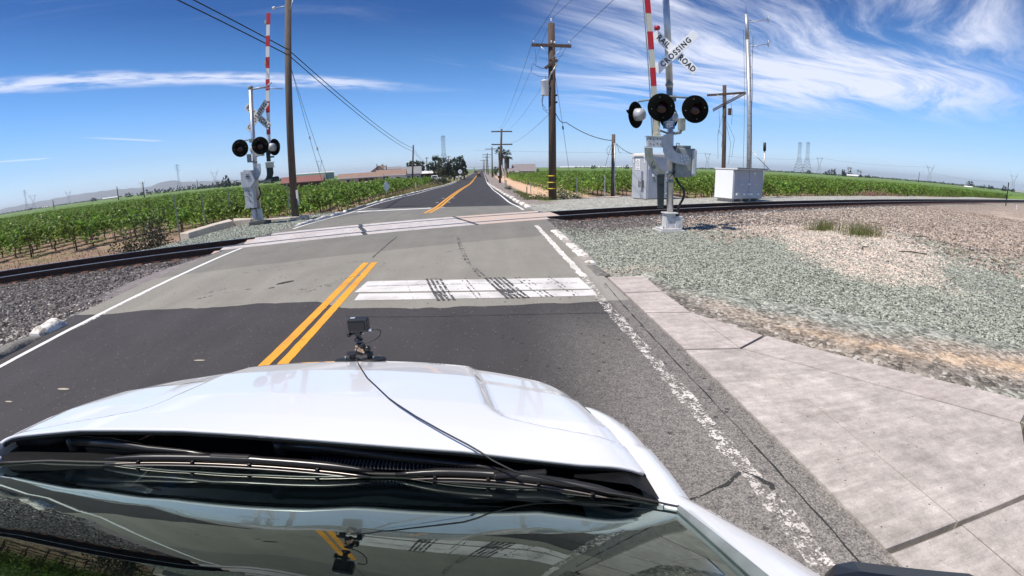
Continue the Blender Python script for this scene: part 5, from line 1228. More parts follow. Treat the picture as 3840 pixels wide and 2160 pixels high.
def lamp(root, base, c, dir_, rd=.385, hs=M_SILV):
    """flashing lamp: background disc, hood, lens, housing; dir_ = where it faces"""
    c = V3(*c) - V3(*base); d = V3(*dir_).normalized()
    b = MB(); b.lathe([(.17, .014), (rd - .02, .014), (rd, .0), (rd - .02, -.012), (.12, -.012)], c, d, 36); disc = b.build("lamp_background", M_DISC, root)
    side_ = d.cross(V3(0, 0, 1)).normalized(); up_ = side_.cross(d)
    b = MB(); n = 20; L_ = .30; r0 = .165
    for k in range(n + 1):                       # hood: a sloping part tube, open below
        a_ = -math.radians(215) / 2 + math.radians(215) * k / n; rad = side_ * math.sin(a_) + up_ * math.cos(a_); ln = L_ * (.40 + .60 * max(0, math.cos(a_)))
        for rr_, q in ((r0, .0), (r0 + .004, ln), (r0 - .008, ln), (r0 - .010, .0)): b.v.append(tuple(c + rad * rr_ + d * (q + .01)))
    for k in range(n):
        for j in range(3): b.f.append((k * 4 + j, (k + 1) * 4 + j, (k + 1) * 4 + j + 1, k * 4 + j + 1)); b.sm.append(True)
    b.build("hood", M_DISC, disc)
    b = MB(); b.lathe([(.155, .012), (.14, .035), (.09, .05), (.0, .055)], c, d, 28); b.build("lens", M_LENS, disc)
    b = MB(); b.lathe([(.17, -.012), (.185, -.03), (.18, -.18), (.15, -.26), (.06, -.30), (.0, -.30)], c, d, 24); b.build("lamp_housing", hs, root)
    b = MB()
    for k in range(4):
        a_ = R(90 * k + 10); q = c + (side_ * math.sin(a_) + up_ * math.cos(a_)) * (rd * .72); b.cyl(q + d * .01, q + d * .03, .012, n=6)
    b.build("fixing_bolt", M_SILVD, disc)
def crossbuck(root, base, c, roll1, roll2, half, wd, y, m, fs, rz=0.0):
    c = V3(*c) - V3(*base)
    for nm, words, roll, dy in (("railroad", (("RAIL", -1), ("ROAD", 1)), roll1, 0), ("crossing", (("CROSSING", 0),), roll2, -.035)):
        F_ = facing(c.x, y - base[1] + dy, c.z, rz, roll); b = MB(); b.box((0, 0, 0), (half * 2, wd, .022)); o = b.build("crossbuck_blade", m, root, bevel=.004); o.matrix_local = F_
        for wtxt, side_ in words:
            t_ = text(wtxt, fs * (1.06 if side_ else 1.0), M_TXT, o, Matrix.Translation((side_ * half * .565, -.005, .013)), offset=.006, sp=1.12 if side_ else 1.26, xs=.86 if side_ else .92)
# ---- right signal
RGB = (5.52, 12.72, 0.0); rg = empty("crossing_signal", RGB, "near crossing signal on the right with raised gate arm, two lamps and a blue plate", "railroad signal", "crossing signals"); W = lambda x, y, z: V3(x, y, z) - V3(*RGB)
b = MB(); b.cyl(W(5.52, 12.72, .5), W(5.42, 12.75, 4.2), .095, .095, 20); b.cyl(W(5.42, 12.75, 4.2), W(5.30, 12.78, 8.3), .098, .098, 20); b.build("mast", M_ALU, rg)
b = MB()
for z_ in (4.25, 1.70, 1.45, 2.45): b.cyl(W(5.5 - (z_ - .5) * .027, 12.72, z_), W(5.5 - (z_ - .5) * .027, 12.72, z_ + .07), .112, n=16)
b.build("mast_clamp", M_SILVD, rg)
b = MB(); b.box(W(5.49, 12.7, .10), (.64, .55, .045)); b.prism([(-.19, .12), (.13, .12), (.11, .55), (-.18, .55)], -.17, .17); b.box(W(5.49, 12.68, .565), (.40, .40, .04)); b.build("base_casting", M_FOOTW, rg, bevel=.012)
b = MB(); b.box(W(5.75, 12.66, .30), (.23, .26, .36)); b.build("base_junction_box", M_FOOTW, rg, bevel=.012)
b = MB(); b.box(W(5.50, 12.72, .0), (.80, .70, .14)); b.build("foundation", mat("foundation_grey", (.5, .5, .47), .8), rg, bevel=.01)
b = MB()
for sx_ in (-1, 1):
    for sy_ in (-1, 1): b.cyl(W(5.49 + sx_ * .25, 12.7 + sy_ * .21, .11), W(5.49 + sx_ * .25, 12.7 + sy_ * .21, .19), .022, n=6)
b.build("anchor_bolt", M_SILVD, rg)
crossbuck(rg, RGB, (5.49, 0, 5.17), R(-43.0), R(43.5), .80, .25, 12.50, M_SIGW, .215, R(-14))
b = MB(); b.cyl(W(5.40, 12.52, 5.17), W(5.40, 12.75, 5.17), .05, n=10); b.build("crossbuck_bracket", M_SILVD, rg)
lamp(rg, RGB, (4.86, 11.98, 3.52), (-.16, -1, -.02)); lamp(rg, RGB, (5.86, 11.98, 3.52), (-.16, -1, -.02))
lamp(rg, RGB, (4.50, 13.05, 3.42), (-.60, .80, 0), .39); lamp(rg, RGB, (5.62, 13.25, 3.40), (-.3, 1, 0), .36)
b = MB(); b.tube([W(4.75, 12.25, 3.86), W(5.38, 12.45, 3.90), W(5.95, 12.25, 3.86)], .028, 8); b.tube([W(5.42, 12.45, 3.9), W(5.0, 12.9, 3.88), W(4.55, 13.0, 3.8)], .028, 8); b.box(W(5.42, 12.55, 3.86), (.16, .2, .16)); b.cyl(W(5.45, 12.6, 3.45), W(5.43, 12.6, 3.9), .05, n=8); b.build("lamp_crossarm", M_SILVD, rg)
b = MB(); b.box(W(5.63, 12.35, 3.12), (.17, .16, .34)); b.tube([W(5.66, 12.4, 3.0), W(5.64, 12.45, 2.90), W(5.50, 12.6, 2.88)], .045, 8); b.build("lamp_junction_box", M_SILVD, rg, bevel=.01)
b = MB(); b.tube([W(4.93, 12.3, 3.18), W(4.9, 12.35, 2.95), W(5.4, 12.6, 2.85)], .03, 8); b.build("lamp_conduit", M_SILVD, rg)
bs = MB(); bs.box((0, 0, 0), (.36, .24, .006)); o = bs.build("report_sign", M_BLUE, rg, bevel=.003); o.matrix_local = facing(*W(5.275, 12.42, 3.11))
for k, s_ in enumerate(("REPORT PROBLEM", "OR EMERGENCY", "1-800-848-8715", "X-ING 752844F", "UNION PACIFIC")):
    text(s_, .040 if k < 4 else .022, M_SIGW, o, Matrix.Translation((0, .078 - .043 * k, .0035)), offset=.0, xs=.92)
def strip_arm(root, base, p_lo, p_hi, wd, th, m_white, reds, nm="gate_arm"):
    p0, p1 = V3(*p_lo) - V3(*base), V3(*p_hi) - V3(*base); b = MB(); d = (p1 - p0).normalized(); L_ = (p1 - p0).length; yv = V3(0, 1, 0); xv = yv.cross(d).normalized() * -1
    M_ = Matrix((xv, yv, d)).transposed()
    b.box((p0 + p1) / 2, (wd, th, L_), M=M_); arm = b.build(nm, m_white, root)
    for z0, z1 in reds:
        q0 = p0 + d * ((z0 - p_lo[2]) / d.z); q1 = p0 + d * ((z1 - p_lo[2]) / d.z); b = MB(); b.box((q0 + q1) / 2, (wd + .006, th + .006, (q1 - q0).length), M=M_); b.build("red_stripe", M_RED, arm)
    return arm
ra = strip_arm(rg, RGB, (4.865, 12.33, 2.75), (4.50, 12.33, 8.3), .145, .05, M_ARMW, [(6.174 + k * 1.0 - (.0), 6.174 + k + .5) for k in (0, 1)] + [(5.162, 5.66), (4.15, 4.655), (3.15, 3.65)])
b = MB(); b.box(W(4.56, 12.33, 5.5), (.012, .06, 5.5), M=Matrix.Rotation(R(-3.75), 3, 'Y')); b.build("arm_side_flange", M_SILVD, ra)
b = MB(); b.lathe([(.0, -.05), (.07, -.05), (.075, .03), (.055, .08), (.0, .1)], W(4.86, 12.3, 5.77), (1, 0, 0), 16); b.build("arm_lamp", M_LAMPR, ra)
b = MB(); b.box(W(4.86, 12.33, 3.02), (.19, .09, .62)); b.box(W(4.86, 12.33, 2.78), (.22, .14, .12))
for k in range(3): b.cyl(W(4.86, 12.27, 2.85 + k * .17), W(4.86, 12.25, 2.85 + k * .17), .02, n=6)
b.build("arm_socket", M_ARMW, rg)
b = MB(); b.box(W(4.81, 12.33, 2.61), (.45, .12, .27)); b.box(W(4.79, 12.33, 2.755), (.52, .16, .018)); b.box(W(4.79, 12.33, 2.465), (.52, .16, .018)); ad = b.build("arm_adapter", M_SILV, rg)
b = MB()
for sx_ in (-.15, -.05, .06, .16):
    for z_ in (2.54, 2.68): b.cyl(W(4.81 + sx_, 12.268, z_ + .02 * math.sin(sx_ * 40)), W(4.81 + sx_, 12.258, z_ + .02 * math.sin(sx_ * 40)), .016, n=7)
b.build("adapter_bolt", M_BLACK, ad)
def plate(root, base, poly, y0, y1, m, nm, bevel=.006):
    b = MB(); b.prism([(x - base[0], z - base[2]) for x, z in poly], y0 - base[1], y1 - base[1]); return b.build(nm, m, root, bevel=bevel)
pf = plate(rg, RGB, [(5.045, 2.80), (5.30, 2.86), (5.31, 2.62), (5.33, 2.48), (5.40, 2.37), (5.50, 2.31), (5.80, 2.27), (5.86, 2.22), (5.87, 2.03), (5.78, 1.97), (5.60, 1.99), (5.40, 2.03), (5.24, 2.10), (5.13, 2.20), (5.06, 2.34), (5.04, 2.50)], 12.27, 12.31, M_SILV, "gate_arm_support")
b = MB()
for k, (x, z) in enumerate(((5.60, 2.22), (5.68, 2.25), (5.76, 2.23), (5.62, 2.10), (5.71, 2.13), (5.80, 2.14), (5.65, 2.02), (5.76, 2.04))): b.cyl(W(x, 12.27, z), W(x, 12.24, z), .022, n=6)
b.build("support_bolt", M_INS, pf)
plate(rg, RGB, [(4.74, 2.47), (4.985, 2.47), (5.0, 2.30), (5.06, 2.10), (5.20, 1.92), (5.38, 1.80), (5.40, 1.62), (5.28, 1.62), (5.10, 1.76), (4.92, 1.92), (4.80, 2.10), (4.75, 2.28)], 12.92, 12.96, M_SILVD, "rear_arm_support")
b = MB(); b.bbox(W(5.58, 12.45, 1.62), W(6.02, 12.98, 2.46)); mbx = b.build("gate_mechanism", M_SILVD, rg, bevel=.03)
b = MB(); b.prism([(y_, z_) for y_, z_ in ((-.27, 1.66), (.26, 1.66), (.26, 2.40), (.20, 2.44), (-.20, 2.46), (-.27, 2.40))], 6.03 - RGB[0], 6.20 - RGB[0], 'x'); b.build("mechanism_cover", M_SILV, mbx, bevel=.05)
b = MB(); b.box(W(5.80, 12.70, 2.50), (.42, .40, .07)); b.tube([W(5.60, 12.6, 2.52), W(5.60, 12.6, 2.6), W(5.68, 12.6, 2.6), W(5.68, 12.6, 2.52)], .015, 6); b.build("mechanism_lid", M_SILVD, mbx, bevel=.01)
plate(rg, RGB, [(5.13, 1.66), (5.16, 1.70), (5.36, 1.70), (5.375, .69), (5.19, .68)], 12.86, 12.93, M_PLATE_D, "counterweight_plate", .01)
plate(rg, RGB, [(5.50, 1.60), (5.64, 1.60), (5.655, .72), (5.52, .72)], 12.98, 13.03, M_PLATE_D, "counterweight_plate", .01)
b = MB(); b.tube([W(5.62, 12.62, 1.58), W(5.72, 12.60, 1.42), W(5.86, 12.58, 1.27), W(5.89, 12.58, 1.12), W(5.84, 12.58, .96), W(5.74, 12.60, .78), W(5.72, 12.62, .62), W(5.73, 12.64, .48)], .036, 10); b.cyl(W(5.73, 12.64, .45), W(5.73, 12.64, .58), .06, n=12); b.build("cable_hose", M_CABLE, rg)
b = MB(); b.tube([W(4.95, 12.9, 1.95), W(4.96, 12.85, 1.78), W(5.04, 12.8, 1.66), W(5.2, 12.8, 1.62)], .010, 5); b.tube([W(5.40, 12.6, 1.60), W(5.5, 12.58, 1.72), W(5.6, 12.6, 1.80)], .012, 5); b.tube([W(4.95, 12.9, 1.95), W(5.0, 12.88, 2.1)], .01, 5); b.build("control_wire", M_CABLE, rg)
# ---- left signal, seen from behind
LGB = (-10.17, 19.65, -.12); lg = empty("crossing_signal", LGB, "far crossing signal on the left, seen from behind beside the tall brown pole", "railroad signal", "crossing signals"); W = lambda x, y, z: V3(x, y, z) - V3(*LGB)
b = MB(); b.cyl(W(-10.17, 19.65, .55), W(-10.09, 19.68, 6.05), .095, .095, 18); b.build("mast", M_ALU, lg)
b = MB(); b.lathe([(.10, 0), (.12, .03), (.12, .12), (.10, .14), (0, .15)], W(-10.09, 19.68, 5.98), n=16); b.build("mast_cap", M_SILVD, lg)
b = MB(); b.cyl(W(-10.0, 19.66, 5.98), W(-9.42, 19.7, 6.0), .045, n=8); b.cyl(W(-9.45, 19.7, 6.0), W(-9.03, 19.6, 6.14), .03, n=8); b.cyl(W(-9.45, 19.7, 5.98), W(-8.62, 19.8, 5.86), .022, n=8); b.build("top_arm", M_SILV, lg)
crossbuck(lg, LGB, (-9.95, 0, 4.80), R(-42.5), R(46), .80, .31, 19.92, M_SIGWD, .27, R(-8))
la = strip_arm(lg, LGB, (-9.58, 20.05, 3.3), (-9.27, 20.05, 9.39), .165, .05, M_ARMW2, [(8.86, 9.385), (7.88, 8.36), (6.90, 7.40), (5.92, 6.41), (4.93, 5.43), (3.96, 4.44)])
for z_, x_ in ((9.0, -9.41), (7.15, -9.50), (5.40, -9.58)):
    b = MB(); b.box(W(x_, 20.05, z_), (.09, .08, .16)); b.build("arm_lamp", mat("grey_green_lamp", (.35, .42, .36), .5), la)
lamp(lg, LGB, (-10.58, 19.25, 3.42), (.12, -1, 0), .385); lamp(lg, LGB, (-9.60, 19.25, 3.44), (.12, -1, 0), .385)
lamp(lg, LGB, (-9.34, 20.1, 3.38), (.36, .93, 0), .375); lamp(lg, LGB, (-10.30, 20.2, 3.38), (.3, .95, 0), .36)
b = MB(); b.tube([W(-10.6, 19.45, 3.74), W(-10.1, 19.6, 3.78), W(-9.65, 19.45, 3.78)], .028, 8); b.box(W(-10.12, 19.55, 3.72), (.2, .2, .16)); b.build("lamp_crossarm", M_SILVD, lg)
b = MB(); b.box(W(-10.26, 19.4, 2.95), (.15, .16, .36)); b.tube([W(-10.2, 19.45, 2.8), W(-10.05, 19.55, 2.76), W(-9.98, 19.6, 2.78)], .035, 8); b.build("lamp_junction_box", M_SILVD, lg, bevel=.01)
b = MB(); b.bbox(W(-10.02, 19.5, 3.02), W(-9.70, 19.8, 3.22)); b.build("mast_bracket", M_SILV, lg, bevel=.01)
b = MB(); b.box(W(-9.62, 20.0, 2.98), (.16, .1, .45)); b.box(W(-9.5, 20.0, 2.95), (.3, .07, .07)); b.box(W(-9.6, 20.0, 3.2), (.2, .08, .25)); b.build("arm_socket", M_PLATE_D, lg)
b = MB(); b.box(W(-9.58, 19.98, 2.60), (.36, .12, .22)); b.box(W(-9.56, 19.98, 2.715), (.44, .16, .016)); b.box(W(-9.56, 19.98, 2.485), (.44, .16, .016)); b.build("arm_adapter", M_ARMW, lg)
plate(lg, LGB, [(-10.03, 2.70), (-9.77, 2.68), (-9.77, 2.35), (-9.82, 2.18), (-9.95, 2.0), (-10.12, 1.86), (-10.24, 2.1), (-10.18, 2.25), (-10.06, 2.28), (-10.02, 2.42)], 19.42, 19.46, M_SILV, "gate_arm_support")
plate(lg, LGB, [(-9.75, 2.5), (-9.43, 2.48), (-9.43, 2.22), (-9.50, 2.05), (-9.64, 1.95), (-9.92, 1.90), (-9.84, 2.0), (-9.76, 2.15)], 19.95, 19.99, M_PLATE_D, "rear_arm_support")
b = MB(); b.bbox(W(-10.68, 19.2, 1.66), W(-10.12, 19.6, 2.42)); mb_ = b.build("gate_mechanism", M_SILV, lg, bevel=.04)
pp = plate(lg, LGB, [(-10.46, 2.46), (-10.12, 2.42), (-9.95, 1.95), (-10.22, 1.66), (-10.36, 1.80)], 19.12, 19.18, M_SILV, "crank_plate"); b = MB()
for k in range(6): a_ = R(60 * k); b.cyl(W(-10.27 + .09 * math.cos(a_), 19.12, 2.16 + .09 * math.sin(a_)), W(-10.27 + .09 * math.cos(a_), 19.09, 2.16 + .09 * math.sin(a_)), .022, n=6)
b.cyl(W(-10.27, 19.12, 2.16), W(-10.27, 19.07, 2.16), .04, n=8); b.build("crank_bolt", M_PLATE_D, pp)
b = MB(); b.bbox(W(-10.60, 19.25, .76), W(-10.17, 19.50, 1.68)); dn = b.build("mechanism_door", M_SILV, lg, bevel=.012)
for z_ in (1.58, 1.28):
    b = MB(); b.tube([W(-10.52, 19.22, z_), W(-10.40, 19.18, z_ + .0), W(-10.36, 19.2, z_ - .03), W(-10.30, 19.2, z_ - .28)], .012, 5); b.build("hook_handle", M_PLATE_D, dn)
b = MB(); b.cyl(W(-10.38, 19.2, .80), W(-10.34, 19.2, .72), .03, n=6); b.build("lock", M_PLATE_D, dn)
b = MB(); b.cyl(W(-10.1, 19.75, 1.86), W(-9.5, 19.9, 1.93), .055, .05, 8); b.build("counterweight_arm", M_SILVD, lg)
b = MB(); b.lathe([(.06, -.18), (.11, -.14), (.12, .12), (.08, .18), (0, .19)], W(-9.36, 19.93, 1.95), (1, .2, .06), 12); b.build("counterweight", M_PLATE_D, lg)
b = MB(); b.tube([W(-9.98, 19.5, 1.66), W(-9.92, 19.48, 1.4), W(-10.0, 19.48, 1.2), W(-10.12, 19.5, 1.1)], .035, 8); b.build("cable_hose", M_CABLE, lg)
b = MB(); b.prism([(-.1, .3), (.12, .3), (.08, .82), (-.06, .82)], -.12, .12); b.build("base_casting", M_SILV, lg, bevel=.01)
b = MB(); b.bbox(W(-10.45, 19.4, .24), W(-10.27, 19.62, .68)); b.build("base_junction_box", M_FOOTW, lg, bevel=.01)
b = MB(); b.bbox(W(-10.55, 19.25, -.2), W(-9.78, 19.95, .14)); b.build("foundation", mat("dark_foundation", (.075, .08, .075), .8), lg, bevel=.01)

# ------------------------------------------------------------------ cabinets
M_CAB = mat("cabinet_aluminium", (.48, .49, .52), .5, .12, (.43, .44, .47), 1.2, 4, .4, .6)
M_CABT = mat("cabinet_top", (.72, .70, .66), .5)
def box_part(parent, c, size, m, nm, bevel=.006):
    b = MB(); b.box(c, size); return b.build(nm, m, parent, bevel=bevel)
c1 = empty("signal_cabinet", (9.42, 25.28, .0), "large grey steel cabinet with white notice, behind the right signal", "cabinet", rz=PHI)   # front-right face along local x; left face along local y-ish
LW, LD, LH = 1.75, 1.30, 2.50
# local frame: x along the track, -y faces the track; the near corner is the origin
box_part(c1, (LW / 2, LD / 2, .05 + LH / 2), (LW, LD, LH), M_CAB, "body", .012)
box_part(c1, (LW / 2, LD / 2, .0), (LW * .9, LD * .9, .12), M_BLACK, "plinth")
box_part(c1, (LW / 2, LD / 2, LH + .08), (LW + .14, LD + .14, .13), M_CABT, "roof_rim", .02)
box_part(c1, (LW / 2, LD / 2, LH + .16), (LW - .1, LD - .1, .10), M_CABT, "roof", .04)
dr = box_part(c1, (LW / 2, -.012, .05 + LH / 2 - .05), (LW - .22, .03, LH - .3), M_CAB, "door", .006)
box_part(dr, (.52, -.05, 1.42), (.16, .05, .14), M_SIGW, "handle_plate"); b = MB(); b.cyl((.5, -.06, 1.42), (.62, -.09, 1.02), .018, n=6); b.build("handle", M_PLATE_D, dr)
for z_ in (.35, 1.25, 2.1): box_part(dr, (LW - .14, -.04, z_), (.12, .05, .05), M_SIGW, "hinge")
box_part(dr, (.12, -.04, 1.85), (.10, .02, .18), M_SIGW, "small_notice"); box_part(dr, (.22, -.04, 2.12), (.10, .03, .08), M_BLACK, "vent")
box_part(c1, (.45, -.05, 2.3), (.26, .05, .04), M_SIGW, "drip_lip")
for y_ in (.14, LD - .18):
    box_part(c1, (-.03, y_, 2.35), (.04, .05, .42), M_SIGW, "latch"); box_part(c1, (-.06, y_, 2.48), (.07, .10, .05), M_SIGW, "latch_head")
box_part(c1, (-.10, .36, 1.05 + .32), (.14, .14, .62), M_CAB, "meter_riser"); box_part(c1, (-.09, .38, .92), (.14, .34, .42), mat("grey_meter_box", (.16, .16, .17), .6), "meter_box")
b = MB(); b.cyl((-.14, .33, -.05), (-.14, .33, .9), .022, n=8); b.build("conduit", M_SILV, c1)
ns_ = box_part(c1, (-.012, .78, 2.05), (.012, .38, .62), M_SIGW, "notice", .004)
for k, (s_, fs) in enumerate((("UPRR", .085), ("PRESCOTT RD", .072), ("M.P. 106.61", .080), ("DOT 752844F", .075), ("IN EMERGENCY CALL", .040), ("1-800-848-8715", .058))):
    text(s_, fs, M_TXT, ns_, Matrix.Translation((-.021, .78, 2.29 - .095 * k)) @ Matrix.Rotation(R(-90), 4, 'Z') @ Matrix.Rotation(R(90), 4, 'X'), offset=.001, xs=.72)
# low twin-door cabinet
c2 = empty("battery_cabinet", (14.42, 24.18, .02), "low wide grey cabinet with two doors, in front of the old pole and antenna mast", "cabinet", rz=PHI + .02)
LW, LD, LH = 3.05, 1.35, 1.72
box_part(c2, (LW / 2, LD / 2, .14 + LH / 2), (LW, LD, LH), M_CAB, "body", .01)
box_part(c2, (-.012, LD / 2, .14 + LH / 2), (.02, LD - .04, LH - .06), M_SIGW, "sunlit_side", .004)  # white sheet puts the sun on this side into its colour
for k in range(4): box_part(c2, (.25 + k * .85, LD / 2, .04), (.22, LD * .8, .2), M_CONC2, "foot_block")
box_part(c2, (LW / 2, LD / 2 - .12, .14 + LH + .03), (LW + .10, LD + .34, .07), M_CABT, "roof", .01); box_part(c2, (LW / 2, -.30, .14 + LH + .095), (LW + .10, .05, .06), M_SILVD, "roof_lip", .006)
for s_ in (0, 1):
    dr = box_part(c2, (.78 + s_ * 1.49, -.015, .14 + LH / 2), (1.46, .03, LH - .12), M_CAB, "door", .006)
    b = MB(); b.cyl((.62 + s_ * 1.47, -.04, 1.02), (.80 + s_ * 1.47, -.10, 1.02), .02, n=6); b.cyl((.80 + s_ * 1.47, -.10, 1.02), (.78 + s_ * 1.47, -.10, .98), .02, n=6); b.build("handle", M_SIGW, dr)
    for x_ in (.38, 1.08): box_part(dr, (x_ + s_ * 1.45, -.05, .42), (.17, .05, .11), M_SIGW, "latch", .004)
for x_ in (1.44, 1.60): box_part(c2, (x_, -.06, 1.02), (.10, .05, .10), M_SIGW, "centre_latch", .004); box_part(c2, (x_, -.06, .42), (.08, .05, .12), M_SIGW, "lower_latch", .004)
b = MB(); b.lathe([(.0, .07), (.07, .05), (.09, 0)], (2.05, -.03, 1.66), (0, -1, 0), 12); b.build("vent_cap", M_SIGW, c2)

# ------------------------------------------------------------------ walls, posts and small roadside things
wl = empty("concrete_wall", (-11.7, 16.1, -.5), "low cream concrete wall running back from the fence post to the left signal", "wall"); W = lambda x, y, z: (x + 11.7, y - 16.1, z + .5)
M_CREAM = mat("cream_concrete", (.60, .52, .42), .85, 0, (.46, .40, .33), 4, 6, .4, .7, .3, 40, coords='World')
segs = [((-11.98, 16.15), (-11.42, 15.95), (-11.72, 18.3), (-12.28, 18.5)), ((-12.29, 18.54), (-11.73, 18.34), (-11.62, 19.75), (-12.5, 20.9)), ((-11.60, 19.78), (-10.75, 19.82), (-10.80, 20.25), (-12.3, 20.95))]
for k, P_ in enumerate(segs):
    b = MB(); n = 4; z1 = .22 + .01 * k; b.add([W(x, y, -.55) for x, y in P_] + [W(x, y, z1) for x, y in P_], [(3, 2, 1, 0), (4, 5, 6, 7)] + [(i, (i + 1) % 4, 4 + (i + 1) % 4, 4 + i) for i in range(4)]); b.build("wall_block", M_CREAM, wl, bevel=.03)
hl = empty("footing_ledge", (-9.2, 20.2, 0), "pale concrete ledge from the left signal to the tall pole", "kerb ledge")
b = MB(); b.prism([(-.95, 0), (.2, .15), (.9, .75), (.75, .95), (.1, .45), (-.95, .35)], -.12, .13, 'z'); b.build("ledge", M_CREAM, hl, bevel=.03)
lr = empty("concrete_ledge", (7.2, 27.0, -.05), "pale pinkish concrete ledge at the foot of the service post", "kerb ledge"); b = MB(); b.prism([(-1.3, -.15), (1.15, .55), (1.6, .9), (1.4, 1.2), (.6, .9), (-1.3, .25)], -.1, .10, 'z'); b.build("ledge", conc("pink_concrete", (.56, .44, .38), (.62, .52, .46)), lr, bevel=.02)
M_POST = mat("green_steel_post", (.13, .19, .15), .6, .2)
for (x, y, zt, lb) in ((-14.4, 19.4, 1.69, "leftmost green fence post, beside the grey scrub bush"), (-15.0, 22.6, 1.61, "second green fence post from the left, before the left vines"), (-15.3, 25.8, 1.68, "third green fence post, just left of the left signal"), (-10.84, 24.5, 1.69, "green fence post against the tall brown pole")):
    z0 = gz(x, y); o = empty("fence_post", (x, y, z0), lb, "fence post", "green fence posts at the left"); b = MB(); b.box((0, 0, (zt - z0) / 2 - .1), (.07, .02, zt - z0 + .2)); b.box((0, .025, (zt - z0) / 2 - .1), (.018, .05, zt - z0 + .2)); b.build("post", M_POST, o)
b = MB(); b.box((0, 0, .25), (.3, .12, .75)); o = b.build("rusty_marker", mat("orange_rust", (.42, .13, .05), .85, 0, (.25, .09, .05), 9), None, bevel=.02); o.location = (-14.85, 24.55, gz(-14.85, 24.55)); tag(o, "short orange rusty marker beside the third green fence post", "marker")
for (x, y, z0, z1, th, m, nm, lb, ct) in ((7.4, 27.0, 0, 1.40, .05, M_GALV, "thin_post", "thin grey post left of the service post", "post"), (5.75, 27.4, -.05, 1.24, .06, M_GALV, "thin_post", "thin grey post right of the pale flowering weeds", "post"),
    (3.67, 37.8, -.25, .33, .07, M_BLACK, "black_stake", "short black stake beside the pale dirt track", "stake"), (4.0, 37.8, -.4, .61, .06, M_GALV, "thin_stake", "thin metal stake right of the short black stake", "stake"),
    (2.55, 50, -.5, .6, .20, M_CREAM, "white_post", "pale short marker post at the far right kerb", "marker post"), (2.65, 54.9, -.6, 2.76, .05, M_GALV, "sign_pole", "thin pole carrying the small striped flag", "pole"),
    (-9.5, 64.3, -.9, .25, .18, M_CREAM, "white_marker", "pale short marker among the left roadside vines", "marker post"), (-10.05, 46.9, -.9, 1.35, .05, M_GALV, "sign_pole", "thin pole of the white diamond sign", "pole"),
    (59.5, 34.8, -.6, 2.7, .09, M_BLACK, "dark_post", "lone thin dark post near the right picture edge", "post")):
    o = empty(nm, (x, y, 0), lb, ct); b = MB(); b.box((0, 0, (z0 + z1) / 2), (th, th, z1 - z0)); b.build("post", m, o)
b = MB(); b.prism([(0, -.62), (.42, 0), (0, .62), (-.42, 0)], -.01, .01); o = b.build("diamond_sign", M_SIGW, None); o.location = (-9.98, 46.85, .45); o.rotation_euler[2] = .5; tag(o, "white back of a tilted diamond road sign by the left vines", "sign")
b = MB()
b.add([(0, 0, 0), (.15, 0, -.35), (.30, .05, -.8), (.42, .05, -1.4), (.22, .03, -1.2), (.02, 0, -.65)], [(0, 1, 2, 3, 4, 5)]); b.add([(0, .012, 0), (.15, .012, -.35), (.30, .062, -.8), (.42, .062, -1.4), (.22, .042, -1.2), (.02, .012, -.65)], [(5, 4, 3, 2, 1, 0)])
o = b.build("flag", M_SIGW, None); o.location = (2.3, 54.9, 2.35); tag(o, "small red and white striped flag hanging at the roadside", "flag")
for k in range(3):
    b = MB(); z_ = -.25 - k * .33; b.add([(.06 + .1 * k, -.012, z_), (.16 + .1 * k, -.012, z_ - .1), (.26 + .08 * k, -.012, z_ - .42), (.12 + .09 * k, -.012, z_ - .3)], [(0, 1, 2, 3)]); b.build("red_stripe", M_RED, o)
sg = empty("speed_sign", (-5.35, 110, -.9), "small round white sign with dark mark at the left kerb, before the trees", "sign"); b = MB(); b.box((0, 0, .9), (.10, .06, 2.0)); b.build("post", M_GALV, sg)
b = MB(); b.cyl((0, -.06, 2.25), (0, -.03, 2.25), .5, n=24); pl_ = b.build("sign_face", M_SIGW, sg); b = MB(); b.prism([(-.14, 2.38), (.16, 2.38), (.0, 2.08)], -.075, -.062); b.build("mark", M_SILVD, pl_)
mbx_ = empty("mailboxes", (-5.0, 95, -.8), "two small pale roadside mailboxes at the left kerb", "mailboxes"); b = MB(); b.box((-.3, 0, 1.15), (.5, .25, .3)); b.box((.35, 0, 1.25), (.5, .25, .25)); b.build("mailbox", M_SIGW, mbx_); b = MB(); b.box((-.3, 0, .5), (.12, .12, 1.0)); b.box((.3, 0, .5), (.1, .1, 1.1)); b.build("post", M_POLE, mbx_)
b = MB(); b.box((0, 0, .3), (.55, .03, .8)); o = b.build("white_marker", M_SIGW, None); o.location = (54.0, 30.3, -.3); o.rotation_euler = (0, .2, .6); tag(o, "small white tilted board beyond the rails near the right edge", "marker")
# the far car
M_CARP = mat("dark_car_paint", (.04, .035, .04), .3, .3); M_GLS = mat("car_glass", (.02, .025, .03), .1)
def car(x, y, z, lb, s=1.0):
    o = empty("car", (x, y, z), lb, "car", "cars on the far road"); b = MB(); b.prism([(-2.1, .35), (-2.15, .7), (-1.9, .95), (-1.1, 1.0), (-.5, 1.42), (1.0, 1.42), (1.7, 1.0), (2.1, .9), (2.15, .4)], -.88, .88, 'x'); b.build("body", M_CARP, o, bevel=.08)
    b = MB(); b.box((0, -.86, 1.2), (1.4, .5, .34), M=Matrix.Rotation(R(35), 3, 'X')); b.build("rear_window", M_GLS, o)
    for sx_ in (-.8, .8):
        for sy_ in (-1.35, 1.35): b = MB(); b.cyl((sx_ - .1, sy_, .32), (sx_ + .1, sy_, .32), .32, n=14); b.build("wheel", M_BLACK, o)
        b = MB(); b.box((sx_ * .8, -2.14, .78), (.3, .04, .14)); b.build("tail_light", M_RED, o)
    o.scale = (s, s, s)
car(-1.2, 152, float(zroad(-1, 152)), "small dark car driving away in the right lane", .75); car(-4.9, 330, float(zroad(-4, 330)), "tiny dark car far down the left lane", 1.0)
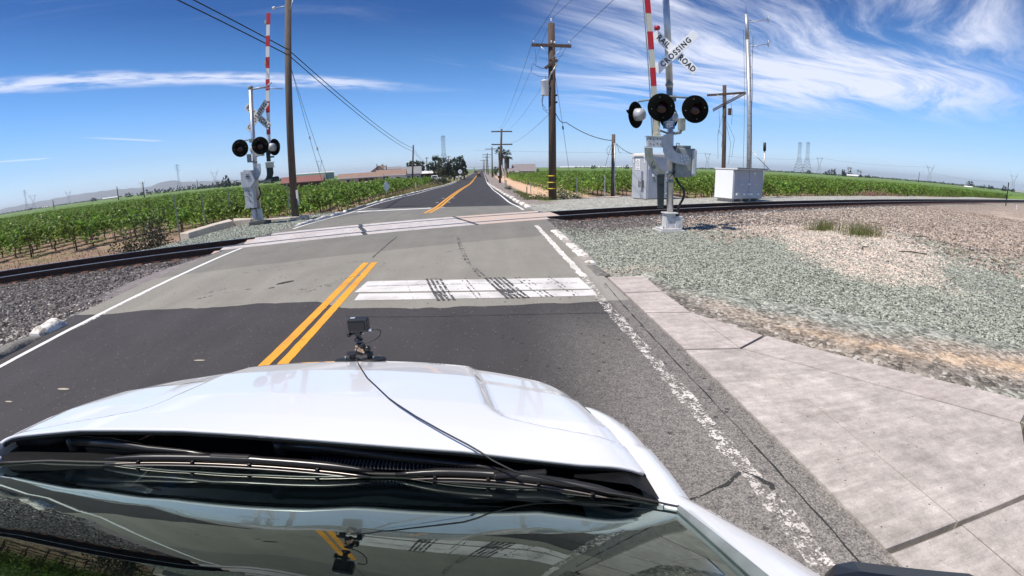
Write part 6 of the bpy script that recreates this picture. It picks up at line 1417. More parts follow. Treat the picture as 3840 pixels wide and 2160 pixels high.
b = MB(); tr_o = empty("pickup_truck", (-11.0, 109, -1.0), "pale pickup truck parked between the vines and the tree clump", "pickup truck"); b.box((0, 0, .9), (3.6, 1.6, .55)); b.box((-.4, 0, 1.4), (1.4, 1.5, .55)); b.build("body", M_SIGW, tr_o, bevel=.1)
b = MB(); b.box((-.4, -.77, 1.42), (1.1, .03, .35)); b.build("window", M_GLS, tr_o); 
for sx_ in (-1.1, 1.1): b = MB(); b.cyl((sx_, -.82, .4), (sx_, -.6, .4), .38, n=12); b.build("wheel", M_BLACK, tr_o)

# ------------------------------------------------------------------ buildings
M_WALLT = mat("tan_wall", (.52, .42, .34), .9); M_WALLW = mat("white_wall", (.78, .76, .74), .8); M_WALLG = mat("grey_wall", (.36, .36, .37), .9)
M_RRED = mat("red_metal_roof", (.25, .105, .085), .6, 0, (.21, .085, .07), .5); M_RBRN = mat("brown_shingle_roof", (.31, .20, .15), .9, 0, (.25, .16, .12), 1.5); M_RGRY = mat("grey_shingle_roof", (.26, .27, .27), .9, 0, (.22, .22, .22), 1.5)
M_RWHT = mat("white_metal_roof", (.75, .74, .71), .5); M_DKW = mat("barn_dark_wood", (.09, .06, .05), .9); M_WIN = mat("window_glass", (.03, .035, .04), .15); M_RMAU = mat("mauve_shingle_roof", (.27, .235, .235), .9, 0, (.23, .2, .2), 1.5)
def house(x, y, zb, L_, D_, H_, rh, rz, wall, roof, label, wins=(), ov=.4, cat="house", name="house", doors=(), group="farm buildings left of the road", post=False):
    """gable house, ridge along local x, front faces local -y"""
    o = empty(name, (x, y, zb), label, cat, group, rz)
    b = MB(); b.prism([(-D_ / 2, 0), (D_ / 2, 0), (D_ / 2, H_), (0, H_ + rh), (-D_ / 2, H_)], -L_ / 2, L_ / 2, 'x'); b.build("wall", wall, o)
    b = MB(); k = rh / (D_ / 2)
    for s_ in (-1, 1):
        e_ = D_ / 2 + ov; b.prism([(0, H_ + rh + .05), (s_ * e_, H_ - k * ov + .05), (s_ * e_, H_ - k * ov + .20), (0, H_ + rh + .22)], -L_ / 2 - ov, L_ / 2 + ov, 'x')
    b.build("roof", roof, o)
    b = MB(); b.box((0, -(D_ / 2 + ov + .03), H_ - k * ov + .10), (L_ + 2 * ov, .05, .2)); b.build("fascia", M_WALLW if wall is not M_DKW else M_DKW, o)
    for wx_, wz_, ww, wh in wins:
        b = MB(); b.box((wx_, -D_ / 2 - .02, wz_), (ww + .2, .05, wh + .2)); f_ = b.build("window", M_WALLW, o); b = MB(); b.box((wx_, -D_ / 2 - .06, wz_), (ww, .04, wh)); b.build("pane", M_WIN, f_)
    for wx_, ww, wh in doors: b = MB(); b.box((wx_, -D_ / 2 - .03, wh / 2), (ww, .06, wh)); b.build("door", M_DKW, o)
    return o
x, y = -28.0, 70.6
house(-28.4, 70.6, -1.0, 5.6, 3.2, 2.3, .7, .28, M_DKW, M_RRED, "long dark barn with rusty red metal roof behind the left vines", ((-1.6, 1.4, .5, .4), (.6, 1.4, .5, .5)), .5, "barn", "red_barn", ((1.4, .9, 1.7),))
house(-77.5, 208, -1.1, 17, 9, 4.6, .3, .36, M_WALLW, M_RWHT, "large pale flat warehouse on the horizon behind the red barn", ((-4, 2.6, 1.5, .8), (2, 2.6, 1.5, .8)), .3, "warehouse", "warehouse")
for k in (0,): b = MB(); b.box((6.4, -4.6, 2.3), (3.6, .1, 4.0)); b.build("dark_wing", mat("slate_cladding", (.24, .25, .27), .7), bpy.data.objects["warehouse"])
house(-28.5, 106.6, -1.05, 9.6, 4.6, 2.25, .75, .18, M_WALLT, M_RBRN, "long low tan house with brown roof and open carport, behind the left vines", ((-2.8, 1.5, .9, .6), (-1.9, 1.5, .6, .6)), .5, doors=((1.6, 4.2, 1.9),))
house(-21.6, 108.4, -1.05, 6.2, 4.6, 2.4, .95, .12, M_WALLW, M_RBRN, "white walled house with brown roof at the right of the long tan house", ((1.5, 1.4, .8, .8), (-1.2, 1.4, 1.2, 1.2)), .5, doors=((2.4, 1.2, 1.7),))
house(-28.3, 128, -1.0, 3.6, 4.2, 3.4, 1.3, 1.4, M_WALLT, M_RBRN, "tan gable end rising behind the long tan house", ((0, 3.2, .6, .6),), .3)
house(-24.6, 126, -1.0, 4.4, 4.0, 3.7, .5, .2, M_WALLT, M_RGRY, "small flat grey green roof behind the white walled house", (), .2)
house(-19.0, 123.6, -1.0, 4.6, 5.4, 2.4, 1.55, .12, M_WALLG, M_RGRY, "grey house with steep grey roof right of the farm buildings", ((1.5, 1.3, .6, .6), (-.9, 1.3, .8, .7)), .3)
house(-16.0, 129.5, -1.0, 3.6, 3.4, 2.0, .55, .1, M_DKW, M_RWHT, "low dark shed with a pale metal roof before the trees", ((-.6, 1.1, .5, .5),), .3, "shed", "shed", ((.8, .8, 1.4),))
house(-12.8, 131, -1.0, 3.4, 3.4, 1.9, .4, .1, M_DKW, M_RBRN, "small brown roofed shed half hidden by the roadside trees", (), .3, "shed", "shed")
for x, y, z0, z1, lb in ((-28.1, 121.8, 2, 4.3, "left dark chimney pipe on the tan roof"), (-25.7, 122.3, 2, 3.85, "right dark chimney pipe on the tan roof")):
    b = MB(); b.cyl((0, 0, z0), (0, 0, z1), .12, n=8); o = b.build("chimney_pipe", M_BLACK, None); o.location = (x, y, 0); tag(o, lb, "chimney pipe")
for x, y, L_, h, lb in ((-24.2, 98, 4.6, 1.35, "white covered boat or tarp left of the white walled house"), (-18.3, 107.0, 2.8, 1.7, "pale tent canopy right of the white walled house"), (-31.4, 92, 1.6, .9, "pale covered heap in front of the tan house's left end")):
    b = MB(); b.prism([(-L_ / 2, 0), (L_ / 2, 0), (L_ * .45, h * .7), (L_ * .1, h), (-L_ * .4, h * .85)], -.8, .8); o = b.build("tarpaulin", M_WALLW, None, bevel=.08); o.location = (x, y, -1.0); tag(o, lb, "tarpaulin")
house(12.7, 140, -1.15, 6.2, 6.0, 2.3, 1.6, .0, M_WALLT, M_RMAU, "house with wide mauve grey roof right of the fan palms", ((-1.6, 1.4, 1.0, .7),), .5, group="farm buildings right of the road")
house(9.2, 137, -1.15, 2.6, 3.2, 1.9, .7, .0, M_WALLT, M_RMAU, "low mauve roofed annex at the palms' foot", (), .4, group="farm buildings right of the road")
tree(8.6, 133, -1.1, [(0, 0, 1.5, 1.0, 1, .8)], 500, .2, M_TREE, "dark bush below the fan palms", "bushes by the mauve roofed house", "bush", .3, .05, "bush")
tree(4.9, 141, -1.1, [(0, 0, 2.1, 2.0, 1.5, 1.2), (-1.2, 0, 1.4, 1, 1, 1)], 900, .24, M_TREE, "dark tree left of the fan palms, behind the roadside pole", "bushes by the mauve roofed house", trunk_h=.8)
tree(16.9, 138, -1.1, [(0, 0, 1.8, .6, .6, .9)], 400, .2, M_TREE, "small dark tree at the mauve roof's right end", "bushes by the mauve roofed house", trunk_h=.6)
for a_, D, L_, h, m1, m2, lb in ((44.05, 455, 9, 2.6, M_WALLT, M_RWHT, "far farm shed with a bright white roof on the right horizon"), (55.9, 425, 5.5, 1.6, M_WALLW, M_WALLW, "far white shed under the grey green tree"), (55.1, 425, 3.5, 1.2, M_WALLW, M_RBRN, "far small pale shed left of the white shed"), (60.75, 420, 5.2, 2.3, M_WALLW, M_RGRY, "far pale building at the right picture edge"),
    (-43.2, 650, 18, 2.6, M_WALLG, M_RWHT, "far long pale roof on the left horizon"), (-49.5, 900, 16, 2.5, M_WALLT, M_RWHT, "tiny pale sheds beneath the left pylons"), (10.9, 620, 14, 2.5, M_WALLG, M_RWHT, "far pale roofs on the horizon right of the mauve roof"), (17.5, 700, 190, 2.6, M_WALLW, M_RWHT, "very long white greenhouse line along the right horizon")):
    x, y = az(a_, D); house(x, y, -1.1, L_, min(8, L_ * .7), h, h * .35, -R(a_), m1, m2, lb, ((0, h * .5, L_ * .1, h * .25),), .4, "farm building", "farm_building", group="far farm buildings on the horizon")
# overpass where the road meets the horizon
ov_ = empty("overpass", (-20, 900, -1.0), "thin pale road overpass crossing where the far road meets the horizon", "bridge"); b = MB(); b.box((5, 0, 6.2), (95, 8, 1.6)); b.build("deck", M_WALLW, ov_)
for k in range(5): b = MB(); b.box((-32 + k * 18, 0, 2.6), (1.5, 6, 6)); b.build("pier", M_WALLG, ov_)
b = MB(); P = []
for k in range(40): a_ = -55 + k * .62; P.append(a_)
M_HILL = mat("distant_hill", (.16, .17, .17), .95, 0, (.12, .13, .12), .002, 4, coords='World')
aa = np.arange(-66, -22, .3); el_ = np.interp(aa, [-66, -60, -54, -50, -46.5, -43, -39.2, -37.9, -37.1, -36.2, -35.2, -33, -29, -22], [.25, .35, .42, .62, .78, .80, .62, .95, 1.08, 1.0, .74, .62, .4, .1]) + .03 * np.sin(aa * 4.1)
D_ = 4600.0; V = []; 
for a_, e_ in zip(aa, el_):
    for d_, z_ in ((D_ - 900, -2.0), (D_, 1.9 + D_ * math.tan(R(e_))), (D_ + 900, -2.0)): V.append((d_ * math.sin(R(a_)), d_ * math.cos(R(a_)), z_))
F_ = [(3 * i + j, 3 * i + j + 1, 3 * i + j + 4, 3 * i + j + 3) for i in range(len(aa) - 1) for j in (0, 1)]
tag(npmesh("hills", V, F_, M_HILL, True), kind='structure')

# ------------------------------------------------------------------ pylons
M_PYL = mat("pylon_steel", (.13, .14, .15), .6, .2)
def beam(b, p, q, r): b.cyl(p, q, r, n=4, caps=False, smooth=False)
def legs(b, w0, w1, z0, z1, n, r, cx=0.0):
    """four-legged tapering lattice"""
    L_ = lambda z: w0 + (w1 - w0) * (z - z0) / (z1 - z0); zs = [z0 + (z1 - z0) * (1 - (1 - k / n) ** 1.25) for k in range(n + 1)]
    for za, zb in zip(zs[:-1], zs[1:]):
        a_, c_ = L_(za) / 2, L_(zb) / 2
        P0 = [(cx + sx_ * a_, sy_ * a_, za) for sx_, sy_ in ((-1, -1), (1, -1), (1, 1), (-1, 1))]; P1 = [(cx + sx_ * c_, sy_ * c_, zb) for sx_, sy_ in ((-1, -1), (1, -1), (1, 1), (-1, 1))]
        for i in range(4):
            j = (i + 1) % 4; beam(b, P0[i], P1[i], r); beam(b, P0[i], P1[j], r * .55); beam(b, P0[j], P1[i], r * .55); beam(b, P1[i], P1[j], r * .6)
def pylon(x, y, h, kind, label, rz=0.0):
    o = empty("pylon", (x, y, -1.2), label, "pylon", "power line pylons on the horizon", rz); b = MB(); r = .22
    if kind == 'slim':
        legs(b, h * .20, h * .055, 0, h * .45, 5, r); legs(b, h * .055, h * .045, h * .45, h, 8, r); b.build("tower", M_PYL, o); b = MB()
        for z_ in (.95, .86, .77):
            for s_ in (-1, 1): beam(b, (0, 0, h * z_), (s_ * h * .10, 0, h * z_), r); beam(b, (0, 0, h * (z_ + .03)), (s_ * h * .10, 0, h * z_), r * .6)
        b.build("crossarm", M_PYL, o)
    elif kind in ('goblet', 'horns', 'square'):
        legs(b, h * .26, h * .10, 0, h * .52, 5, r); b.build("tower", M_PYL, o); b = MB(); w1 = h * (.19 if kind != 'square' else .14)
        for s_ in (-1, 1):
            for sy_ in (-1, 1):
                p0, p1 = (s_ * h * .05, sy_ * h * .05, h * .52), (s_ * w1, sy_ * .8, h * .88); q0, q1 = (s_ * h * .02, sy_ * h * .04, h * .56), (s_ * w1 * .75, sy_ * .8, h * .88)
                beam(b, p0, p1, r); beam(b, q0, q1, r)
                for k in range(5):
                    f0, f1 = k / 5, (k + 1) / 5; beam(b, V3(*p0).lerp(V3(*p1), f0), V3(*q0).lerp(V3(*q1), f1), r * .5); beam(b, V3(*q0).lerp(V3(*q1), f0), V3(*p0).lerp(V3(*p1), f1), r * .5)
            beam(b, (s_ * w1, 0, h * .88), (s_ * w1 * 1.12, 0, h * (1.0 if kind == 'horns' else .96)), r * 1.1); beam(b, (s_ * w1 * .75, 0, h * .88), (s_ * w1 * 1.12, 0, h * (1.0 if kind == 'horns' else .96)), r * .7)
        b.build("head_frame", M_PYL, o); b = MB()
        for z_ in ((.88, .91) if kind != 'horns' else (.80, .83)):
            ww = w1 * (1.35 if kind != 'horns' else .95); beam(b, (-ww, 0, h * z_), (ww, 0, h * z_), r)
        b.build("crossarm", M_PYL, o)
    elif kind == 'bottle':
        legs(b, h * .34, h * .10, 0, h * .52, 6, r * 1.25); legs(b, h * .10, h * .085, h * .52, h, 7, r); b.build("tower", M_PYL, o); b = MB()
        for z_ in (.97, .90): beam(b, (-h * .08, 0, h * z_), (h * .08, 0, h * z_), r)
        b.build("crossarm", M_PYL, o)
    return o
for x, y, h, k, lb in ((-1004, 800, 46, 'slim', "slim pylon at the far left, left of a pair"), (-1187, 969, 41, 'goblet', "wide topped pylon right of the slim one at the far left"), (-1210, 1116, 41, 'horns', "two horned pylon above the left hills"), (-1231, 1479, 49, 'horns', "wide topped pylon above the dark far hedge"), (-622, 860, 54, 'slim', "tallest slim pylon on the left horizon"), (-743, 1193, 46, 'horns', "horned pylon between the tall slim one and the left signal"),
    (-378, 1047, 43, 'square', "square headed pylon behind the red barn"), (-54, 653, 51, 'bottle', "dark lattice tower rising above the roadside trees"), (511, 975, 40, 'square', "pylon between the right signal and the old V pole"), (519, 661, 52, 'bottle', "left tower of the twin pylons"), (531, 655, 52.6, 'bottle', "right tower of the twin pylons"), (799, 939, 43, 'square', "pylon just right of the twin towers"), (1042, 814, 43, 'horns', "horned pylon on the right horizon"), (1362, 783, 48, 'horns', "faint horned pylon at the right picture edge")):
    pylon(x, y, h, k, lb, -math.atan2(x, y))
for (x0, y0, z0), (x1, y1, z1), lb in (((-20, 950, 40), (511, 975, 36), "faint high voltage line left of the right signal"), ((511, 975, 34), (799, 939, 36), "faint high voltage line between the right pylons"), ((799, 939, 38), (1042, 814, 36), "faint high voltage line sagging toward the horned pylon"), ((1042, 814, 22), (1362, 783, 22), "lower faint line toward the right edge")):
    wire("transmission_line", [(x0, y0, z0), (x1, y1, z1)], .16, lb, M_PYL, 6, 14, "power line", "far high voltage lines")
for a_, D, e_, lb in ((-48.9, 260, .55, "small far pole at the left, right of the slim pylon"), (-42.4, 210, 1.05, "far pole beside the long pale roof"), (-39.7, 190, 1.25, "far pole at the left end of the dark hedge"), (50.95, 330, .85, "small far pole left of the horned pylon"), (-33.9, 300, .9, "thin far pole left of the slim pylon")):
    x, y = az(a_, D); wood_pole("utility_pole", (x, y, -1.1), (x, y, 1.9 + D * math.tan(R(e_))), .22, .17, lb, "small far poles on the horizon")
def hood_yr(x): return np.interp(x, [-2.1, -1.85, -1.43, -.98, -.73, -.38, -.08, .24, .39, .5], [1.02, 1.060, 1.108, 1.112, 1.100, 1.073, 1.050, 1.000, .990, .975])
def hood_hw(v): return np.interp(v, [0, .4, .75, 1, 1.3], [1.10, 1.065, 1.015, .985, .975])
def hood_uvz(u, v):
    """u across -1..1, v rear 0 to front lip 1, on to 1.25 down the nose"""
    u = np.asarray(u, float); v = np.asarray(v, float); vc = np.minimum(v, 1.0)
    x = -.68 + u * hood_hw(v) * np.where(u < 0, 1 + .06 * (1 - vc), 1); yf = 1.957 - .165 * u ** 2 - .08 * u ** 6
    y = hood_yr(x) * (1 - vc) + yf * vc + np.clip(v - 1, 0, 1) * .42 - np.clip(v - 1.1, 0, 1) * .30
    zc = np.interp(v, [0, .15, .35, .7, .92, 1.0, 1.08, 1.16, 1.25], [1.182, 1.174, 1.158, 1.110, 1.060, 1.036, .995, .90, .70])
    z = zc - (.040 + .035 * (1 - vc)) * u ** 2 - .016 * (x + .68) * .5 - .018 * np.clip((np.abs(u) - .90) / .10, 0, 1) ** 2
    ax = np.abs(x + .62); c = np.interp(y, [1.05, 1.155, 1.21, 1.26, 1.31, 1.36, 1.62, 1.75, 2.1], [1.25, .96, .79, .68, .64, .615, .58, .56, .52])
    q = np.clip((c - ax) / .055 + .5, 0, 1); q = q * q * (3 - 2 * q); fade = np.clip((ax - .2) / .3, 0, 1)
    z = z + .027 * (q - 1) * np.clip((1.28 - v) / .5, .2, 1) * np.clip((1.12 - np.abs(ax)) / .35, 0.15, 1)
    return x, y, z
# ------------------------------------------------------------------ the car the camera rides on
M_CAR = mat("white_car_paint", (.80, .80, .82), .22, coat=1.0)
M_BLKP = mat("black_cowl_plastic", (.005, .005, .006), .55, 0, (.008, .008, .009), 30, 3, bump=.15, bscale=300, spec=.15)
M_WIPE = mat("wiper_black", (.02, .019, .02), .28)
M_WIPS = mat("wiper_steel_strip", (.17, .15, .14), .3, .8)
M_RUBB = mat("rubber", (.01, .01, .01), .6)
M_DASH = mat("dashboard_vinyl", (.012, .013, .012), .8)
M_TRIMI = mat("pale_pillar_trim", (.32, .36, .34), .8)
vr = empty("white_car", (-.578, 0, 1.288), "white car carrying the camera, its bonnet, wipers and windscreen in the foreground", "car"); vr.scale = (.85, .85, .85)
def L3(x, y, z): return (x + .68, y, z - 1.18)
def grid(name, X_, Y_, Z_, m, parent=vr, smooth=True, flip=False):
    id_ = np.arange(X_.size).reshape(X_.shape); F_ = np.stack([id_[:-1, :-1], id_[:-1, 1:], id_[1:, 1:], id_[1:, :-1]], -1).reshape(-1, 4)
    if flip: F_ = F_[:, ::-1]
    return npmesh(name, np.stack([X_ + .68, Y_, Z_ - 1.18], -1).reshape(-1, 3), F_, m, smooth, parent)
U_, V_ = np.meshgrid(np.concatenate([np.linspace(-1, -.9, 8), np.linspace(-.88, .88, 150), np.linspace(.9, 1, 8)]), np.concatenate([[0], np.linspace(.004, .9, 90), np.linspace(.91, 1.25, 30)]))
hx, hy, hz_ = hood_uvz(U_, V_)
hood = grid("hood", hx, hy, hz_, M_CAR)
sd_ = hood.modifiers.new('t', 'SOLIDIFY'); sd_.thickness = .012; sd_.offset = -1
u1 = np.linspace(-1, 1, 60); rx_, ry_, rz_ = hood_uvz(u1, u1 * 0)
b = MB(); b.tube([L3(x, y + .012, z - .022) for x, y, z in zip(rx_, ry_, rz_)], .008, 6); b.build("hood_seal", M_RUBB, hood)
# fenders
for s_, nm in ((1, "fender"), (-1, "fender")):
    v_ = np.concatenate([np.linspace(-.16, 0, 6), np.linspace(.03, 1.0, 34)]); ex, ey, ez = hood_uvz(np.full(v_.shape, float(s_)), np.clip(v_, 0, 1))
    yy_ = ey + np.minimum(v_, 0) * 1.0; out = np.interp(yy_, [.80, 1.0, 1.3, 1.52, 1.66, 1.75], [1.225, 1.205, 1.165, 1.10, 1.04, .985])
    X0 = -.68 + s_ * (np.abs(ex + .68) + .008); X3 = -.68 + s_ * out
    cols = [(X0, ez - .03), (X0 + s_ * .001, ez - .002), (X0 * .6 + X3 * .4, ez - .004), (X0 * .25 + X3 * .75, ez - .018), (X3, ez - .055), (X3 + s_ * .012, ez - .14), (X3 + s_ * .02, ez - .35), (X3 + s_ * .01, ez - .60)]
    XX = np.stack([c[0] for c in cols], 1); ZZ = np.stack([c[1] for c in cols], 1) - (.05 * ss(yy_, 1.35, 1.72))[:, None]; YY = np.stack([yy_ + .02 * k * (yy_ > 1.6) for k in range(len(cols))], 1)
    grid(nm, XX, YY, ZZ, M_CAR, flip=(s_ < 0))
b = MB(); b.tube([L3(.395, 1.37, 1.02), L3(.425, 1.28, 1.045), L3(.44, 1.10, 1.06)], [.004, .005, .004], 6); b.build("fender_gap", M_RUBB, vr)
# windscreen
aa = np.linspace(-1, 1, 61); bb = np.linspace(0, 1, 41); A_, B_ = np.meshgrid(aa, bb)
def screen(A_, B_, dz=0.0):
    bx = -.67 + A_ * 1.13; by = np.interp(A_, [-1, -.8, -.5, -.2, 0, .35, .7, .92, 1], [.985, 1.040, 1.078, 1.090, 1.090, 1.074, 1.006, .915, .868]); bz = 1.052 - 0 * A_
    tx = -.68 + A_ * .99; ty = .11 - .045 * A_ ** 2; tz = 1.622 - .035 * A_ ** 2 - .065 * A_ ** 4
    bow = .005 * np.sin(np.pi * B_)
    return bx * (1 - B_) + tx * B_, by * (1 - B_) + ty * B_ + 0 * bow, bz * (1 - B_) + tz * B_ + bow * .9 + dz
def glass_mat():
    m = bpy.data.materials.new("windscreen_glass"); m.use_nodes = True; t = m.node_tree; N = t.nodes; L = t.links; N.remove(N['Principled BSDF'])
    f = N.new('ShaderNodeFresnel'); f.inputs[0].default_value = 1.56; tr = N.new('ShaderNodeBsdfTransparent'); tr.inputs[0].default_value = (.38, .50, .44, 1)
    g = N.new('ShaderNodeBsdfGlossy'); g.inputs['Roughness'].default_value = 0.004; g.inputs['Color'].default_value = (.80, .95, .88, 1); ms = N.new('ShaderNodeMixShader'); o = N['Material Output']
    L.new(f.outputs[0], ms.inputs[0]); L.new(tr.outputs[0], ms.inputs[1]); L.new(g.outputs[0], ms.inputs[2]); L.new(ms.outputs[0], o.inputs[0]); return m
gx_, gy_, gz__ = screen(A_, B_); ws = grid("windscreen", gx_, gy_, gz__, glass_mat())
if ws.data.polygons[0].normal.z < 0: ws.data.flip_normals()
b = MB(); q = screen(np.linspace(-1, 1, 40), np.zeros(40), .002); b.tube([L3(x, y + .004, z) for x, y, z in zip(*q)], .006, 6); b.build("windscreen_seal", M_RUBB, ws)
# cabin behind the glass
xx = np.linspace(-1.72, .36, 20); yy_ = np.linspace(.0, 1.0, 12); XX, YY = np.meshgrid(xx, yy_)
grid("dashboard", XX, YY, 1.0 + .03 * np.sin(YY * 3), M_DASH)
b = MB(); b.tube([L3(-.02, .66, 1.045), L3(.10, .60, 1.045), L3(.25, .50, 1.045)], .006, 6)
for k in range(26): q = k / 25; b.box(L3(.0 + .24 * q, .685 - .16 * q, 1.04), (.006, .003, .003), rz=-.55)
b.build("dashboard_stitching", M_TRIMI, vr)
pa, pb2 = np.meshgrid(np.linspace(.80, .935, 5), np.linspace(.02, 1, 20)); q = screen(pa, pb2, -.035); grid("pillar_trim", q[0], q[1], q[2], M_TRIMI)
st_ = MB(); q = screen(np.array([.34, .60, .60, .34]), np.array([.055, .055, .095, .095]), -.006); st_.add([L3(*p) for p in zip(*q)], [(0, 1, 2, 3)]); st_.build("sticker", mat("teal_sticker", (.10, .32, .30), .5, 0, (.25, .42, .40), 40), vr)
# A pillars and roof
for s_ in (1, -1):
    bq = np.linspace(-.03, 1.02, 30); ex, ey, ez = screen(np.full(30, float(s_)), np.clip(bq, 0, 1)); ey = ey - np.minimum(bq, 0) * .9; ez = ez + np.minimum(bq, 0) * .5
    wd = np.interp(bq, [-.03, .02, .2, .5, 1.02], [.042, .050, .066, .088, .10]); n = V3(0, .5, .866)
    prof = [(0.0, -.006), (.06, .006), (.18, .010), (.22, .016), (.45, .026), (.72, .022), (.92, .0), (1.0, -.05), (1.0, -.12)]
    XX = np.stack([ex + s_ * wd * a0 for a0, h0 in prof], 1); YY = np.stack([ey + h0 * .45 for a0, h0 in prof], 1); ZZ = np.stack([ez + h0 * .9 for a0, h0 in prof], 1)
    grid("windscreen_trim", XX[:, :3], YY[:, :3], ZZ[:, :3], M_SILVD if s_ > 0 else M_RUBB, flip=(s_ < 0)); grid("a_pillar", XX[:, 2:], YY[:, 2:], ZZ[:, 2:], M_CAR, flip=(s_ < 0))
XX, YY = np.meshgrid(np.linspace(-1.74, .38, 24), np.linspace(-2.4, .10, 14)); grid("roof", XX, np.where(YY > .05, YY - .045 * ((XX + .68) / .99) ** 2, YY), 1.640 - .035 * ((XX + .68) / .99) ** 2 - .065 * ((XX + .68) / .99) ** 4 - .05 * np.clip(-YY - 1.2, 0, 1) ** 2, M_CAR)
# the lower body, out of sight from the roof
zg = -.335
b = MB(); b.bbox(L3(-1.62, 1.2, .25), L3(.26, 2.02, .72)); b.bbox(L3(-1.70, 1.55, .15), L3(.34, 2.0, .5)); b.build("front_bumper", M_CAR, vr, bevel=.08)
b = MB(); b.bbox(L3(-1.4, 1.9, .52), L3(.04, 2.06, .70)); b.build("grille", M_BLKP, vr)
for x0 in (-1.62, .02): b = MB(); b.bbox(L3(x0, 1.80, .55), L3(x0 + .26, 2.05, .72)); b.build("headlight", M_GALV, vr, bevel=.03)
b = MB()
for s_ in (-1, 1): b.bbox(L3(-.68 + s_ * 1.12, -2.9, .0), L3(-.68 + s_ * 1.22, .82, 1.0))
b.bbox(L3(-1.85, -3.0, .0), L3(.49, -2.8, 1.0)); b.build("body_side", M_CAR, vr, bevel=.03)
b = MB()
for s_ in (-1, 1): b.add([L3(-.68 + s_ * 1.13, -2.6, 1.0), L3(-.68 + s_ * 1.13, .55, 1.0), L3(-.68 + s_ * 1.03, .0, 1.5), L3(-.68 + s_ * 1.03, -2.3, 1.5)], [(0, 1, 2, 3)])
b.build("side_window", M_GLS, vr)
b = MB(); b.bbox(L3(-1.7, -2.9, -.05), L3(.34, 1.9, .05)); b.build("underbody", M_BLACK, vr)
for y0 in (1.15, -2.05):
    for s_ in (-1, 1):
        c = L3(-.68 + s_ * 1.08, y0, zg + .43); b = MB(); b.cyl((c[0] - .13, c[1], c[2]), (c[0] + .13, c[1], c[2]), .43, n=28); wh = b.build("wheel", M_RUBB, vr, bevel=.03); b = MB(); b.cyl((c[0] - .135, c[1], c[2]), (c[0] + .135, c[1], c[2]), .27, n=24); b.build("rim", M_GALV, wh)
# cowl
XX, T_ = np.meshgrid(np.linspace(-1.82, .40, 60), np.linspace(0, 1, 8)); q = screen((XX + .67) / 1.13, XX * 0)
grid("cowl", XX, q[1] + .004 + T_ * .30, 1.046 + .020 * np.sin(T_ * 3) - T_ * .03, M_BLKP)
b = MB(); b.add([L3(.22, 1.00, 1.075), L3(.36, .93, 1.09), L3(.455, .87, 1.06), L3(.40, 1.20, 1.05), L3(.28, 1.25, 1.05)], [(0, 1, 2, 3, 4)]); b.build("cowl_end", M_BLKP, vr)
b = MB(); b.prism([(-1.55, 1.20), (-1.12, 1.25), (-1.16, 1.13), (-1.45, 1.12)], 1.04 - 1.18, 1.075 - 1.18, 'z')
for v_ in range(len(b.v)): b.v[v_] = (b.v[v_][0] + .68, b.v[v_][1], b.v[v_][2])
b.build("wiper_motor_cover", M_BLKP, vr, bevel=.01)
b = MB(); b.tube([L3(-1.8, 1.12, 1.07), L3(-1.62, 1.13, 1.085), L3(-1.52, 1.15, 1.10)], [.03, .025, .02], 8); b.build("bonnet_hinge", M_BLKP, vr)
b = MB()
for k in range(56):
    q = k / 55; x = -.56 + .66 * q; y = np.interp(x, [-.56, -.2, .10], [1.128, 1.098, 1.040]); b.box(L3(x, y, 1.066), (.0035, .030, .012))
for dy_ in (-.010, .008): b.tube([L3(x, np.interp(x, [-.56, -.2, .10], [1.128, 1.098, 1.040]) + dy_, 1.060) for x in np.linspace(-.56, .10, 8)], .0022, 5)
b.build("vent_grille", mat("grille_sheen", (.14, .13, .135), .3), vr)
for x, y in ((-1.21, 1.21), (-.52, 1.19)):
    b = MB(); b.box(L3(x, y, 1.078), (.04, .018, .014)); b.build("washer_nozzle", M_RUBB, vr, bevel=.003)
# wipers
def wiper(label, arm, blade, piv):
    o = empty("wiper", (0, 0, 0), label); o.parent = vr
    b = MB(); b.tube([L3(*p) for p in arm], [.020, .018, .013, .008, .006][:len(arm)], 10); b.build("wiper_arm", M_WIPE, o)
    b = MB(); b.lathe([(.024, -.03), (.026, .0), (.022, .018), (.0, .022)], L3(*piv), n=16); b.build("pivot_cap", M_WIPE, o)
    P = [V3(*L3(*p)) for p in blade]; b = MB(); n = 18; Q = []
    pf_ = [np.polyfit(np.linspace(0, 1, len(P)), [p[i] for p in P], 3) for i in range(3)]
    def along(q): return V3(*[float(np.polyval(f_, q)) for f_ in pf_])
    rs = [.004 + .009 * min(1, 6 * min(k / n, 1 - k / n)) for k in range(n + 1)]
    rs = [r_ * (1.25 if .42 < k / n < .60 else 1) for k, r_ in enumerate(rs)]
    b.tube([along(k / n) for k in range(n + 1)], rs, 8); sp = b.build("spoiler", M_WIPE, o)
    for j, (dy_, dz_, m) in enumerate(((-.016, -.010, M_WIPS), (-.027, -.013, M_WIPE))):
        b = MB(); b.tube([along(.01 + .98 * k / n) + V3(0, dy_, dz_) for k in range(n + 1)], .0032 if m is M_WIPS else .005, 5); b.build("blade_strip", m, o)
    b = MB()
    for q in (.16, .37, .57, .80): p = along(q) + V3(0, -.016, -.007); b.box(p, (.008, .016, .012))
    b.build("clip", M_WIPE, o); b = MB(); p = along(.5) + V3(0, 0, .008); b.box(p, (.15, .022, .018)); b.build("blade_holder", M_WIPE, o, bevel=.008)
    return o
wiper("left wiper", [(-1.52, 1.135, 1.085), (-1.33, 1.135, 1.092), (-1.15, 1.122, 1.09), (-1.0, 1.122, 1.088), (-.78, 1.098, 1.085)], [(-1.29, 1.055, 1.082), (-1.08, 1.086, 1.085), (-.8, 1.098, 1.087), (-.58, 1.088, 1.085), (-.345, 1.060, 1.080)], (-1.52, 1.135, 1.085))
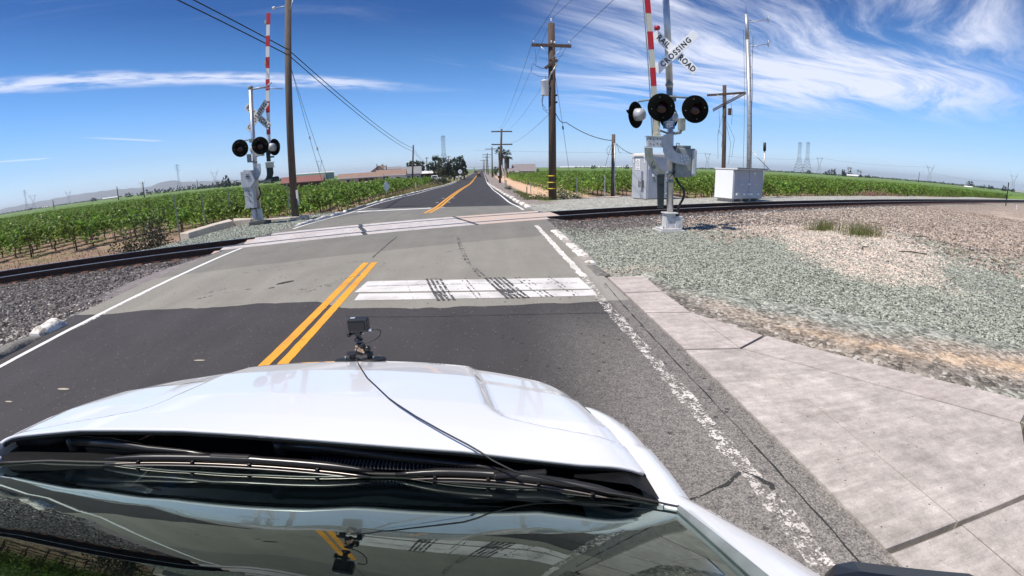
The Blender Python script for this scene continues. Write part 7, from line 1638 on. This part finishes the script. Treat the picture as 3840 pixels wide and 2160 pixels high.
wiper("right wiper", [(-.68, 1.178, 1.090), (-.5, 1.16, 1.092), (-.28, 1.112, 1.09), (-.05, 1.065, 1.088), (.10, 1.005, 1.085)], [(-.28, 1.045, 1.080), (-.11, 1.040, 1.085), (.08, 1.005, 1.087), (.22, .952, 1.084), (.355, .893, 1.076)], (-.68, 1.178, 1.09))
for k, P in enumerate(([(-.90, 1.15, 1.09), (-.80, 1.105, 1.093), (-.70, 1.10, 1.09)], [(-1.17, 1.19, 1.09), (-1.10, 1.165, 1.088), (-1.02, 1.16, 1.085)])):
    pass
b = MB(); b.tube([L3(-1.235, 1.175, 1.085), L3(-1.20, 1.195, 1.095), L3(-1.15, 1.205, 1.10)], .0035, 5); dl = b.build("dry_twig", mat("dry_brown_twig", (.35, .16, .09), .8), None); dl.location = vr.location; dl.scale = vr.scale; tag(dl, "small reddish dry twig lying behind the bonnet above the left wiper", "twig")
# mirror
b = MB(); b.box(L3(.86, .41, .985), (.42, .20, .26), rz=-.50); mr_ = b.build("mirror", mat("black_mirror_shell", (.010, .012, .018), .28), vr, bevel=.07)
b = MB(); b.tube([L3(.50, .50, .98), L3(.68, .50, .96)], .04, 8); b.build("mirror_arm", M_BLKP, mr_)
# ------------------------------------------------------------------ action camera on its suction mount
ac = empty("action_camera", (-.578, 0, 1.288), "small black action camera on a suction mount at the bonnet's front edge", "camera"); ac.scale = (.85, .85, .85)
M_GB = mat("matt_black_body", (.018, .019, .022), .5); M_GS = mat("black_screen", (.002, .002, .003), .08); M_KNOB = mat("black_knob", (.012, .012, .013), .35)
yc = 1.955
b = MB(); b.box(L3(-.603, yc, 1.218), (.096, .042, .062), M=Matrix.Rotation(R(-1), 3, 'Y')); bo = b.build("camera_body", M_GB, ac, bevel=.006)
b = MB(); b.box(L3(-.609, yc - .0225, 1.217), (.080, .004, .046)); b.build("screen", M_GS, bo, bevel=.002)
b = MB(); b.box(L3(-.626, yc, 1.2515), (.024, .018, .005)); b.build("shutter_button", M_SILV, bo, bevel=.002)
b = MB(); b.box(L3(-.5575, yc, 1.216), (.006, .035, .05)); b.build("side_door", M_KNOB, bo)
b = MB(); b.cyl(L3(-.556, yc - .01, 1.194), L3(-.541, yc - .01, 1.194), .0065, n=10); b.build("cable_plug", M_INS, ac)
b = MB(); b.cyl(L3(-.655, yc, 1.172), L3(-.59, yc, 1.176), .006, n=10); b.cyl(L3(-.662, yc, 1.171), L3(-.648, yc, 1.172), .012, n=12); b.box(L3(-.610, yc, 1.178), (.024, .022, .028)); b.box(L3(-.618, yc, 1.168), (.006, .02, .036)); b.box(L3(-.604, yc, 1.168), (.006, .02, .036)); b.build("mount_joint", M_KNOB, ac)
b = MB(); b.cyl(L3(-.59, yc, 1.176), L3(-.582, yc, 1.176), .006, n=8); b.build("joint_bolt", M_GALV, ac)
b = MB(); b.lathe([(.014, 0), (.021, .002), (.022, .010), (.013, .014), (.010, .024)], L3(-.612, yc, 1.138), n=20); b.build("lock_ring", M_KNOB, ac)
b = MB(); b.cyl(L3(-.612, yc, 1.150), L3(-.612, yc, 1.153), .0105, n=14); b.build("ring_band", M_GALV, ac)
b = MB(); b.box(L3(-.608, yc, 1.103), (.042, .036, .046)); b.build("ball_head", M_GB, ac, bevel=.006)
b = MB(); b.cyl(L3(-.590, yc - .01, 1.101), L3(-.578, yc - .01, 1.101), .006, n=8); b.lathe([(.010, 0), (.0145, .002), (.0145, .022), (.012, .025), (0, .025)], L3(-.584, yc - .01, 1.101), (1, 0, 0), 14); b.build("clamp_knob", M_KNOB, ac)
b = MB()
for p0, p1 in (((-.628, yc - .020, 1.104), (-.586, yc - .021, 1.086)), ((-.625, yc - .020, 1.121), (-.590, yc - .0215, 1.094)), ((-.629, yc - .021, 1.100), (-.59, yc - .021, 1.098))): b.box((V3(*L3(*p0)) + V3(*L3(*p1))) / 2, ((V3(*p1) - V3(*p0)).length, .003, .009), M=Matrix.Rotation(math.atan2(-(p1[2] - p0[2]), p1[0] - p0[0]), 3, 'Y'))
b.build("tan_rubber_band", mat("tan_rubber_band", (.62, .42, .27), .6), ac)
b = MB(); b.box(L3(-.622, yc + .005, 1.074), (.112, .03, .008)); b.bbox(L3(-.665, yc - .012, 1.048), L3(-.642, yc + .022, 1.074)); b.bbox(L3(-.578, yc - .012, 1.048), L3(-.556, yc + .022, 1.074)); b.cyl(L3(-.608, yc, 1.066), L3(-.608, yc, 1.082), .010, n=8); b.build("mount_bridge", M_GB, ac, bevel=.002)
for x in (-.683, -.555):
    b = MB(); b.lathe([(.0, -.014), (.060, -.012), (.063, -.006), (.058, .0), (.03, .002), (.0, .003)], L3(x, yc + .01, 1.042), (0, .26, 1), n=28); b.build("suction_cup", M_RUBB, ac)
    b = MB(); b.cyl(L3(x + (.008 if x > -.6 else .0), yc - .012, 1.047), L3(x + (.008 if x > -.6 else .0), yc - .012, 1.065), .0045, n=8); b.build("cup_pin", M_GALV, ac)
cb = MB(); cb.tube([L3(*p) for p in [(-.541, yc - .01, 1.194), (-.515, yc - .01, 1.196), (-.497, yc - .01, 1.188), (-.505, yc - .01, 1.165), (-.53, yc - .01, 1.145), (-.56, yc - .012, 1.134), (-.585, yc - .016, 1.130), (-.612, yc - .026, 1.115), (-.624, yc - .03, 1.095), (-.627, yc - .035, 1.07), (-.617, yc - .05, 1.050), (-.600, 1.86, 1.066), (-.545, 1.72, 1.104), (-.48, 1.57, 1.134), (-.415, 1.46, 1.150), (-.35, 1.355, 1.160), (-.308, 1.295, 1.168), (-.235, 1.21, 1.172), (-.15, 1.123, 1.174), (-.07, 1.047, 1.174), (-.035, 1.022, 1.165), (-.004, 1.0, 1.152), (.052, .966, 1.138), (.14, .95, 1.118), (.219, .938, 1.096), (.289, .906, 1.092), (.349, .882, 1.092), (.436, .846, 1.082), (.49, .82, 1.080), (.515, .785, 1.072), (.545, .72, 1.04), (.56, .6, .98)]], .0026, 8)
q = cb.build("camera_cable", M_CABLE, None); q.location = vr.location; q.scale = vr.scale; tag(q, "thin black cable running from the action camera over the bonnet to the right pillar", "cable")
# ------------------------------------------------------------------ haze
mv = bpy.data.materials.new("pale_air"); mv.use_nodes = True; t = mv.node_tree; t.nodes.clear()
pv = t.nodes.new('ShaderNodeVolumePrincipled'); pv.inputs['Color'].default_value = (.93, .97, 1.0, 1); pv.inputs['Density'].default_value = .00020; pv.inputs['Anisotropy'].default_value = .2
ov = t.nodes.new('ShaderNodeOutputMaterial'); t.links.new(pv.outputs[0], ov.inputs['Volume'])
b = MB(); b.bbox((-5800, -600, -3.2), (5800, 5900, 62)); o = b.build("haze", mv, None); tag(o, "pale air veiling the far pylons and hills", "haze", kind='stuff')
